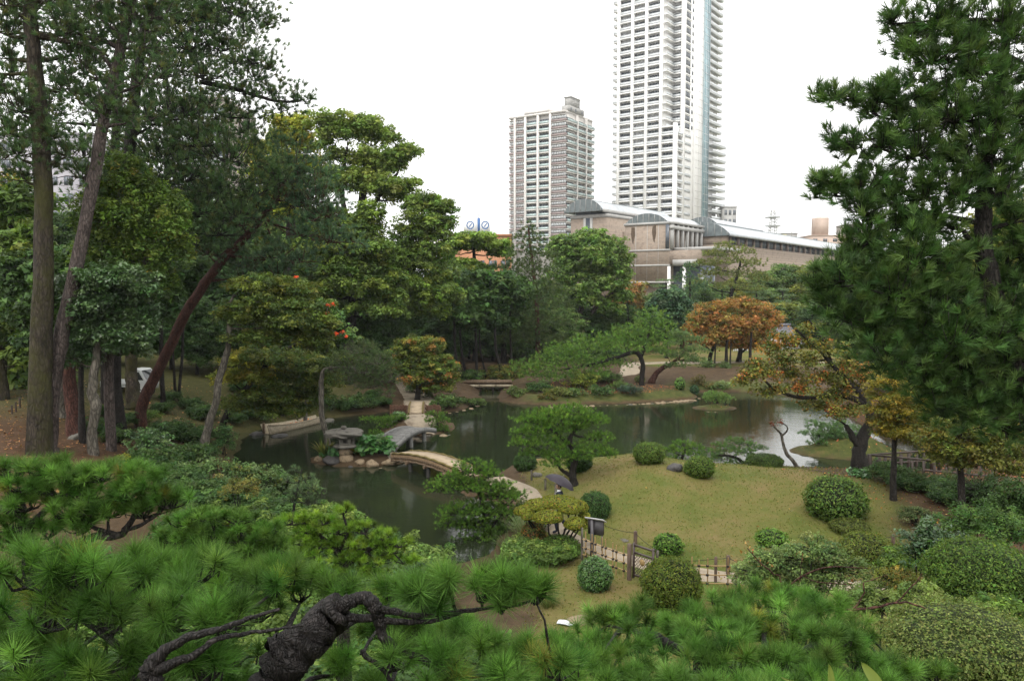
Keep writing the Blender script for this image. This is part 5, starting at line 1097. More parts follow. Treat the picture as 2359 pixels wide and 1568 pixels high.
near_pine('yellow-green cloud pine reaching out over the near pond', 10.5,
    [(700,1185,30,9),(745,1195,34,9),(790,1170,30,9),(660,1195,34,10),(720,1215,44,11),(780,1215,44,12),(840,1215,40,11),(880,1228,36,10),(920,1248,28,9),(700,1240,46,12),(770,1245,50,13),(840,1250,46,12),(900,1262,34,10),(720,1270,50,13),(800,1280,50,13),(870,1285,46,12),(930,1285,34,10),(680,1285,46,14),(760,1305,50,12),(850,1310,46,11)],
    [[(790,1400,26),(785,1340,20),(790,1300,16),(775,1265,13),(740,1235,9),(700,1205,6)],[(788,1310,12),(830,1280,9),(880,1250,6)],[(780,1270,9),(800,1225,7),(790,1185,4)]],
    FGY, 80, 0.095, 0.006, 0.15, upw=1.2, dens=1.0)
near_pine('wide bright pine of round tufts along the lower right', 4.6,
    [(1390,1420,60,26,5.0),(1460,1410,50,24,5.0),(1360,1470,50,26,4.6),(1440,1470,60,26),(1600,1420,64,28,5.2),(1680,1390,60,26,5.4),(1760,1370,64,26,5.6),(1840,1390,64,28,5.4),(1910,1400,54,26,5.2),(1640,1460,70,30),(1730,1440,70,30,5.0),(1820,1450,70,30,5.0),(1910,1460,60,28),(1980,1450,50,26,5.0),(1600,1510,64,30,4.3),(1690,1510,70,30,4.3),(1790,1510,74,30,4.3),(1890,1520,70,30,4.4),(1980,1510,60,28,4.6),(2060,1530,60,26,4.8),(2150,1550,50,20,5.0),(1540,1560,70,26,4.0),(1660,1570,80,24,4.0),(1780,1570,80,24,4.0),(1900,1570,80,24,4.2),(1420,1530,60,30,4.2),(1500,1480,36,20,5.0),(2020,1570,70,20,4.4),(1330,1520,60,30,4.2),(1390,1560,70,26,3.9),(1290,1480,50,24,4.8),(1480,1540,60,28,4.2),(1300,1565,70,24,3.7),(1560,1450,50,22,5.2)],
    [[(1760,1660,60,4.4),(1730,1590,44,4.4),(1700,1560,36,4.5),(1650,1530,28,4.6),(1580,1500,24,4.8),(1530,1480,26,4.8),(1500,1465,22,4.8),(1470,1480,16,4.8),(1475,1500,12,4.8)],[(1730,1580,26,4.4),(1820,1520,20,4.6),(1890,1480,15,4.8),(1960,1450,10,5.0)],[(1750,1600,20,4.4),(1760,1480,14,4.8),(1760,1410,9,5.2)],[(1530,1482,12,4.8),(1560,1505,9,4.8),(1580,1490,6,4.8)],[(1500,1467,14,4.8),(1450,1450,9,4.8),(1400,1440,6,4.9)]],
    FG, 170, 0.108, 0.0034, 0.132, mat=M_fgbark)
# bare reddish twigs above the shrubs
def bare_twig(label, Y, lines, leafc=None):
    tb = MB(); P0 = None; root = None
    for ln in lines:
        P = [at(p[0], p[1], Y) for p in ln]
        if root is None:
            b = P[0].copy(); b[2] = tz(b[0], b[1]); P.insert(0, b); root = b; ln = [(0, 0, ln[0][2] * 1.2)] + list(ln)
        n = 6 * len(P); tb.tube(curve_pts(P, n, 0.01), np.interp(np.linspace(0, len(P) - 1, n), range(len(P)), [p[2] * Y / FOC / 2 for p in ln]), 6, wob=.1)
    o = thing('bare_shrub', label, 'shrub', root); t_ = tb.obj('stem', M_bark_red, o, smooth=True, origin=root); t_.location = (0, 0, 0)
    if leafc:
        mb = MB()
        for (px, py, n) in leafc:
            c = at(px, py, Y); P = c + rng.normal(size=(n, 3)) * 0.09
            leaves(mb, P, unit(rng.normal(size=(n, 3))), 0.055, cols([((0.2, 0.14, 0.06), 2), ((0.15, 0.075, 0.03), 1)], n), 0.5)
        d_ = mb.obj('foliage', M_leaf, o, origin=root); d_.location = (0, 0, 0)
bare_twig('arching bare reddish stems with a few withered leaves over the light shrubs', 15, [[(1800,1360,4),(1780,1320,4),(1750,1295,3.5),(1722,1262,2.5)],[(1800,1360,4),(1850,1325,4),(1910,1305,3.5),(1990,1308,2.5),(2060,1310,2)],[(1850,1325,3),(1885,1340,2.5),(1960,1345,2)],[(1840,1350,2.5),(1845,1300,2),(1848,1270,1.5)]], [(1722,1262,9),(1735,1275,8),(1700,1272,7),(1760,1300,7),(1680,1312,6),(1665,1322,6),(1960,1345,6),(1700,1340,5),(1845,1270,6)])
bare_twig('dead reddish branch sticking out of the needles at the lower right', 7, [[(1925,1420,8),(1960,1405,7),(2020,1398,6),(2080,1385,5),(2130,1400,3)],[(1960,1405,5),(1985,1375,4),(1990,1340,3)],[(2060,1390,4),(2100,1350,3),(2125,1320,2)],[(1990,1340,2),(2040,1325,1.5)]])
# leaf blades poking up at the bottom edge
def blade(label, pts, Y, wpx):
    P = curve_pts([at(p[0], p[1], Y) for p in pts], 14); n = 14; t = np.linspace(0, 1, n)
    wd = wpx * Y / FOC * np.sin(np.clip(t * 0.85 + 0.15, 0, 1) * math.pi) ** 0.8 / 2 + 0.0008
    side = np.array([0.9, 0.35, 0.1]); mb = MB(); mid = P + np.array([0, 0.012, 0])
    V = np.stack([P - side * wd[:, None], mid, P + side * wd[:, None]], 1).reshape(-1, 3)
    i_ = np.arange(n - 1)[:, None] * 3
    mb.add(V, np.concatenate([np.stack([i_ + q, i_ + q + 1, i_ + q + 4, i_ + q + 3], -1).reshape(-1, 4) for q in (0, 1)]), np.array([0.17, 0.22, 0.05]))
    g = P[0].copy(); g[2] = tz(g[0], g[1])
    mb.tube([g, P[0]], [0.006, 0.004], 6, np.array([0.1, 0.12, 0.03]))
    tag(mb.obj('bamboo_grass', M_grass, smooth=True, origin=g), label, 'plant')
blade('broad yellow-green bamboo-grass leaf curving up at the picture bottom beside the bright pine', [(2035,1600),(2012,1560),(1985,1525)], 3.6, 34)
blade('narrow upright bamboo-grass leaf beside the broad curved one', [(1918,1610),(1915,1570),(1910,1530)], 3.6, 22)
blade('slanting thin bamboo-grass leaf left of the upright one', [(1905,1620),(1850,1580),(1800,1560)], 3.6, 16)
# ---------------------------------------------------------------- city beyond the garden
def plain(name, c, rough=0.6, spec=0.4, metal=0.0, var=0.06, sc_=0.8):
    d = [tuple(np.clip(np.array(c) * k, 0, 1)) for k in (1 - var, 1 + var)]
    return surf(name, d[0], d[1], sc_, rough, 0.0, spec=spec, metal=metal)
M_conc_w = plain('white_concrete', (0.78, 0.775, 0.76), 0.7)
M_conc_g = plain('grey_concrete', (0.36, 0.355, 0.34), 0.75, var=0.12)
M_glass_d = plain('dark_glass', (0.09, 0.105, 0.125), 0.12, 0.5, sc_=0.15, var=0.3)
M_glass_b = plain('blue_glass', (0.20, 0.30, 0.33), 0.15, 0.5, sc_=0.3, var=0.25)
M_curtain = plain('curtained_window', (0.45, 0.46, 0.47), 0.3, 0.5, sc_=0.5, var=0.3)
M_rail = plain('balcony_panel', (0.55, 0.575, 0.585), 0.35, 0.5)
M_rail_g = plain('green_glass_panel', (0.40, 0.49, 0.48), 0.2, 0.5, var=0.15)
M_brown = plain('brown_cladding', (0.27, 0.215, 0.205), 0.6)
M_beige = plain('beige_cladding', (0.58, 0.555, 0.525), 0.7)
def bxmesh(name, size, mat, org=(0, 0, 0)):
    sx, sy, sz = size; ox, oy, oz = org
    return MB().box((ox, oy, oz), (ox + sx, oy + sy, oz + sz)).mesh(name, mat, tint=False)
def railing_mesh(name, L, mat, h=1.1, posts=6):
    m = MB(); m.box((0, 0, 0.08), (L, 0.06, h - 0.08)); m.box((0, -0.03, h - 0.06), (L, 0.09, h))
    for q in range(posts + 1):
        x = q * (L - 0.06) / posts; m.box((x, -0.035, 0), (x + 0.06, -0.002, h - 0.06))
    return m.mesh(name, mat, tint=False)
def window_mesh(name, L, h, mat, n=4):
    m = MB(); w_ = L / n
    for q in range(n): m.box((q * w_ + 0.06, 0, 0.1), ((q + 1) * w_ - 0.06, 0.1, h - 0.1))
    return m.mesh(name, mat, tint=False)

def tower():
    Yc = 322.0; base = np.array([(1551 - CX) / FOC * Yc, Yc, tz(69, Yc)])
    T = thing('tower_block', 'very tall white residential tower with rows of balconies rising out of the picture', 'tower', base, rz=R(-36))
    fh = 3.2; n0, n1, nS = 4, 45, 23
    # local: x to the right along the front (front face y = 0, x from -27 to 0), y back
    # white shell of the flats, set back behind the balconies
    MB().box((-27, 1.7, 0), (-6.2, 44, n1 * fh)).box((-6.2, 8.9, 0), (-0.2, 44, n1 * fh)).box((-6.2, 1.72, 0), (-1.7, 8.9, nS * fh)).obj('wall', M_conc_w, T, tint=False)
    pier = MB().box((0, 0, 0), (1.15, 1.75, n1 * fh)).mesh('pier', M_conc_w, tint=False)
    pier_s = MB().box((0, 0, 0), (1.3, 1.75, (nS + 0.3) * fh)).mesh('pier', M_conc_w, tint=False)
    xs = [-27.0, -20.6, -14.2, -7.6]
    for x in xs: put(pier, 'pier', T, (x, -0.05, 0))
    put(pier_s, 'pier', T, (-1.3, -0.05, 0))
    put(MB().box((0, 0, 0), (1.5, 1.6, n1 * fh)).mesh('pier', M_conc_w, tint=False), 'pier', T, (-1.5, 7.2, 0))
    bays = [(xs[0] + 1.15, xs[1]), (xs[1] + 1.15, xs[2]), (xs[2] + 1.15, xs[3]), (xs[3] + 1.15, -1.3)]
    L = 5.2
    wins = [window_mesh('window', 5.0, 2.35, m_) for m_ in (M_glass_d, M_curtain, M_glass_d)]
    rail = railing_mesh('railing', 5.2, M_rail)
    spF = MB().box((-26.9, 0.1, -0.55), (-7.5, 1.69, 0.0)).mesh('floor_band', M_conc_w, tint=False)
    spS = MB().box((-7.4, 0.1, -0.55), (-0.1, 1.69, 0.0)).mesh('floor_band', M_conc_w, tint=False)
    side_l = MB().box((0, 0.6, -0.35), (1.5, 14.5, 0)).box((1.42, 0.6, 0), (1.5, 14.5, 1.0)).mesh('side_balcony', M_conc_w, tint=False)
    side_rl = railing_mesh('side_railing', 13.5, M_rail, 1.1, 8)
    vslab = MB().box((-6.2, 0.4, -0.4), (-4.4, 8.8, 0)).box((-4.4, 7.0, -0.4), (-1.5, 8.8, 0)).mesh('notch_balcony', M_conc_w, tint=False)
    vrail1 = railing_mesh('railing', 6.6, M_rail); vrail2 = railing_mesh('railing', 2.9, M_rail)
    rband = MB().box((-0.2, 8.8, -0.55), (0.02, 14.0, 0)).mesh('floor_band', M_conc_w, tint=False)
    rwin = window_mesh('window', 4.6, 2.3, M_glass_d, 3); swin = window_mesh('window', 1.6, 1.7, M_glass_d, 1); nwin = window_mesh('window', 3.6, 1.5, M_glass_d, 2)
    fr = MB().box((0, 0, -0.35), (1.6, 14, 0)).box((1.52, 0, 0), (1.6, 14, 1.0)).mesh('end_balcony', M_rail, tint=False)
    fr2 = MB().box((0, 0, -0.35), (3.2, 15.5, 0)).box((3.12, 0, 0), (3.2, 15.5, 1.0)).mesh('end_balcony', M_rail, tint=False)
    ledge = MB().box((-30.6, 3.0, -0.3), (-27, 10, 0)).box((-30.6, 3.0, 0), (-30.5, 10, 1.0)).mesh('left_balcony', M_conc_w, tint=False)
    lrail = railing_mesh('railing', 3.4, M_rail, 1.1, 3); lwin = window_mesh('window', 1.3, 1.7, M_glass_d, 1)
    for k in range(n0, n1):
        z = k * fh; low = k < nS
        put(spF, 'floor_band', T, (0, 0, z))
        if low or k == nS: put(spS, 'floor_band', T, (0, 0, z))
        for bi, (xa, xb) in enumerate(bays):
            if bi == 3 and not low: continue
            sx = (xb - xa) / 5.2
            put(wins[int(rng.integers(3))], 'window', T, (xa + 0.1, 1.62, z + 0.05), scale=(sx, 1, 1))
            if not (k in (8, 9) and bi == 1): put(rail, 'railing', T, (xa, 0.18, z), scale=(sx, 1, 1))
        if not low:
            put(vslab, 'notch_balcony', T, (0, 0, z))
            put(vrail1, 'railing', T, (-4.45, 0.45, z), rot=(0, 0, R(90))); put(vrail2, 'railing', T, (-4.4, 7.05, z))
            put(nwin, 'window', T, (-5.9, 8.82, z + 0.7))
            put(rband, 'floor_band', T, (0, 0, z))
            put(rwin, 'window', T, (-0.12, 9.1, z + 0.1), rot=(0, 0, R(90))); put(swin, 'window', T, (-0.14, 15.2, z + 0.5), rot=(0, 0, R(90)))
            put(fr, 'end_balcony', T, (-0.2, 31.5, z))
        else:
            put(side_l, 'side_balcony', T, (-1.7, 0.9, z)); put(side_rl, 'side_railing', T, (-0.14, 1.6, z), rot=(0, 0, R(90)))
            put(rwin, 'window', T, (-1.78, 3.0, z + 0.3), rot=(0, 0, R(90))); put(rwin, 'window', T, (-1.78, 9.5, z + 0.3), rot=(0, 0, R(90)))
            put(fr2, 'end_balcony', T, (-0.2, 31.5, z))
        put(swin, 'window', T, (-0.18, 33.0, z + 0.6), rot=(0, 0, R(90))); put(swin, 'window', T, (-0.18, 39.0, z + 0.6), rot=(0, 0, R(90)))
        put(ledge, 'left_balcony', T, (0, 0, z)); put(lrail, 'railing', T, (-30.5, 2.95, z)); put(lwin, 'window', T, (-29.6, 9.1, z + 0.6))
    MB().box((-30.5, 9.2, 0), (-27.02, 40, n1 * fh)).obj('wall', M_conc_w, T, tint=False)
    # right-hand white panel shaft with joints, then the glazed shaft
    MB().box((-0.19, 17.5, 0), (0.9, 25.0, n1 * fh)).obj('panel_shaft', M_conc_w, T, tint=False)
    jn = MB().box((0, 0, 0), (0.03, 7.5, 0.12)).mesh('panel_joint', M_conc_g, tint=False)
    jv = MB().box((0.9, 20.9, 0), (0.93, 21.02, n1 * fh)).obj('panel_joint', M_conc_g, T, tint=False)
    MB().box((0.0, 25.3, 0), (1.2, 31.3, n1 * fh)).obj('glass_shaft', M_glass_b, T, tint=False)
    tr = MB().box((1.2, 25.3, 0), (1.26, 31.3, 0.12)).mesh('transom', M_rail, tint=False)
    for k in range(n0, n1):
        put(jn, 'panel_joint', T, (0.9, 17.5, k * fh + 1)); put(tr, 'transom', T, (0, 0, k * fh + 0.4))
    for q in range(4): MB().box((1.2, 25.3 + q * 1.96, 0), (1.28, 25.38 + q * 1.96, n1 * fh)).obj('mullion', M_rail, T, tint=False)
    MB().box((-30.5, 1.7, n1 * fh), (-0.2, 44, n1 * fh + 1.5)).obj('roof', M_conc_w, T, tint=False)
    return T
tower()
def striped_block():
    Yc = 350.0; base = np.array([(1300 - CX) / FOC * Yc, Yc, tz(23, Yc)])
    T = thing('apartment_block', 'mid-rise apartment block striped with brown bands and green glass balconies', 'apartment block', base, rz=R(-33))
    fh = 3.12; n0, n1 = 8, 27; top = n1 * fh + 0.8
    MB().box((-29.5, 1.4, 0), (-0.5, 26.5, top)).obj('wall', M_beige, T, tint=False)
    # piers
    pm = MB().box((0, 0, 0), (1.0, 1.5, top)).mesh('pier', M_beige, tint=False)
    for x in (-26.9, -21.3, -14.7, -8.3): put(pm, 'pier', T, (x, -0.1, 0))
    strips = [(-29.6, -26.9), (-25.9, -21.3), (-7.3, 0.3)]
    bal = [(-20.3, -14.7), (-13.7, -8.3)]
    wl = {}
    for k in range(n0, n1):
        z = k * fh
        for (xa, xb) in strips:
            key = (xb - xa)
            if key not in wl:
                wl[key] = ([window_mesh('window', key - 0.1, 1.45, m_, max(2, int(key / 1.1))) for m_ in (M_curtain, M_rail, M_curtain)],
                           MB().box((0, 0, 0), (key, 1.3, 0.9)).mesh('brown_band', M_brown, tint=False), MB().box((0, -0.15, 0), (key + 0.05, 1.35, 0.22)).mesh('ledge', M_beige, tint=False))
            ws, bm, lm = wl[key]
            put(ws[int(rng.integers(3))], 'window', T, (xa, 0.35, z + 1.35)); put(bm, 'brown_band', T, (xa, 0.1, z + 0.23)); put(lm, 'ledge', T, (xa, 0.1, z + 2.9))
        for (xa, xb) in bal:
            key = ('b', xb - xa)
            if key not in wl: wl[key] = (window_mesh('window', xb - xa - .1, 2.2, M_glass_d, 4), railing_mesh('railing', xb - xa, M_rail_g, 1.1, 5), MB().box((0, 0, -0.6), (xb - xa, 1.39, 0)).mesh('floor_band', M_beige, tint=False))
            w_, r_, f_ = wl[key]
            put(w_, 'window', T, (xa, 1.32, z + 0.1)); put(r_, 'railing', T, (xa, 0.1, z)); put(f_, 'floor_band', T, (xa, 0.08, z))
        # right side: three long green-glass balconies a floor
        for yi, (ya, yb) in enumerate([(0.6, 9.6), (10.4, 18.2), (19.0, 26.4)]):
            key = ('r', yi)
            if key not in wl: wl[key] = (MB().box((0, 0, -0.45), (1.4, yb - ya, 0)).mesh('side_slab', M_beige, tint=False), railing_mesh('side_railing', yb - ya, M_rail_g, 1.25, 5), window_mesh('window', (yb - ya) * .8, 1.9, M_glass_d, 4))
            s_, r_, w_ = wl[key]
            put(s_, 'side_slab', T, (-0.52, ya, z)); put(r_, 'side_railing', T, (0.9, ya, z), rot=(0, 0, R(90))); put(w_, 'window', T, (-0.42, ya + .8, z + .3), rot=(0, 0, R(90)))
    for y_ in (9.7, 18.3): MB().box((-0.55, y_, 0), (0.95, y_ + 0.7, top)).obj('pier', M_beige, T, tint=False)
    MB().box((-29.7, 0.0, top), (-0.3, 26.6, top + 0.9)).obj('roof', M_beige, T, tint=False)
    MB().box((-21.3, 0.02, top + .9), (-8.3, 6, top + 2.3)).obj('parapet', M_beige, T, tint=False)
    MB().box((-3.5, 3, top + .9), (0.2, 17, top + 3.4)).obj('penthouse', M_conc_g, T, tint=False)
    MB().box((-3.3, 5, top + 3.4), (-0.1, 13.5, top + 7.2)).box((-3.6, 4.7, top + 7.2), (0.2, 13.8, top + 7.6)).obj('penthouse', M_conc_g, T, tint=False)
    pw = MB().box((0, 0, 0), (0.12, 1.1, 1.2)).mesh('window', M_glass_d, tint=False)
    for y_ in (4.4, 8.6, 14.6): put(pw, 'window', T, (0.13, y_, top + 1.4))
striped_block()

M_brick = surf('museum_brick', (0.205, 0.16, 0.125), (0.30, 0.245, 0.195), 1.0, 0.85, 0.3, 0.02, c3=(0.25, 0.20, 0.158))
BKT = M_brick.node_tree
_b = BKT.nodes['Principled BSDF']
_bt = BKT.nodes.new('ShaderNodeTexBrick'); _bt.inputs['Scale'].default_value = 1.0; _bt.inputs['Brick Width'].default_value = 0.9; _bt.inputs['Row Height'].default_value = 0.3; _bt.inputs['Mortar Size'].default_value = 0.025
_bt.inputs['Color1'].default_value = (1.08, 1.06, 1.05, 1); _bt.inputs['Color2'].default_value = (0.88, 0.88, 0.9, 1); _bt.inputs['Mortar'].default_value = (0.8, 0.8, 0.8, 1)
_mp = BKT.nodes.new('ShaderNodeMapping'); _mp.inputs['Rotation'].default_value = (R(90), 0, 0); BKT.links.new(coords(BKT), _mp.inputs['Vector']); BKT.links.new(_mp.outputs[0], _bt.inputs['Vector'])
_src = _b.inputs['Base Color'].links[0].from_socket
BKT.links.new(mixc(BKT, 0.9, _src, _bt.outputs['Color'], 'MULTIPLY'), _b.inputs['Base Color'])
M_zinc = surf('zinc_roof', (0.10, 0.12, 0.125), (0.16, 0.185, 0.19), 0.8, 0.6, 0.0, spec=0.3)
M_zinc_l = surf('bright_metal_roof', (0.30, 0.32, 0.335), (0.46, 0.48, 0.50), 0.6, 0.35, 0.0, metal=0.2, spec=0.5)
M_stain = surf('ivy_stain', (0.06, 0.045, 0.03), (0.14, 0.10, 0.07), 4, 0.9, 0.3, 0.02)
def vault(T, name, x0, x1, y0, y1, zb, rise, mat, seams=True, n=16, over=0.0, light=None):
    """barrel roof running back along y, standing seams across its end and along its skin"""
    w2 = (x1 - x0) / 2; xc = (x0 + x1) / 2; rad = (w2 * w2 + rise * rise) / (2 * rise); a0 = math.asin(min(1, w2 / rad))
    th = np.linspace(-a0, a0, n + 1); ax = xc + rad * np.sin(th); az = zb - (rad - rise) + rad * np.cos(th)
    m = MB(); V = []; F = []
    for yy in (y0, y1):
        for q in range(n + 1): V.append((ax[q], yy, az[q]))
    for q in range(n): F.append((q, q + 1, n + 1 + q + 1, n + 1 + q))
    m.add(V, F)
    for yy in (y0, y1):
        b_ = [(ax[q], yy, az[q]) for q in range(n + 1)]
        m.add(b_ + [(ax[-1], yy, zb - 0.3), (ax[0], yy, zb - 0.3)], [list(range(n + 3))])
    m.add([(ax[0], y0, zb - .3), (ax[-1], y0, zb - .3), (ax[-1], y1, zb - .3), (ax[0], y1, zb - .3)], [[0, 1, 2, 3]])
    o = m.obj(name, mat, T, tint=False)
    if seams:
        for q in range(1, n, 2):
            h_ = az[q] - zb + 0.25
            MB().box((ax[q] - 0.04, y0 - 0.06, zb - 0.28), (ax[q] + 0.04, y0 - 0.003, zb - 0.28 + h_)).obj('seam', M_conc_g, o, tint=False)
    if light:
        k0 = int(n * 0.78); s = MB(); V = []
        for yy in (y0 - 0.1, y1):
            for q in range(k0, n + 1): V.append((ax[q] + 0.03, yy, az[q] + 0.05))
        c_ = n + 1 - k0; s.add(V, [(q, q + 1, c_ + q + 1, c_ + q) for q in range(c_ - 1)]); s.obj('eaves_sheet', light, o, tint=False)
    return o
def museum():
    Yc = 165.0; base = np.array([(1540 - CX) / FOC * Yc, Yc, tz(33, Yc)])
    T = thing('museum', 'brown tiled museum with concrete bands and grey barrel-vaulted metal roofs', 'building', base, rz=R(-37))
    b = base[2]; Z = lambda py, Y=165.0: 9.1 + (665 - py) / FOC * Y - b
    zt, z1, z2, z3 = Z(517), Z(574), Z(610), Z(648)
    # main block
    MB().box((-10.6, 0, z3 - 0.2), (-0.05, 16, zt)).obj('wall', M_brick, T, tint=False)
    MB().box((-10.6, 2.2, 0), (-3.0, 16, z3 - 0.2)).obj('wall', M_brick, T, tint=False)
    for z in (z1, z2 + 0.1, z3): MB().box((-10.7, -0.12, z - 0.35), (0.06, 15.9, z)).obj('concrete_band', M_conc_g, T, tint=False)
    MB().box((-10.8, -0.16, zt), (0.1, 16, zt + 0.5)).obj('cornice', M_conc_g, T, tint=False)
    for x in (-7.9, -5.2, -2.6): MB().box((x - 0.04, -0.035, z3), (x + 0.04, 0.02, zt)).obj('wall_joint', M_conc_g, T, tint=False)
    vault(T, 'vault_roof', -10.4, -0.6, -0.05, 17, zt + 0.55, 1.9, M_zinc, light=M_zinc_l)
    for x, z_ in ((-8.6, zt - 0.4), (-3.6, zt - 0.2)):
        MB().add([(x - .35, -0.03, z_), (x + .4, -0.03, z_), (x + .5, -0.03, z_ - 1.6), (x + .1, -0.03, z_ - 3.6), (x - .15, -0.03, z_ - 3.2), (x - .5, -0.03, z_ - 1.4)], [[0, 5, 4, 3, 2, 1]]).obj('damp_stain', M_stain, T, tint=False)
    # corner slot, then the colonnaded right face
    MB().box((-0.9, -0.13, z1 + 0.05), (-0.1, 0.0, zt - 0.1)).obj('dark_slot', M_glass_d, T, tint=False)
    for q, y_ in enumerate(np.linspace(0.0, 14.6, 7)):
        MB().box((0.06, y_, z1), (0.75, y_ + 0.55, zt)).obj('column', M_conc_g, T, tint=False)
    MB().box((0.0, -0.16, zt - 1.1), (0.9, 15.6, zt - 0.4)).box((0.0, -0.16, zt + 0.02), (0.9, 15.6, zt + 0.48)).obj('beam', M_conc_g, T, tint=False)
    # lower part by the entrance: dark recess between white columns
    MB().box((-2.6, 2.0, 0), (9, 2.4, z2 - 0.3)).obj('glazing', M_glass_d, T, tint=False)
    for x in (-0.4, 3.0): MB().box((x, -0.1, 0), (x + 0.55, 0.5, z2 - 0.3)).obj('column', M_conc_w, T, tint=False)
    MB().box((0.9, -0.4, z2 - 0.2), (6.2, 5, z2 + 1.0)).obj('canopy', M_conc_g, T, tint=False)
    MB().box((-0.04, 0.0, z2 + 0.1), (6.5, 15.9, z1 - 0.35)).obj('wall', M_brick, T, tint=False)
    MB().box((-0.03, 1.0, z1 - 0.34), (9.5, 15.8, z1 + 0.3)).obj('terrace', M_conc_g, T, tint=False)
    # ladder cage
    for dx in (0.0, 0.5): MB().tube([(3.4 + dx, 0.2, z2 + 1.0), (3.4 + dx, 0.2, z1 + 1.6)], 0.05, 6).obj('ladder_rail', M_conc_g, T, tint=False)
    for q in range(9): MB().tube([(3.4, 0.2, z2 + 1.3 + q * .55), (3.9, 0.2, z2 + 1.3 + q * .55)], 0.03, 5).obj('rung', M_conc_g, T, tint=False)
    # left rear block with the floating vault
    zl = Z(503, 186)
    MB().box((-30.2, 9, 0), (-20.0, 40, zl)).obj('wall', M_brick, T, tint=False)
    MB().box((-20.0, 16, 0), (-11.0, 40, zl - 3)).obj('wall', M_brick, T, tint=False)
    MB().box((-30.3, 8.88, zl), (-19.9, 40, zl + 0.8)).obj('cornice', M_conc_g, T, tint=False)
    for x in (-26.2, -24.4): MB().box((x - .3, 8.7, 0), (x + .3, 9.1, zl)).obj('column', M_conc_g, T, tint=False)
    MB().box((-25.9, 8.8, 0), (-24.7, 8.99, zl)).obj('dark_slot', M_glass_d, T, tint=False)
    MB().box((-29.5, 10, zl + 0.8), (-21, 40, zl + 1.6)).obj('clerestory', M_glass_d, T, tint=False)
    vault(T, 'vault_roof', -31.2, -20.6, 7.5, 44, zl + 1.7, 2.7, M_zinc, light=M_zinc_l)
    MB().box((-20.7, 7.6, zl + 1.1), (-20.3, 44, zl + 1.8)).obj('gutter', M_conc_g, T, tint=False)
    MB().box((-11.0, 3.0, 0), (-10.62, 9, zt)).obj('wall', M_brick, T, tint=False)
    MB().box((-11.6, 2.4, 0), (-11.0, 3.1, zt)).obj('column', M_conc_g, T, tint=False)
    # rear vault
    vault(T, 'vault_roof', -9.5, -1.5, 28, 60, zt + 2.0, 1.7, M_zinc, light=M_zinc_l)
    MB().box((-9.5, 28.3, 0), (-1.8, 60, zt + 1.9)).obj('wall', M_brick, T, tint=False)
    # long right wing
    zr = Z(547, 182)
    MB().box((-8, 17.5, 0), (5.4, 140, zr - 2.0)).obj('wall', M_brick, T, tint=False)
    MB().box((-8, 18.5, zr - 2.0), (4.6, 140, zr + 0.1)).obj('clerestory', M_glass_d, T, tint=False)
    MB().box((-8, 17.5, zr - 2.0), (5.4, 18.4, zr)).obj('wall', M_brick, T, tint=False)
    fin = MB().box((4.6, 0, zr - 2.0), (5.2, 0.5, zr + 0.1)).mesh('fin', M_brown, tint=False)
    for q in range(24): put(fin, 'fin', T, (0, 20 + q * 5.0, 0))
    vault(T, 'vault_roof', -7.5, 6.2, 17.0, 140, zr + 0.2, 3.0, M_zinc, light=M_zinc_l, n=18)
    MB().box((6.0, 17, zr - 0.25), (6.5, 140, zr + 0.3)).obj('gutter', M_zinc_l, T, tint=False)
    vault(T, 'vault_roof', -18, -7.0, 62, 150, zr + 2.6, 1.8, M_zinc, light=M_zinc_l)
    MB().box((-17.8, 62.3, 0), (-7.3, 149, zr + 2.5)).obj('wall', M_brick, T, tint=False)
museum()

def simple_block(label, pxl, pxr, pytop, Y, depth, mat, rows=(), name='building', win=None, cat='building', rz=0.0, wmat=None, ledge=None):
    x0, x1 = (pxl - CX) / FOC * Y, (pxr - CX) / FOC * Y; z1 = 9.1 + (665 - pytop) / FOC * Y
    g = tz((x0 + x1) / 2, Y); w_ = x1 - x0
    T = thing(name, label, cat, ((x0 + x1) / 2, Y, g), rz=rz); h = z1 - g
    MB().box((-w_ / 2, 0, 0), (w_ / 2, depth, h)).obj('wall', mat, T, tint=False)
    MB().box((-w_ / 2 - .15, -.15, h), (w_ / 2 + .15, depth + .15, h + .5)).obj('parapet', mat, T, tint=False)
    if win:
        nx_, fh, ww, wh, first = win
        wm = window_mesh('window', ww, wh, wmat or M_glass_d, 2)
        nr = int((h - first) / fh)
        lm = MB().box((0, -1.1, -0.2), (w_ / nx_ * .96, -0.02, 0)).box((0, -1.1, 0), (w_ / nx_ * .96, -1.02, 1.0)).mesh('balcony', ledge, tint=False) if ledge else None
        for r_ in range(nr):
            for q in range(nx_):
                x = -w_ / 2 + (q + .5) * w_ / nx_ - ww / 2; z = h - 1.0 - wh - r_ * fh
                if z < first: break
                put(wm, 'window', T, (x, -0.06, z))
                if lm: put(lm, 'balcony', T, (-w_ / 2 + q * w_ / nx_ + .1, 0, z - 0.2))
    return T, w_, h, depth
M_orange = surf('orange_brick', (0.34, 0.16, 0.085), (0.44, 0.22, 0.125), 1.5, 0.85, 0.2, 0.02)
M_pinkish = plain('pink_beige_render', (0.44, 0.34, 0.28), 0.8)
M_taupe = plain('taupe_tile', (0.28, 0.245, 0.22), 0.8)
M_mauve = plain('mauve_grey_render', (0.36, 0.345, 0.37), 0.8)
simple_block('orange brick building glimpsed behind the umbrella-shaped tree', 1036, 1178, 546, 150, 14, M_orange, win=(5, 3.4, 1.6, 1.5, 2))
simple_block('white building corner showing left of the umbrella-shaped tree', 985, 1060, 556, 190, 20, M_conc_w, win=(4, 3.4, 1.8, 1.6, 6))
simple_block('taupe apartment block with white balconies behind the dark layered pine', 390, 528, 240, 118, 14, M_taupe, win=(4, 3.1, 2.6, 1.9, 3), ledge=M_rail)
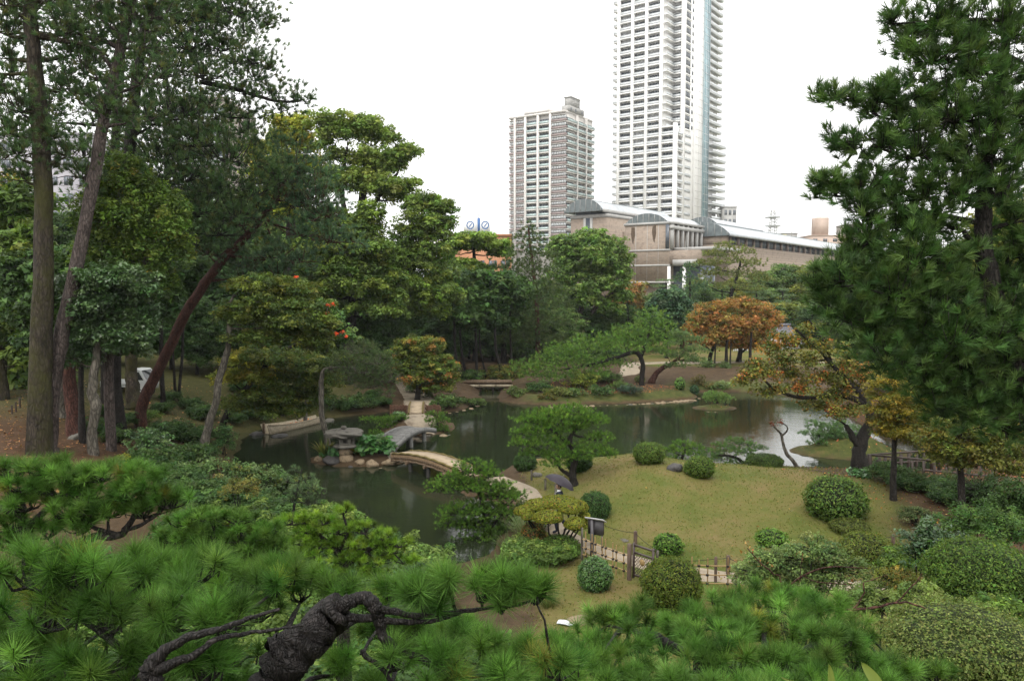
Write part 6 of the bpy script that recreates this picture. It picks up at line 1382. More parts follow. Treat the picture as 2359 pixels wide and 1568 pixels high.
simple_block('mauve-grey apartment block glimpsed at the far left between pine boughs', -60, 222, 318, 140, 14, M_mauve, win=(8, 3.0, 1.7, 1.7, 3))
simple_block('small grey block at the foot of the white tower', 1662, 1692, 480, 352, 12, M_conc_g, win=(3, 4, 1.2, 2.4, 10))
T, w_, h, d_ = simple_block('pink-beige block with a tall stair tower beyond the museum roof', 1862, 1952, 545, 345, 14, M_pinkish, win=(4, 3.2, 1.9, 1.5, 4))
MB().box((-w_ / 2 + 3.3, 2, h), (-w_ / 2 + 8.6, 8, h + 8.2)).obj('stair_tower', M_pinkish, T, tint=False)
simple_block('low grey rooftop block right of the mast', 1792, 1832, 540, 352, 10, M_conc_g, win=(4, 3, 0.8, 0.7, 20))
simple_block('grey flats edge peeking out beside the big dark pine', 1945, 1990, 520, 360, 12, M_taupe, win=(3, 3.2, 1.8, 1.5, 4))
# block with the two round blue emblems
def sign_block():
    T, w_, h, d_ = simple_block('white rooftop sign building with two round blue emblems', 1068, 1129, 542, 300, 12, M_conc_w, win=(5, 3.2, 1.2, 1.4, 12))
    M_blue = plain('sign_blue', (0.035, 0.115, 0.30), 0.5)
    for (xa, xb) in ((-w_ / 2, -w_ / 2 + 5.2), (-w_ / 2 + 6.4, w_ / 2)):
        p = MB().box((xa, -0.3, h + .5), (xb, 0.4, h + 6.0)).obj('sign_panel', M_conc_w, T, tint=False)
        xc, zc = (xa + xb) / 2, h + 3.6; r1, r0 = 1.55, 1.12; n = 36; th = np.arange(n) * 2 * math.pi / n
        V = np.concatenate([np.stack([xc + r_ * np.cos(th) * .95, np.full(n, -0.34), zc + r_ * np.sin(th)], -1) for r_ in (r0, r1)])
        j = np.arange(n); k = (j + 1) % n
        MB().add(V, np.stack([j, k, n + k, n + j], -1)).obj('emblem_ring', M_blue, p, tint=False)
        MB().add([(xc - .62, -.34, zc - .62), (xc - .18, -.34, zc - .72), (xc + .72, -.34, zc + .55), (xc + .38, -.34, zc + .78)], [[0, 1, 2, 3]]).obj('emblem_stroke', M_blue, p, tint=False)
        for q in range(4): MB().box((xc - 1.3 + q * .7, -.34, h + 1.0), (xc - 1.3 + q * .7 + .45, -.31, h + 1.35)).obj('emblem_letter', M_blue, p, tint=False)
    MB().box((-w_ / 2 + 5.3, -0.4, h + .5), (-w_ / 2 + 6.3, 0.3, h + 6.3)).obj('sign_mast', M_blue, T, tint=False)
    MB().tube([(-w_ / 2 + 5.8, 0, h + 6.2), (-w_ / 2 + 5.8, 0, h + 8.0)], 0.12, 6).obj('mast_tip', M_wood_dark, T, tint=False)
sign_block()
def radio_mast():
    Y = 345.0; px = 1775; x = (px - CX) / FOC * Y; zb = 9.1 + (665 - 545) / FOC * Y; g = tz(x, Y); s = Y / FOC
    T = thing('radio_mast', 'lattice radio mast with round platforms and white dishes on a grey roof block', 'radio mast', (x, Y, g))
    MB().box((-3.2, -2, 0), (3.2, 5, zb - g)).obj('roof_block', M_conc_g, T, tint=False)
    m = MB(); hb = 58 * s; z0 = zb - g
    for sx, sy in ((-1, -1), (1, -1), (1, 1), (-1, 1)): m.tube([(sx * 1.5, sy * 1.5, z0), (sx * .7, sy * .7, z0 + hb)], 0.13, 5)
    for q in range(9):
        t0, t1 = q / 9, (q + 1) / 9; a0, a1 = 1.5 - .8 * t0, 1.5 - .8 * t1
        for (p, r_) in (((-1, -1), (1, -1)), ((1, -1), (1, 1)), ((1, 1), (-1, 1)), ((-1, 1), (-1, -1))):
            m.tube([(p[0] * a0, p[1] * a0, z0 + hb * t0), (r_[0] * a1, r_[1] * a1, z0 + hb * t1)], 0.07, 4); m.tube([(p[0] * a1, p[1] * a1, z0 + hb * t1), (r_[0] * a1, r_[1] * a1, z0 + hb * t1)], 0.07, 4)
    m.obj('lattice', M_conc_g, T, tint=False)
    for t_ in (.05, .38, .72):
        MB().lathe([(0.5, z0 + hb * t_), (3.4, z0 + hb * t_), (3.4, z0 + hb * t_ + .35), (0.5, z0 + hb * t_ + .3)], 20).obj('platform', M_rail, T, tint=False)
    for q in range(8):
        t_ = (.2, .5, .5, .6, .85, .85, .95, .3)[q]; sx = (-1, 1, -1, 1, -1, 1, 0, 1)[q]
        MB().lathe([(0.0, 0), (0.55, .1), (0.75, .45), (0.7, .48), (0.0, .2)], 12, center=(0, 0, 0)).obj('dish', M_conc_w, T, tint=False).location = (sx * 1.4, -1.6, z0 + hb * t_)
    MB().tube([(9.0, 2, 0), (9.0, 2, z0 + 9)], 0.12, 6).obj('aerial', M_conc_g, T, tint=False)
    t = MB().lathe([(0, 0), (1.5, 0), (1.5, 2.6), (1.2, 3.0), (0, 3.1)], 18); o = t.obj('water_tank', plain('yellow_tank', (0.55, 0.5, 0.3), 0.5), T, tint=False); o.location = (5.2, 1.5, z0 - 2.2)
    MB().box((3.4, 0, 0), (7.2, 4, z0 - 2.25)).obj('roof_block', M_conc_g, T, tint=False)
radio_mast()
# garden house with a tiled roof and white lattice
def garden_house():
    M_tile = surf('roof_tile', (0.10, 0.10, 0.115), (0.20, 0.20, 0.22), 6, 0.5, 0.4, 0.03)
    M_plaster = plain('white_plaster', (0.6, 0.6, 0.58), 0.8)
    Y = 104.0
    for lab, px, pw, pe, pr in [('grey tiled garden house behind the orange cherries with a hipped roof', 1812, 84, 792, 752), ('second grey tiled roof beyond the autumn cherry', 1925, 90, 812, 788)]:
        x = (px - CX) / FOC * Y; s = Y / FOC; g = tz(x, Y); w_ = pw * s; ze = 9.1 + (665 - pe) * s - g; zr = 9.1 + (665 - pr) * s - g
        T = thing('garden_house', lab, 'house', (x, Y, g), rz=R(-8))
        MB().box((-w_ / 2 + .5, 0.6, 0), (w_ / 2 - .5, 5.4, ze)).obj('wall', M_plaster, T, tint=False)
        d = 6.0; a = w_ / 2
        V = [(-a, 0, ze), (a, 0, ze), (a, d, ze), (-a, d, ze), (-a * .45, d / 2, zr), (a * .45, d / 2, zr)]
        rf = MB().add(V, [[0, 1, 5, 4], [2, 3, 4, 5]]).add(V, [[1, 2, 5], [3, 0, 4]]).obj('roof', M_tile, T, tint=False)
        MB().box((-a * .47, d / 2 - .2, zr - .1), (a * .47, d / 2 + .2, zr + .3)).obj('ridge', M_tile, rf, tint=False)
        rib = MB().tube([(0, -0.02, 0), (0, d / 2 - .3, (zr - ze) * .9)], 0.06, 5).mesh('tile_rib', M_tile, tint=False)
        for q in range(12):
            xx = -a * .45 + q * a * .9 / 11
            put(rib, 'tile_rib', rf, (xx, 0, ze + 0.03))
        MB().box((-w_ / 2 + 1, .52, .9), (w_ / 2 - 1, .58, ze - .4)).obj('lattice_window', M_glass_d, T, tint=False)
        for q in range(9): xx = -w_ / 2 + 1 + q * (w_ - 2) / 8; MB().box((xx - .05, .44, .85), (xx + .05, .515, ze - .35)).obj('mullion', M_plaster, T, tint=False)
    for lab, pxa, pxb, pyt, pyb, Yf in [('white lattice fence panel seen between the cherry trunks', 1690, 1722, 803, 818, 98), ('white slatted fence panel left of the garden house', 1772, 1802, 780, 822, 96)]:
        xa, xb = (pxa - CX) / FOC * Yf, (pxb - CX) / FOC * Yf; g = tz(xa, Yf); z1 = 9.1 + (665 - pyt) / FOC * Yf - g
        T = thing('lattice_fence', lab, 'fence', (xa, Yf, g)); L = xb - xa; n = max(6, int(L / .22))
        sl = MB().box((0, 0, 0.1), (0.1, 0.05, z1)).mesh('slat', M_plaster, tint=False)
        for q in range(n + 1): put(sl, 'slat', T, (q * L / n, 0, 0))
        rl = MB().box((0, 0.052, 0), (L, 0.1, 0.1)).mesh('rail', M_plaster, tint=False)
        for z in (0.25, z1 * .55, z1 - .12): put(rl, 'rail', T, (0, 0, z))
garden_house()
# ---------------------------------------------------------------- stones
def rock_mesh(seed, mat, flat=0.7, rough=0.28, sub=3):
    bm = bmesh.new(); bmesh.ops.create_icosphere(bm, subdivisions=sub, radius=1.0)
    P = np.array([v.co[:] for v in bm.verts]); F = np.array([[v.index for v in f.verts] for f in bm.faces]); bm.free()
    d = 1 + rough * vnoise(P[:, 0] * 1.3 + seed, P[:, 1] * 1.3, P[:, 2] * 1.3) + rough * .5 * vnoise(P[:, 0] * 3.1 + seed, P[:, 1] * 3.1, P[:, 2] * 3.1) + rough * .2 * vnoise(P[:, 0] * 7 + seed, P[:, 1] * 7, P[:, 2] * 7)
    P = np.sign(P) * np.abs(P) ** 0.85 * d[:, None]; P[:, 2] *= flat
    return MB().add(P, F).mesh('rock', mat, smooth=False, tint=False)
ROCKS = {m: [rock_mesh(q * 3.7 + i_, mm, 0.65) for q in range(4)] for i_, (m, mm) in enumerate((('tan', M_rock_tan), ('grey', M_rock), ('dark', M_rock_dark)))}
def rock(label, px, py, wpx, kind='grey', z=None, flat=1.0, group=None, name='rock', dep=0.8):
    p = G(px, py, 0.05) if z is None else gnd(px, py)
    s = p[1] / FOC; w_ = wpx * s / 2
    g = max(tz(p[0], p[1]), -0.1)
    o = put(ROCKS[kind][int(rng.integers(4))], name, None, (p[0], p[1] + w_ * .4, g + w_ * 0.18 * flat), (0, 0, rng.random() * 6.28), (w_, w_ * dep, w_ * flat))
    return tag(o, label, 'rock', group)
SG = 'tan stones edging the far bank'
pxs = np.concatenate([np.linspace(1270, 1420, 9), np.linspace(1440, 1612, 17)])
for q, px in enumerate(pxs):
    py = np.interp(px, [1270, 1400, 1500, 1600, 1612], [936, 931, 927, 920, 915]) + 1.5
    rock('tan stone of the row edging the far grassy bank', px + rng.normal() * 2, py, 9 + rng.random() * 11, 'tan' if rng.random() < .8 else 'grey', flat=.75, group=SG, name='shore_stone')
for px, py in ((1016, 953), (1035, 950), (1052, 947), (1068, 944), (1085, 940), (1100, 934)):
    rock('tan stone at the water edge right of the planked causeway', px, py, 9 + rng.random() * 8, 'tan', flat=.7, group='stones right of the causeway', name='shore_stone')
for px, py, w_ in ((1612, 944, 9), (1630, 947, 12), (1648, 948, 12), (1668, 948, 10), (1688, 943, 9)):
    rock('little stone rimming the smallest round islet', px, py, w_, 'tan' if px < 1680 else 'grey', flat=.7, group='stones of the smallest islet', name='shore_stone')
for lab, px, py, w_, k in [('dark angular rock left of the lantern foot', 762, 1068, 44, 'dark'), ('brown low rock at the left tip of the lantern islet', 735, 1062, 26, 'tan'), ('small black stone right of the lantern foot', 806, 1074, 14, 'dark'),
                           ('brown rock under the glossy round leaves', 828, 1070, 26, 'tan'), ('broad brown rock in the middle of the lantern islet front', 855, 1072, 38, 'tan'), ('rounded tan rock at the end of the earthen bridge', 897, 1069, 32, 'tan'), ('small tan rock between the islet front rocks', 876, 1076, 14, 'tan'),
                           ('squared grey rock under the end of the stone bridge', 983, 1003, 18, 'grey'), ('tan rock at the right tip of the middle islet', 1021, 1002, 20, 'tan'), ('grey rock beside the tan one on the middle islet', 1034, 1000, 12, 'grey'), ('pale rock below the stone bridge', 968, 1008, 14, 'tan')]:
    rock(lab, px, py, w_, k, flat=.85)
for lab, px, py, w_, k in [('dark pointed boulder on the crest of the lawn', 1556, 1084, 42, 'dark'), ('grey-green stone near the left end of the lawn', 1237, 1098, 26, 'grey'), ('flat dark stone near the railing', 2200, 1120, 30, 'dark'), ('pale root-like stone at the foot of the brown trunk', 172, 1012, 34, 'grey')]:
    rock(lab, px, py, w_, k, z=1, flat=.9 if 'flat' not in lab else .3)
rock('long grey stone at the bow of the boat', 640, 1003, 44, 'dark', flat=.5)
rock('rounded grey rock on the bank behind the boat', 757, 968, 30, 'grey', flat=.7)
rock('grey rock at the foot of the bank left of the boat', 590, 1000, 34, 'dark', flat=.8)

# ---------------------------------------------------------------- stone lantern
def stone_lantern():
    Y = 40.7; b0 = np.array([(793 - CX) / FOC * Y, Y, 0.0])
    T = thing('stone_lantern', 'large rustic stone lantern with a broad rough cap at the islet edge', 'lantern', b0); T.scale = (1, 1, .9)
    o = put(rock_mesh(11.3, M_rock_tan, 1.0, .2), 'foot_stone', T, (0.0, 0, 0.22), (0, 0, .4), (0.42, 0.4, 0.36))
    o = put(rock_mesh(17.9, M_rock_tan, 1.0, .12), 'shaft_stone', T, (-0.02, .02, 0.72), (0, 0, 1.0), (0.37, 0.35, 0.27))
    MB().lathe([(0, .92), (.30, .93), (.55, .98), (.60, 1.05), (.56, 1.12), (.30, 1.16), (0, 1.16)], 28, wob=.14, seed=3).obj('platform', M_rock, T, smooth=True, tint=False)
    fb = MB()
    for a_ in range(5):
        t0 = a_ * 2 * math.pi / 5 + .3
        fb.tube([(.33 * math.cos(t0), .33 * math.sin(t0), 1.15), (.35 * math.cos(t0), .35 * math.sin(t0), 1.53)], .11, 8, wob=.2, seed=a_)
    fb.lathe([(0, 1.14), (.40, 1.14), (.42, 1.2), (.38, 1.24), (0, 1.24)], 20, wob=.1); fb.lathe([(0, 1.44), (.38, 1.44), (.44, 1.52), (.4, 1.56), (0, 1.56)], 20, wob=.1)
    f_ = fb.obj('fire_box', M_rock, T, smooth=True, tint=False)
    MB().lathe([(0, 1.2), (.25, 1.2), (.25, 1.5), (0, 1.5)], 12).obj('hollow_shade', M_rock_dark, f_, tint=False)  # solid dark drum; the shade inside the fire box is in its colour
    put(rock_mesh(41.7, M_rock, 1.0, .30, 4), 'cap', T, (0, 0, 1.76), (0, .04, .5), (.98, .82, .24))
    put(rock_mesh(23.1, M_rock, 1.0, .15, 2), 'knob', T, (-.12, 0, 2.1), (0, 0, 0), (.15, .15, .11))
stone_lantern()

# ---------------------------------------------------------------- bridges
M_straw = surf('straw_edge', (0.05, 0.03, 0.016), (0.20, 0.135, 0.075), 14, 0.95, 1.0, 0.04, (1, 1, 1), c3=(0.115, 0.075, 0.04))
M_moss = surf('moss_edge', (0.05, 0.045, 0.014), (0.15, 0.115, 0.04), 9, 0.95, 1.0, 0.04, c3=(0.12, 0.105, 0.035))
M_deck = surf('trodden_earth', (0.19, 0.145, 0.095), (0.32, 0.255, 0.175), 2.5, 0.95, 0.4, 0.02, c3=(0.32, 0.25, 0.175))
M_granite = surf('granite', (0.075, 0.075, 0.07), (0.19, 0.185, 0.175), 5, 0.75, 0.5, 0.02, c3=(0.125, 0.125, 0.115), stretch=(1, 1, 1))
M_log = surf('old_log', (0.08, 0.055, 0.035), (0.22, 0.155, 0.10), 8, 0.85, 0.6, 0.02)
M_pale_wood = surf('pale_wood', (0.22, 0.18, 0.12), (0.42, 0.36, 0.26), 5, 0.7, 0.3, 0.01, (1, 6, 1))
def earth_bridge(label, A, B, z0, z1, rise, width, thick, name='earth_bridge', logs=34, posts=3, edge=M_straw):
    A = np.array(A, float); B = np.array(B, float); L = np.linalg.norm(B - A); d = (B - A) / L; nrm = np.array([-d[1], d[0]])
    b0 = np.array([*(A + B) / 2, 0.0]); T = thing(name, label, 'bridge', b0)
    n = 30; t = np.linspace(0, 1, n); zz = z0 + (z1 - z0) * t + rise * 4 * t * (1 - t); C = A[None] + d[None] * (t * L)[:, None]
    def strip(o0, o1, ztop, zbot, mat, nm, parent=T):
        V = []
        for q in range(n):
            for (o_, z_) in ((o0, ztop), (o1, ztop), (o1, zbot), (o0, zbot)):
                p = C[q] + nrm * o_; V.append((p[0] - b0[0], p[1] - b0[1], zz[q] + z_ + 0.015 * float(vnoise(q * .9, o_ * 5, 2.0))))
        F = [[4*q+a_, 4*q+(a_+1) % 4, 4*q+4+(a_+1) % 4, 4*q+4+a_] for q in range(n - 1) for a_ in range(4)] + [[0, 1, 2, 3], [4*n-4, 4*n-1, 4*n-2, 4*n-3]]
        return MB().add(V, F).obj(nm, mat, parent, smooth=False, tint=False)
    h = width / 2
    strip(-h + .06, h - .06, 0.0, -0.10, M_deck, 'deck')
    for sgn in (-1, 1):
        P = [(C[q][0] + nrm[0] * h * sgn - b0[0], C[q][1] + nrm[1] * h * sgn - b0[1], zz[q] + .0 + .02 * math.sin(q * 1.9)) for q in range(n)]
        MB().tube(P, 0.055, 10, wob=.4).obj('edging_roll', M_moss, T, tint=False)
        strip(sgn * (h + .05) - .03, sgn * (h + .05) + .03, -.06, -thick, edge, 'fascia')
        P2 = [(p[0] + nrm[0] * .06 * sgn, p[1] + nrm[1] * .06 * sgn, p[2] - thick) for p in P]
        MB().tube(P2, 0.05, 8, wob=.2).obj('edge_beam', M_log, T, tint=False)
    lg = MB().tube([(0, -h - .14, 0), (0, h + .14, 0)], .05, 8, wob=.1).mesh('log', M_log, tint=False)
    ang = math.atan2(d[1], d[0])
    for q in range(logs):
        tq = (q + .5) / logs; z = z0 + (z1 - z0) * tq + rise * 4 * tq * (1 - tq)
        p = A + d * tq * L; put(lg, 'log', T, (p[0] - b0[0], p[1] - b0[1], z - thick * .55), (0, 0, ang))
    for q in range(posts):
        tq = (q + 1) / (posts + 1); z = z0 + (z1 - z0) * tq + rise * 4 * tq * (1 - tq) - thick
        p = A + d * tq * L
        bm_ = MB().tube([(p[0] - nrm[0] * (h + .2) - b0[0], p[1] - nrm[1] * (h + .2) - b0[1], z - .08), (p[0] + nrm[0] * (h + .2) - b0[0], p[1] + nrm[1] * (h + .2) - b0[1], z - .08)], .09, 8, wob=.1).obj('crossbeam', M_log, T, tint=False)
        for sgn in (-1, 1):
            pp = p + nrm * h * .85 * sgn - b0[:2]
            MB().tube([(pp[0], pp[1], -1.0), (pp[0], pp[1], z)], .10, 8, wob=.15).obj('post', M_rock_dark, T, tint=False)
earth_bridge('arched earthen bridge with straw-edged sides leading from the lantern islet', (-5.75, 40.3), (-1.7, 35.7), 0.66, 0.62, 0.30, 1.05, 0.34)
earth_bridge('short steep earthen bridge between the planked causeway and the middle islet', (-7.0, 57.9), (-6.62, 53.7), 0.72, 0.58, 0.28, 0.95, 0.3, logs=20, posts=2)
def stone_bridge():
    A = np.array([-5.35, 48.2]); B = np.array([-7.05, 42.9]); L = np.linalg.norm(B - A); d = (B - A) / L; nrm = np.array([-d[1], d[0]]); b0 = np.array([*(A + B) / 2, 0.0])
    T = thing('stone_bridge', 'grey arched stone slab bridge on stone pillars behind the lantern islet', 'bridge', b0)
    n = 13; t = np.linspace(0, 1, n); zz = 0.50 + 0.42 * (1 - (2 * t - 1) ** 2) ; C = A + d * (t * L)[:, None] - b0[:2]
    h = .62
    for q in range(n - 1):       # deck stones
        V = []
        for k in (q, q + 1):
            e = .012 if k == q else -.012
            for (o_, z_) in ((-h, .0), (h, .0), (h, -.2), (-h, -.2)):
                V.append((C[k][0] + d[0] * e + nrm[0] * o_, C[k][1] + d[1] * e + nrm[1] * o_, zz[k] + z_))
        MB().add(V, [[0, 1, 5, 4], [1, 2, 6, 5], [2, 3, 7, 6], [3, 0, 4, 7], [0, 3, 2, 1], [4, 5, 6, 7]]).obj('deck_stone', M_granite, T, tint=False)
    for sgn in (-1, 1):
        P = [(C[q][0] + nrm[0] * (h + .07) * sgn, C[q][1] + nrm[1] * (h + .07) * sgn, zz[q] - .06) for q in range(n)]
        V = []
        for p in P:
            for (o_, z_) in ((-.06, .1), (.06, .1), (.06, -.2), (-.06, -.2)): V.append((p[0] + nrm[0] * o_, p[1] + nrm[1] * o_, p[2] + z_))
        MB().add(V, [[4*q+a_, 4*q+(a_+1) % 4, 4*q+4+(a_+1) % 4, 4*q+4+a_] for q in range(n - 1) for a_ in range(4)]).obj('edge_beam', M_granite, T, tint=False)
    for q in (3, 7):
        for sgn in (-1, 1):
            p = C[q] + nrm * h * .8 * sgn
            MB().tube([(p[0] + nrm[0] * .1 * sgn, p[1] + nrm[1] * .1 * sgn, -1), (p[0], p[1], zz[q] - .2)], .13, 8, wob=.2).obj('pillar', M_granite, T, tint=False)
        MB().tube([tuple(C[q] - nrm * h) + (zz[q] - .28,), tuple(C[q] + nrm * h) + (zz[q] - .28,)], .1, 8).obj('crossbeam', M_granite, T, tint=False)
stone_bridge()
# stakes of the causeway
def revetment():
    T = thing('stake_revetment', 'row of reddish-brown stakes holding the causeway bank', 'revetment', (-6.9, 57.2, 0))
    sm = MB().tube([(0, 0, -.8), (0, 0, .35), (0, 0, .62)], [.055, .055, .05], 8, wob=.15).mesh('stake', surf('stake_wood', (0.06, 0.03, 0.02), (0.2, 0.11, 0.07), 6, .85, .5, .01), tint=False)
    for q in range(36):
        x = -2.0 + q * 0.105
        if -0.62 < x + 0.0 < 0.5: continue
        put(sm, 'stake', T, (x, rng.normal() * .02 + .1 * math.sin(q * .3), rng.normal() * .03))
    MB().tube([(-2.0, .08, .3), (-.6, .08, .3)], .035, 6).obj('tie_rail', M_wood_dark, T, tint=False); MB().tube([(.5, .08, .3), (1.8, .08, .3)], .035, 6).obj('tie_rail', M_wood_dark, T, tint=False)
revetment()
def foot_bridge():
    Y = 70.3; T = thing('foot_bridge', 'low wooden footbridge with a pale board side over the inlet', 'bridge', (-1.9, Y, 0))
    MB().box((-2.6, -.5, .62), (1.9, .6, .72)).obj('deck', M_log, T, tint=False)
    pl = MB().box((0, -.56, .36), (1.46, -.505, .6)).mesh('side_board', M_pale_wood, tint=False)
    for q in range(3): put(pl, 'side_board', T, (-2.5 + q * 1.5, 0, 0))
    MB().box((-2.6, -.6, .73), (1.9, -.4, .9)).obj('kerb', M_log, T, tint=False); MB().box((-2.6, .5, .73), (1.9, .7, .9)).obj('kerb', M_log, T, tint=False)
    for x in (-1.9, -.9, .2, 1.2): MB().tube([(x, -.3, -.8), (x, -.3, .61)], .08, 8).obj('post', M_wood_dark, T, tint=False)
foot_bridge()
# ---------------------------------------------------------------- moored boat
def boat():
    A = G(611, 1000); B = G(722, 974); d = (B - A)[:2]; L = 5.0; ang = math.atan2(d[1], d[0])
    T = thing('rowing_boat', 'pale wooden flat-bottomed boat moored along the left bank', 'boat', (A[0] + .1, A[1], 0), rz=ang)
    st = np.linspace(0, 1, 15); hw = .46 * np.sin(np.clip(.16 + st * .72, 0, 1) * math.pi) ** .6; sheer = .34 + .28 * (1 - st) ** 3 + .10 * st ** 3
    hull = MB(); V = []; 
    prof = lambda q: [(-hw[q], sheer[q]), (-hw[q] * .86, .06), (-hw[q] * .7, -.08), (hw[q] * .7, -.08), (hw[q] * .86, .06), (hw[q], sheer[q]), (hw[q] - .05, sheer[q]), (hw[q] * .8 - .05, .05), (-hw[q] * .8 + .05, .05), (-hw[q] + .05, sheer[q])]
    for q in range(15): V += [(st[q] * L - (.25 * (1 - st[q]) ** 4 if y_ > .2 else 0), x_, y_) for (x_, y_) in prof(q)]
    F = [[10*q+a_, 10*q+(a_+1) % 10, 10*q+10+(a_+1) % 10, 10*q+10+a_] for q in range(14) for a_ in range(10)]
    hull.add(V, F).add(V, [list(range(10)), list(range(149, 139, -1))]).obj('hull', M_pale_wood, T, tint=False)
    for x in (1.0, 2.4, 3.8): 
        k = int(x / L * 14); MB().box((x, -hw[k] + .06, .22), (x + .24, hw[k] - .06, .26)).obj('thwart', M_log, T, tint=False)
    for sgn in (-1, 1):
        MB().tube([(st[q] * L - .2 * (1 - st[q]) ** 4, sgn * (hw[q] + .01), sheer[q] + .015) for q in range(15)], .035, 6).obj('gunwale', M_pale_wood, T, tint=False)
    MB().box((-.34, -.05, .1), (-.2, .05, .78)).obj('prow_post', M_log, T, tint=False)
    mb = MB(); n = 90; P = np.stack([rng.random(n) * 3.6 + .8, rng.normal(size=n) * .2, .30 + rng.random(n) * .06], -1)
    leaves(mb, P, unit(rng.normal(size=(n, 3)) * .4 + np.array([0, 0, 1])), .12, cols([((.3, .08, .03), 2), ((.25, .13, .05), 1)], n))
    f_ = mb.obj('fallen_leaves', M_leaf, T); f_['kind'] = 'stuff'
boat()
# ---------------------------------------------------------------- islet plants
loose_bush('glossy round-leaved plants covering the lantern islet', 862, 1040, 46, 26, [((0.03, 0.085, 0.025), 3), ((0.055, 0.12, 0.035), 1.4), ((0.3, 0.25, 0.03), .08)], Y=41.3, leaf=0.2, cr=0.25, lp=16, mat=M_gloss, asp=.95, up=1.2, dens=1.6, blobs=[(840,1042,26,22),(868,1040,28,22),(895,1052,18,13),(828,1052,18,14)])
loose_bush('dark glossy leaves between the lantern and the sword-leaved plant', 764, 1048, 16, 14, [((0.03, 0.08, 0.025), 1)], Y=41, leaf=0.16, cr=0.2, lp=16, mat=M_gloss, asp=.95)
grass_clump('yellow-green sword-leaved plant left of the stone lantern', 748, 1056, 41.2, 150, 1.15, 0.75, [((0.10, 0.13, 0.03), 2), ((0.2, 0.18, 0.05), 1)], 0.07)
tree('islet_pine', 'small pine spray beside the stone bridge on the lantern islet', 'pine tree', 42.6, [[(872,1040,4),(868,1020,3),(865,1008,3)]], [(866,1000,18,8),(852,1006,14,6),(878,1012,14,6)], kind='pine', col=LP1, k=30, L=0.13, w=0.010, sp=0.17, twr=0.006)
tree('islet_pine', 'low spreading pine on the left of the middle islet', 'pine tree', 50.5, [[(905,1000,5),(895,985,4),(875,975,3)]], [(850,966,24,6),(880,968,26,7),(905,962,22,7),(890,980,22,6),(925,962,18,7)], kind='pine', col=LP1, k=28, L=0.15, w=0.012, sp=0.2, twr=0.008)
loose_bush('glossy light-leaved shrub behind the stone bridge on the middle islet', 920, 972, 18, 15, [((0.06, 0.11, 0.04), 2), ((0.1, 0.15, 0.06), 1)], Y=51, leaf=0.13, cr=0.2, mat=M_gloss)
tree('islet_pine', 'rounded pine shrub at the right end of the middle islet', 'pine tree', 49.6, [[(1008,1005,6),(1008,985,5),(1005,965,3)]], [(1002,955,24,8),(1018,968,20,9),(995,968,20,8),(1012,983,24,9),(1000,994,20,8),(1025,990,12,8)], kind='pine', col=[((0.055, 0.105, 0.025), 2), ((0.08, 0.135, 0.03), 1)], k=28, L=0.15, w=0.012, sp=0.2, twr=0.008)
# ---------------------------------------------------------------- fences, gate, sign
M_bamboo = surf('old_bamboo', (0.15, 0.092, 0.038), (0.31, 0.21, 0.095), 5, 0.5, 0.2, 0.005, (1, 1, .6), c3=(0.23, 0.15, 0.064))
M_post = surf('weathered_post', (0.035, 0.024, 0.018), (0.13, 0.09, 0.068), 7, 0.75, 0.6, 0.01, (2, 2, .4), c3=(0.075, 0.052, 0.04))
M_cord = plain('black_cord', (0.015, 0.012, 0.012), 0.8)
M_gate = plain('gate_brown', (0.055, 0.038, 0.034), 0.45, sc_=6, var=.3)
M_grey_post = plain('grey_painted_wood', (0.075, 0.07, 0.075), 0.5, sc_=5, var=.25)
def bamboo_fence(label, A, B, hts, verts, z0, vh):
    A = np.array(A, float); B = np.array(B, float); L = np.linalg.norm(B - A); ang = math.atan2(*(B - A)[::-1]); g = tz(*A); g1 = tz(*B)
    T = thing('bamboo_fence', label, 'fence', (A[0], A[1], g), rz=ang)
    k = (g1 - g) / L
    knot = MB().lathe([(0, -.03), (.04, -.025), (.045, 0), (.04, .025), (0, .03)], 8).mesh('cord_knot', M_cord, tint=False)
    for h in hts:
        P = [(t_ * L, 0.0, h + k * t_ * L + .006 * math.sin(t_ * 9)) for t_ in np.linspace(0, 1, 9)]
        MB().tube(P, .018, 8, wob=.08).obj('rail', M_bamboo, T, tint=False)
    for v in verts:
        x = v * L; off = -.034
        MB().tube([(x, off, z0 + k * x), (x + .005, off, .5 + k * x), (x, off, vh + k * x + rng.normal() * .03)], .017, 8, wob=.08).obj('upright', M_bamboo, T, tint=False)
        for h in hts: put(knot, 'cord_knot', T, (x, off * .5, h + k * x))
    return T
def wood_post(label, px, pyb, hpx, wpx, mat=M_post, name='post', group=None, cap=True, Y=None):
    p = gnd(px, pyb) if Y is None else at(px, pyb, Y); s = p[1] / FOC; g = tz(p[0], p[1]); r_ = wpx * s / 2; h = hpx * s
    m = MB().tube([(0, 0, -.2), (0, 0, h * .5), (0, 0, h - .02), (0, 0, h)], [r_, r_, r_, r_ * .8], 10, wob=.06, seed=px)
    T = tag(m.obj(name, mat, tint=False), label, 'post', group); T.location = (p[0], p[1], g)
    return np.array([p[0], p[1], g + h]), T
gp = gnd(1449, 1336); lp_ = gnd(1340, 1293); rp = gnd(1505, 1354)
bamboo_fence('bamboo lattice fence left of the gate', lp_[:2], gp[:2], (.22, .45, .70), (.10, .24, .31, .46, .53, .68, .75, .90), .0, .98)
f2a = gnd(1588, 1363); f2b = gnd(1705, 1366)
bamboo_fence('bamboo lattice fence right of the big olive ball', f2a[:2], f2b[:2], (.24, .48, .74), (.03, .17, .34, .74, .90), .0, .95)
wood_post('thick brown square gate post beside the bamboo fence', 1449, 1336, 87, 11, name='gate_post')
wood_post('thin pale post at the left end of the bamboo fence', 1340, 1293, 80, 5.5, M_bark_pale, name='gate_post')
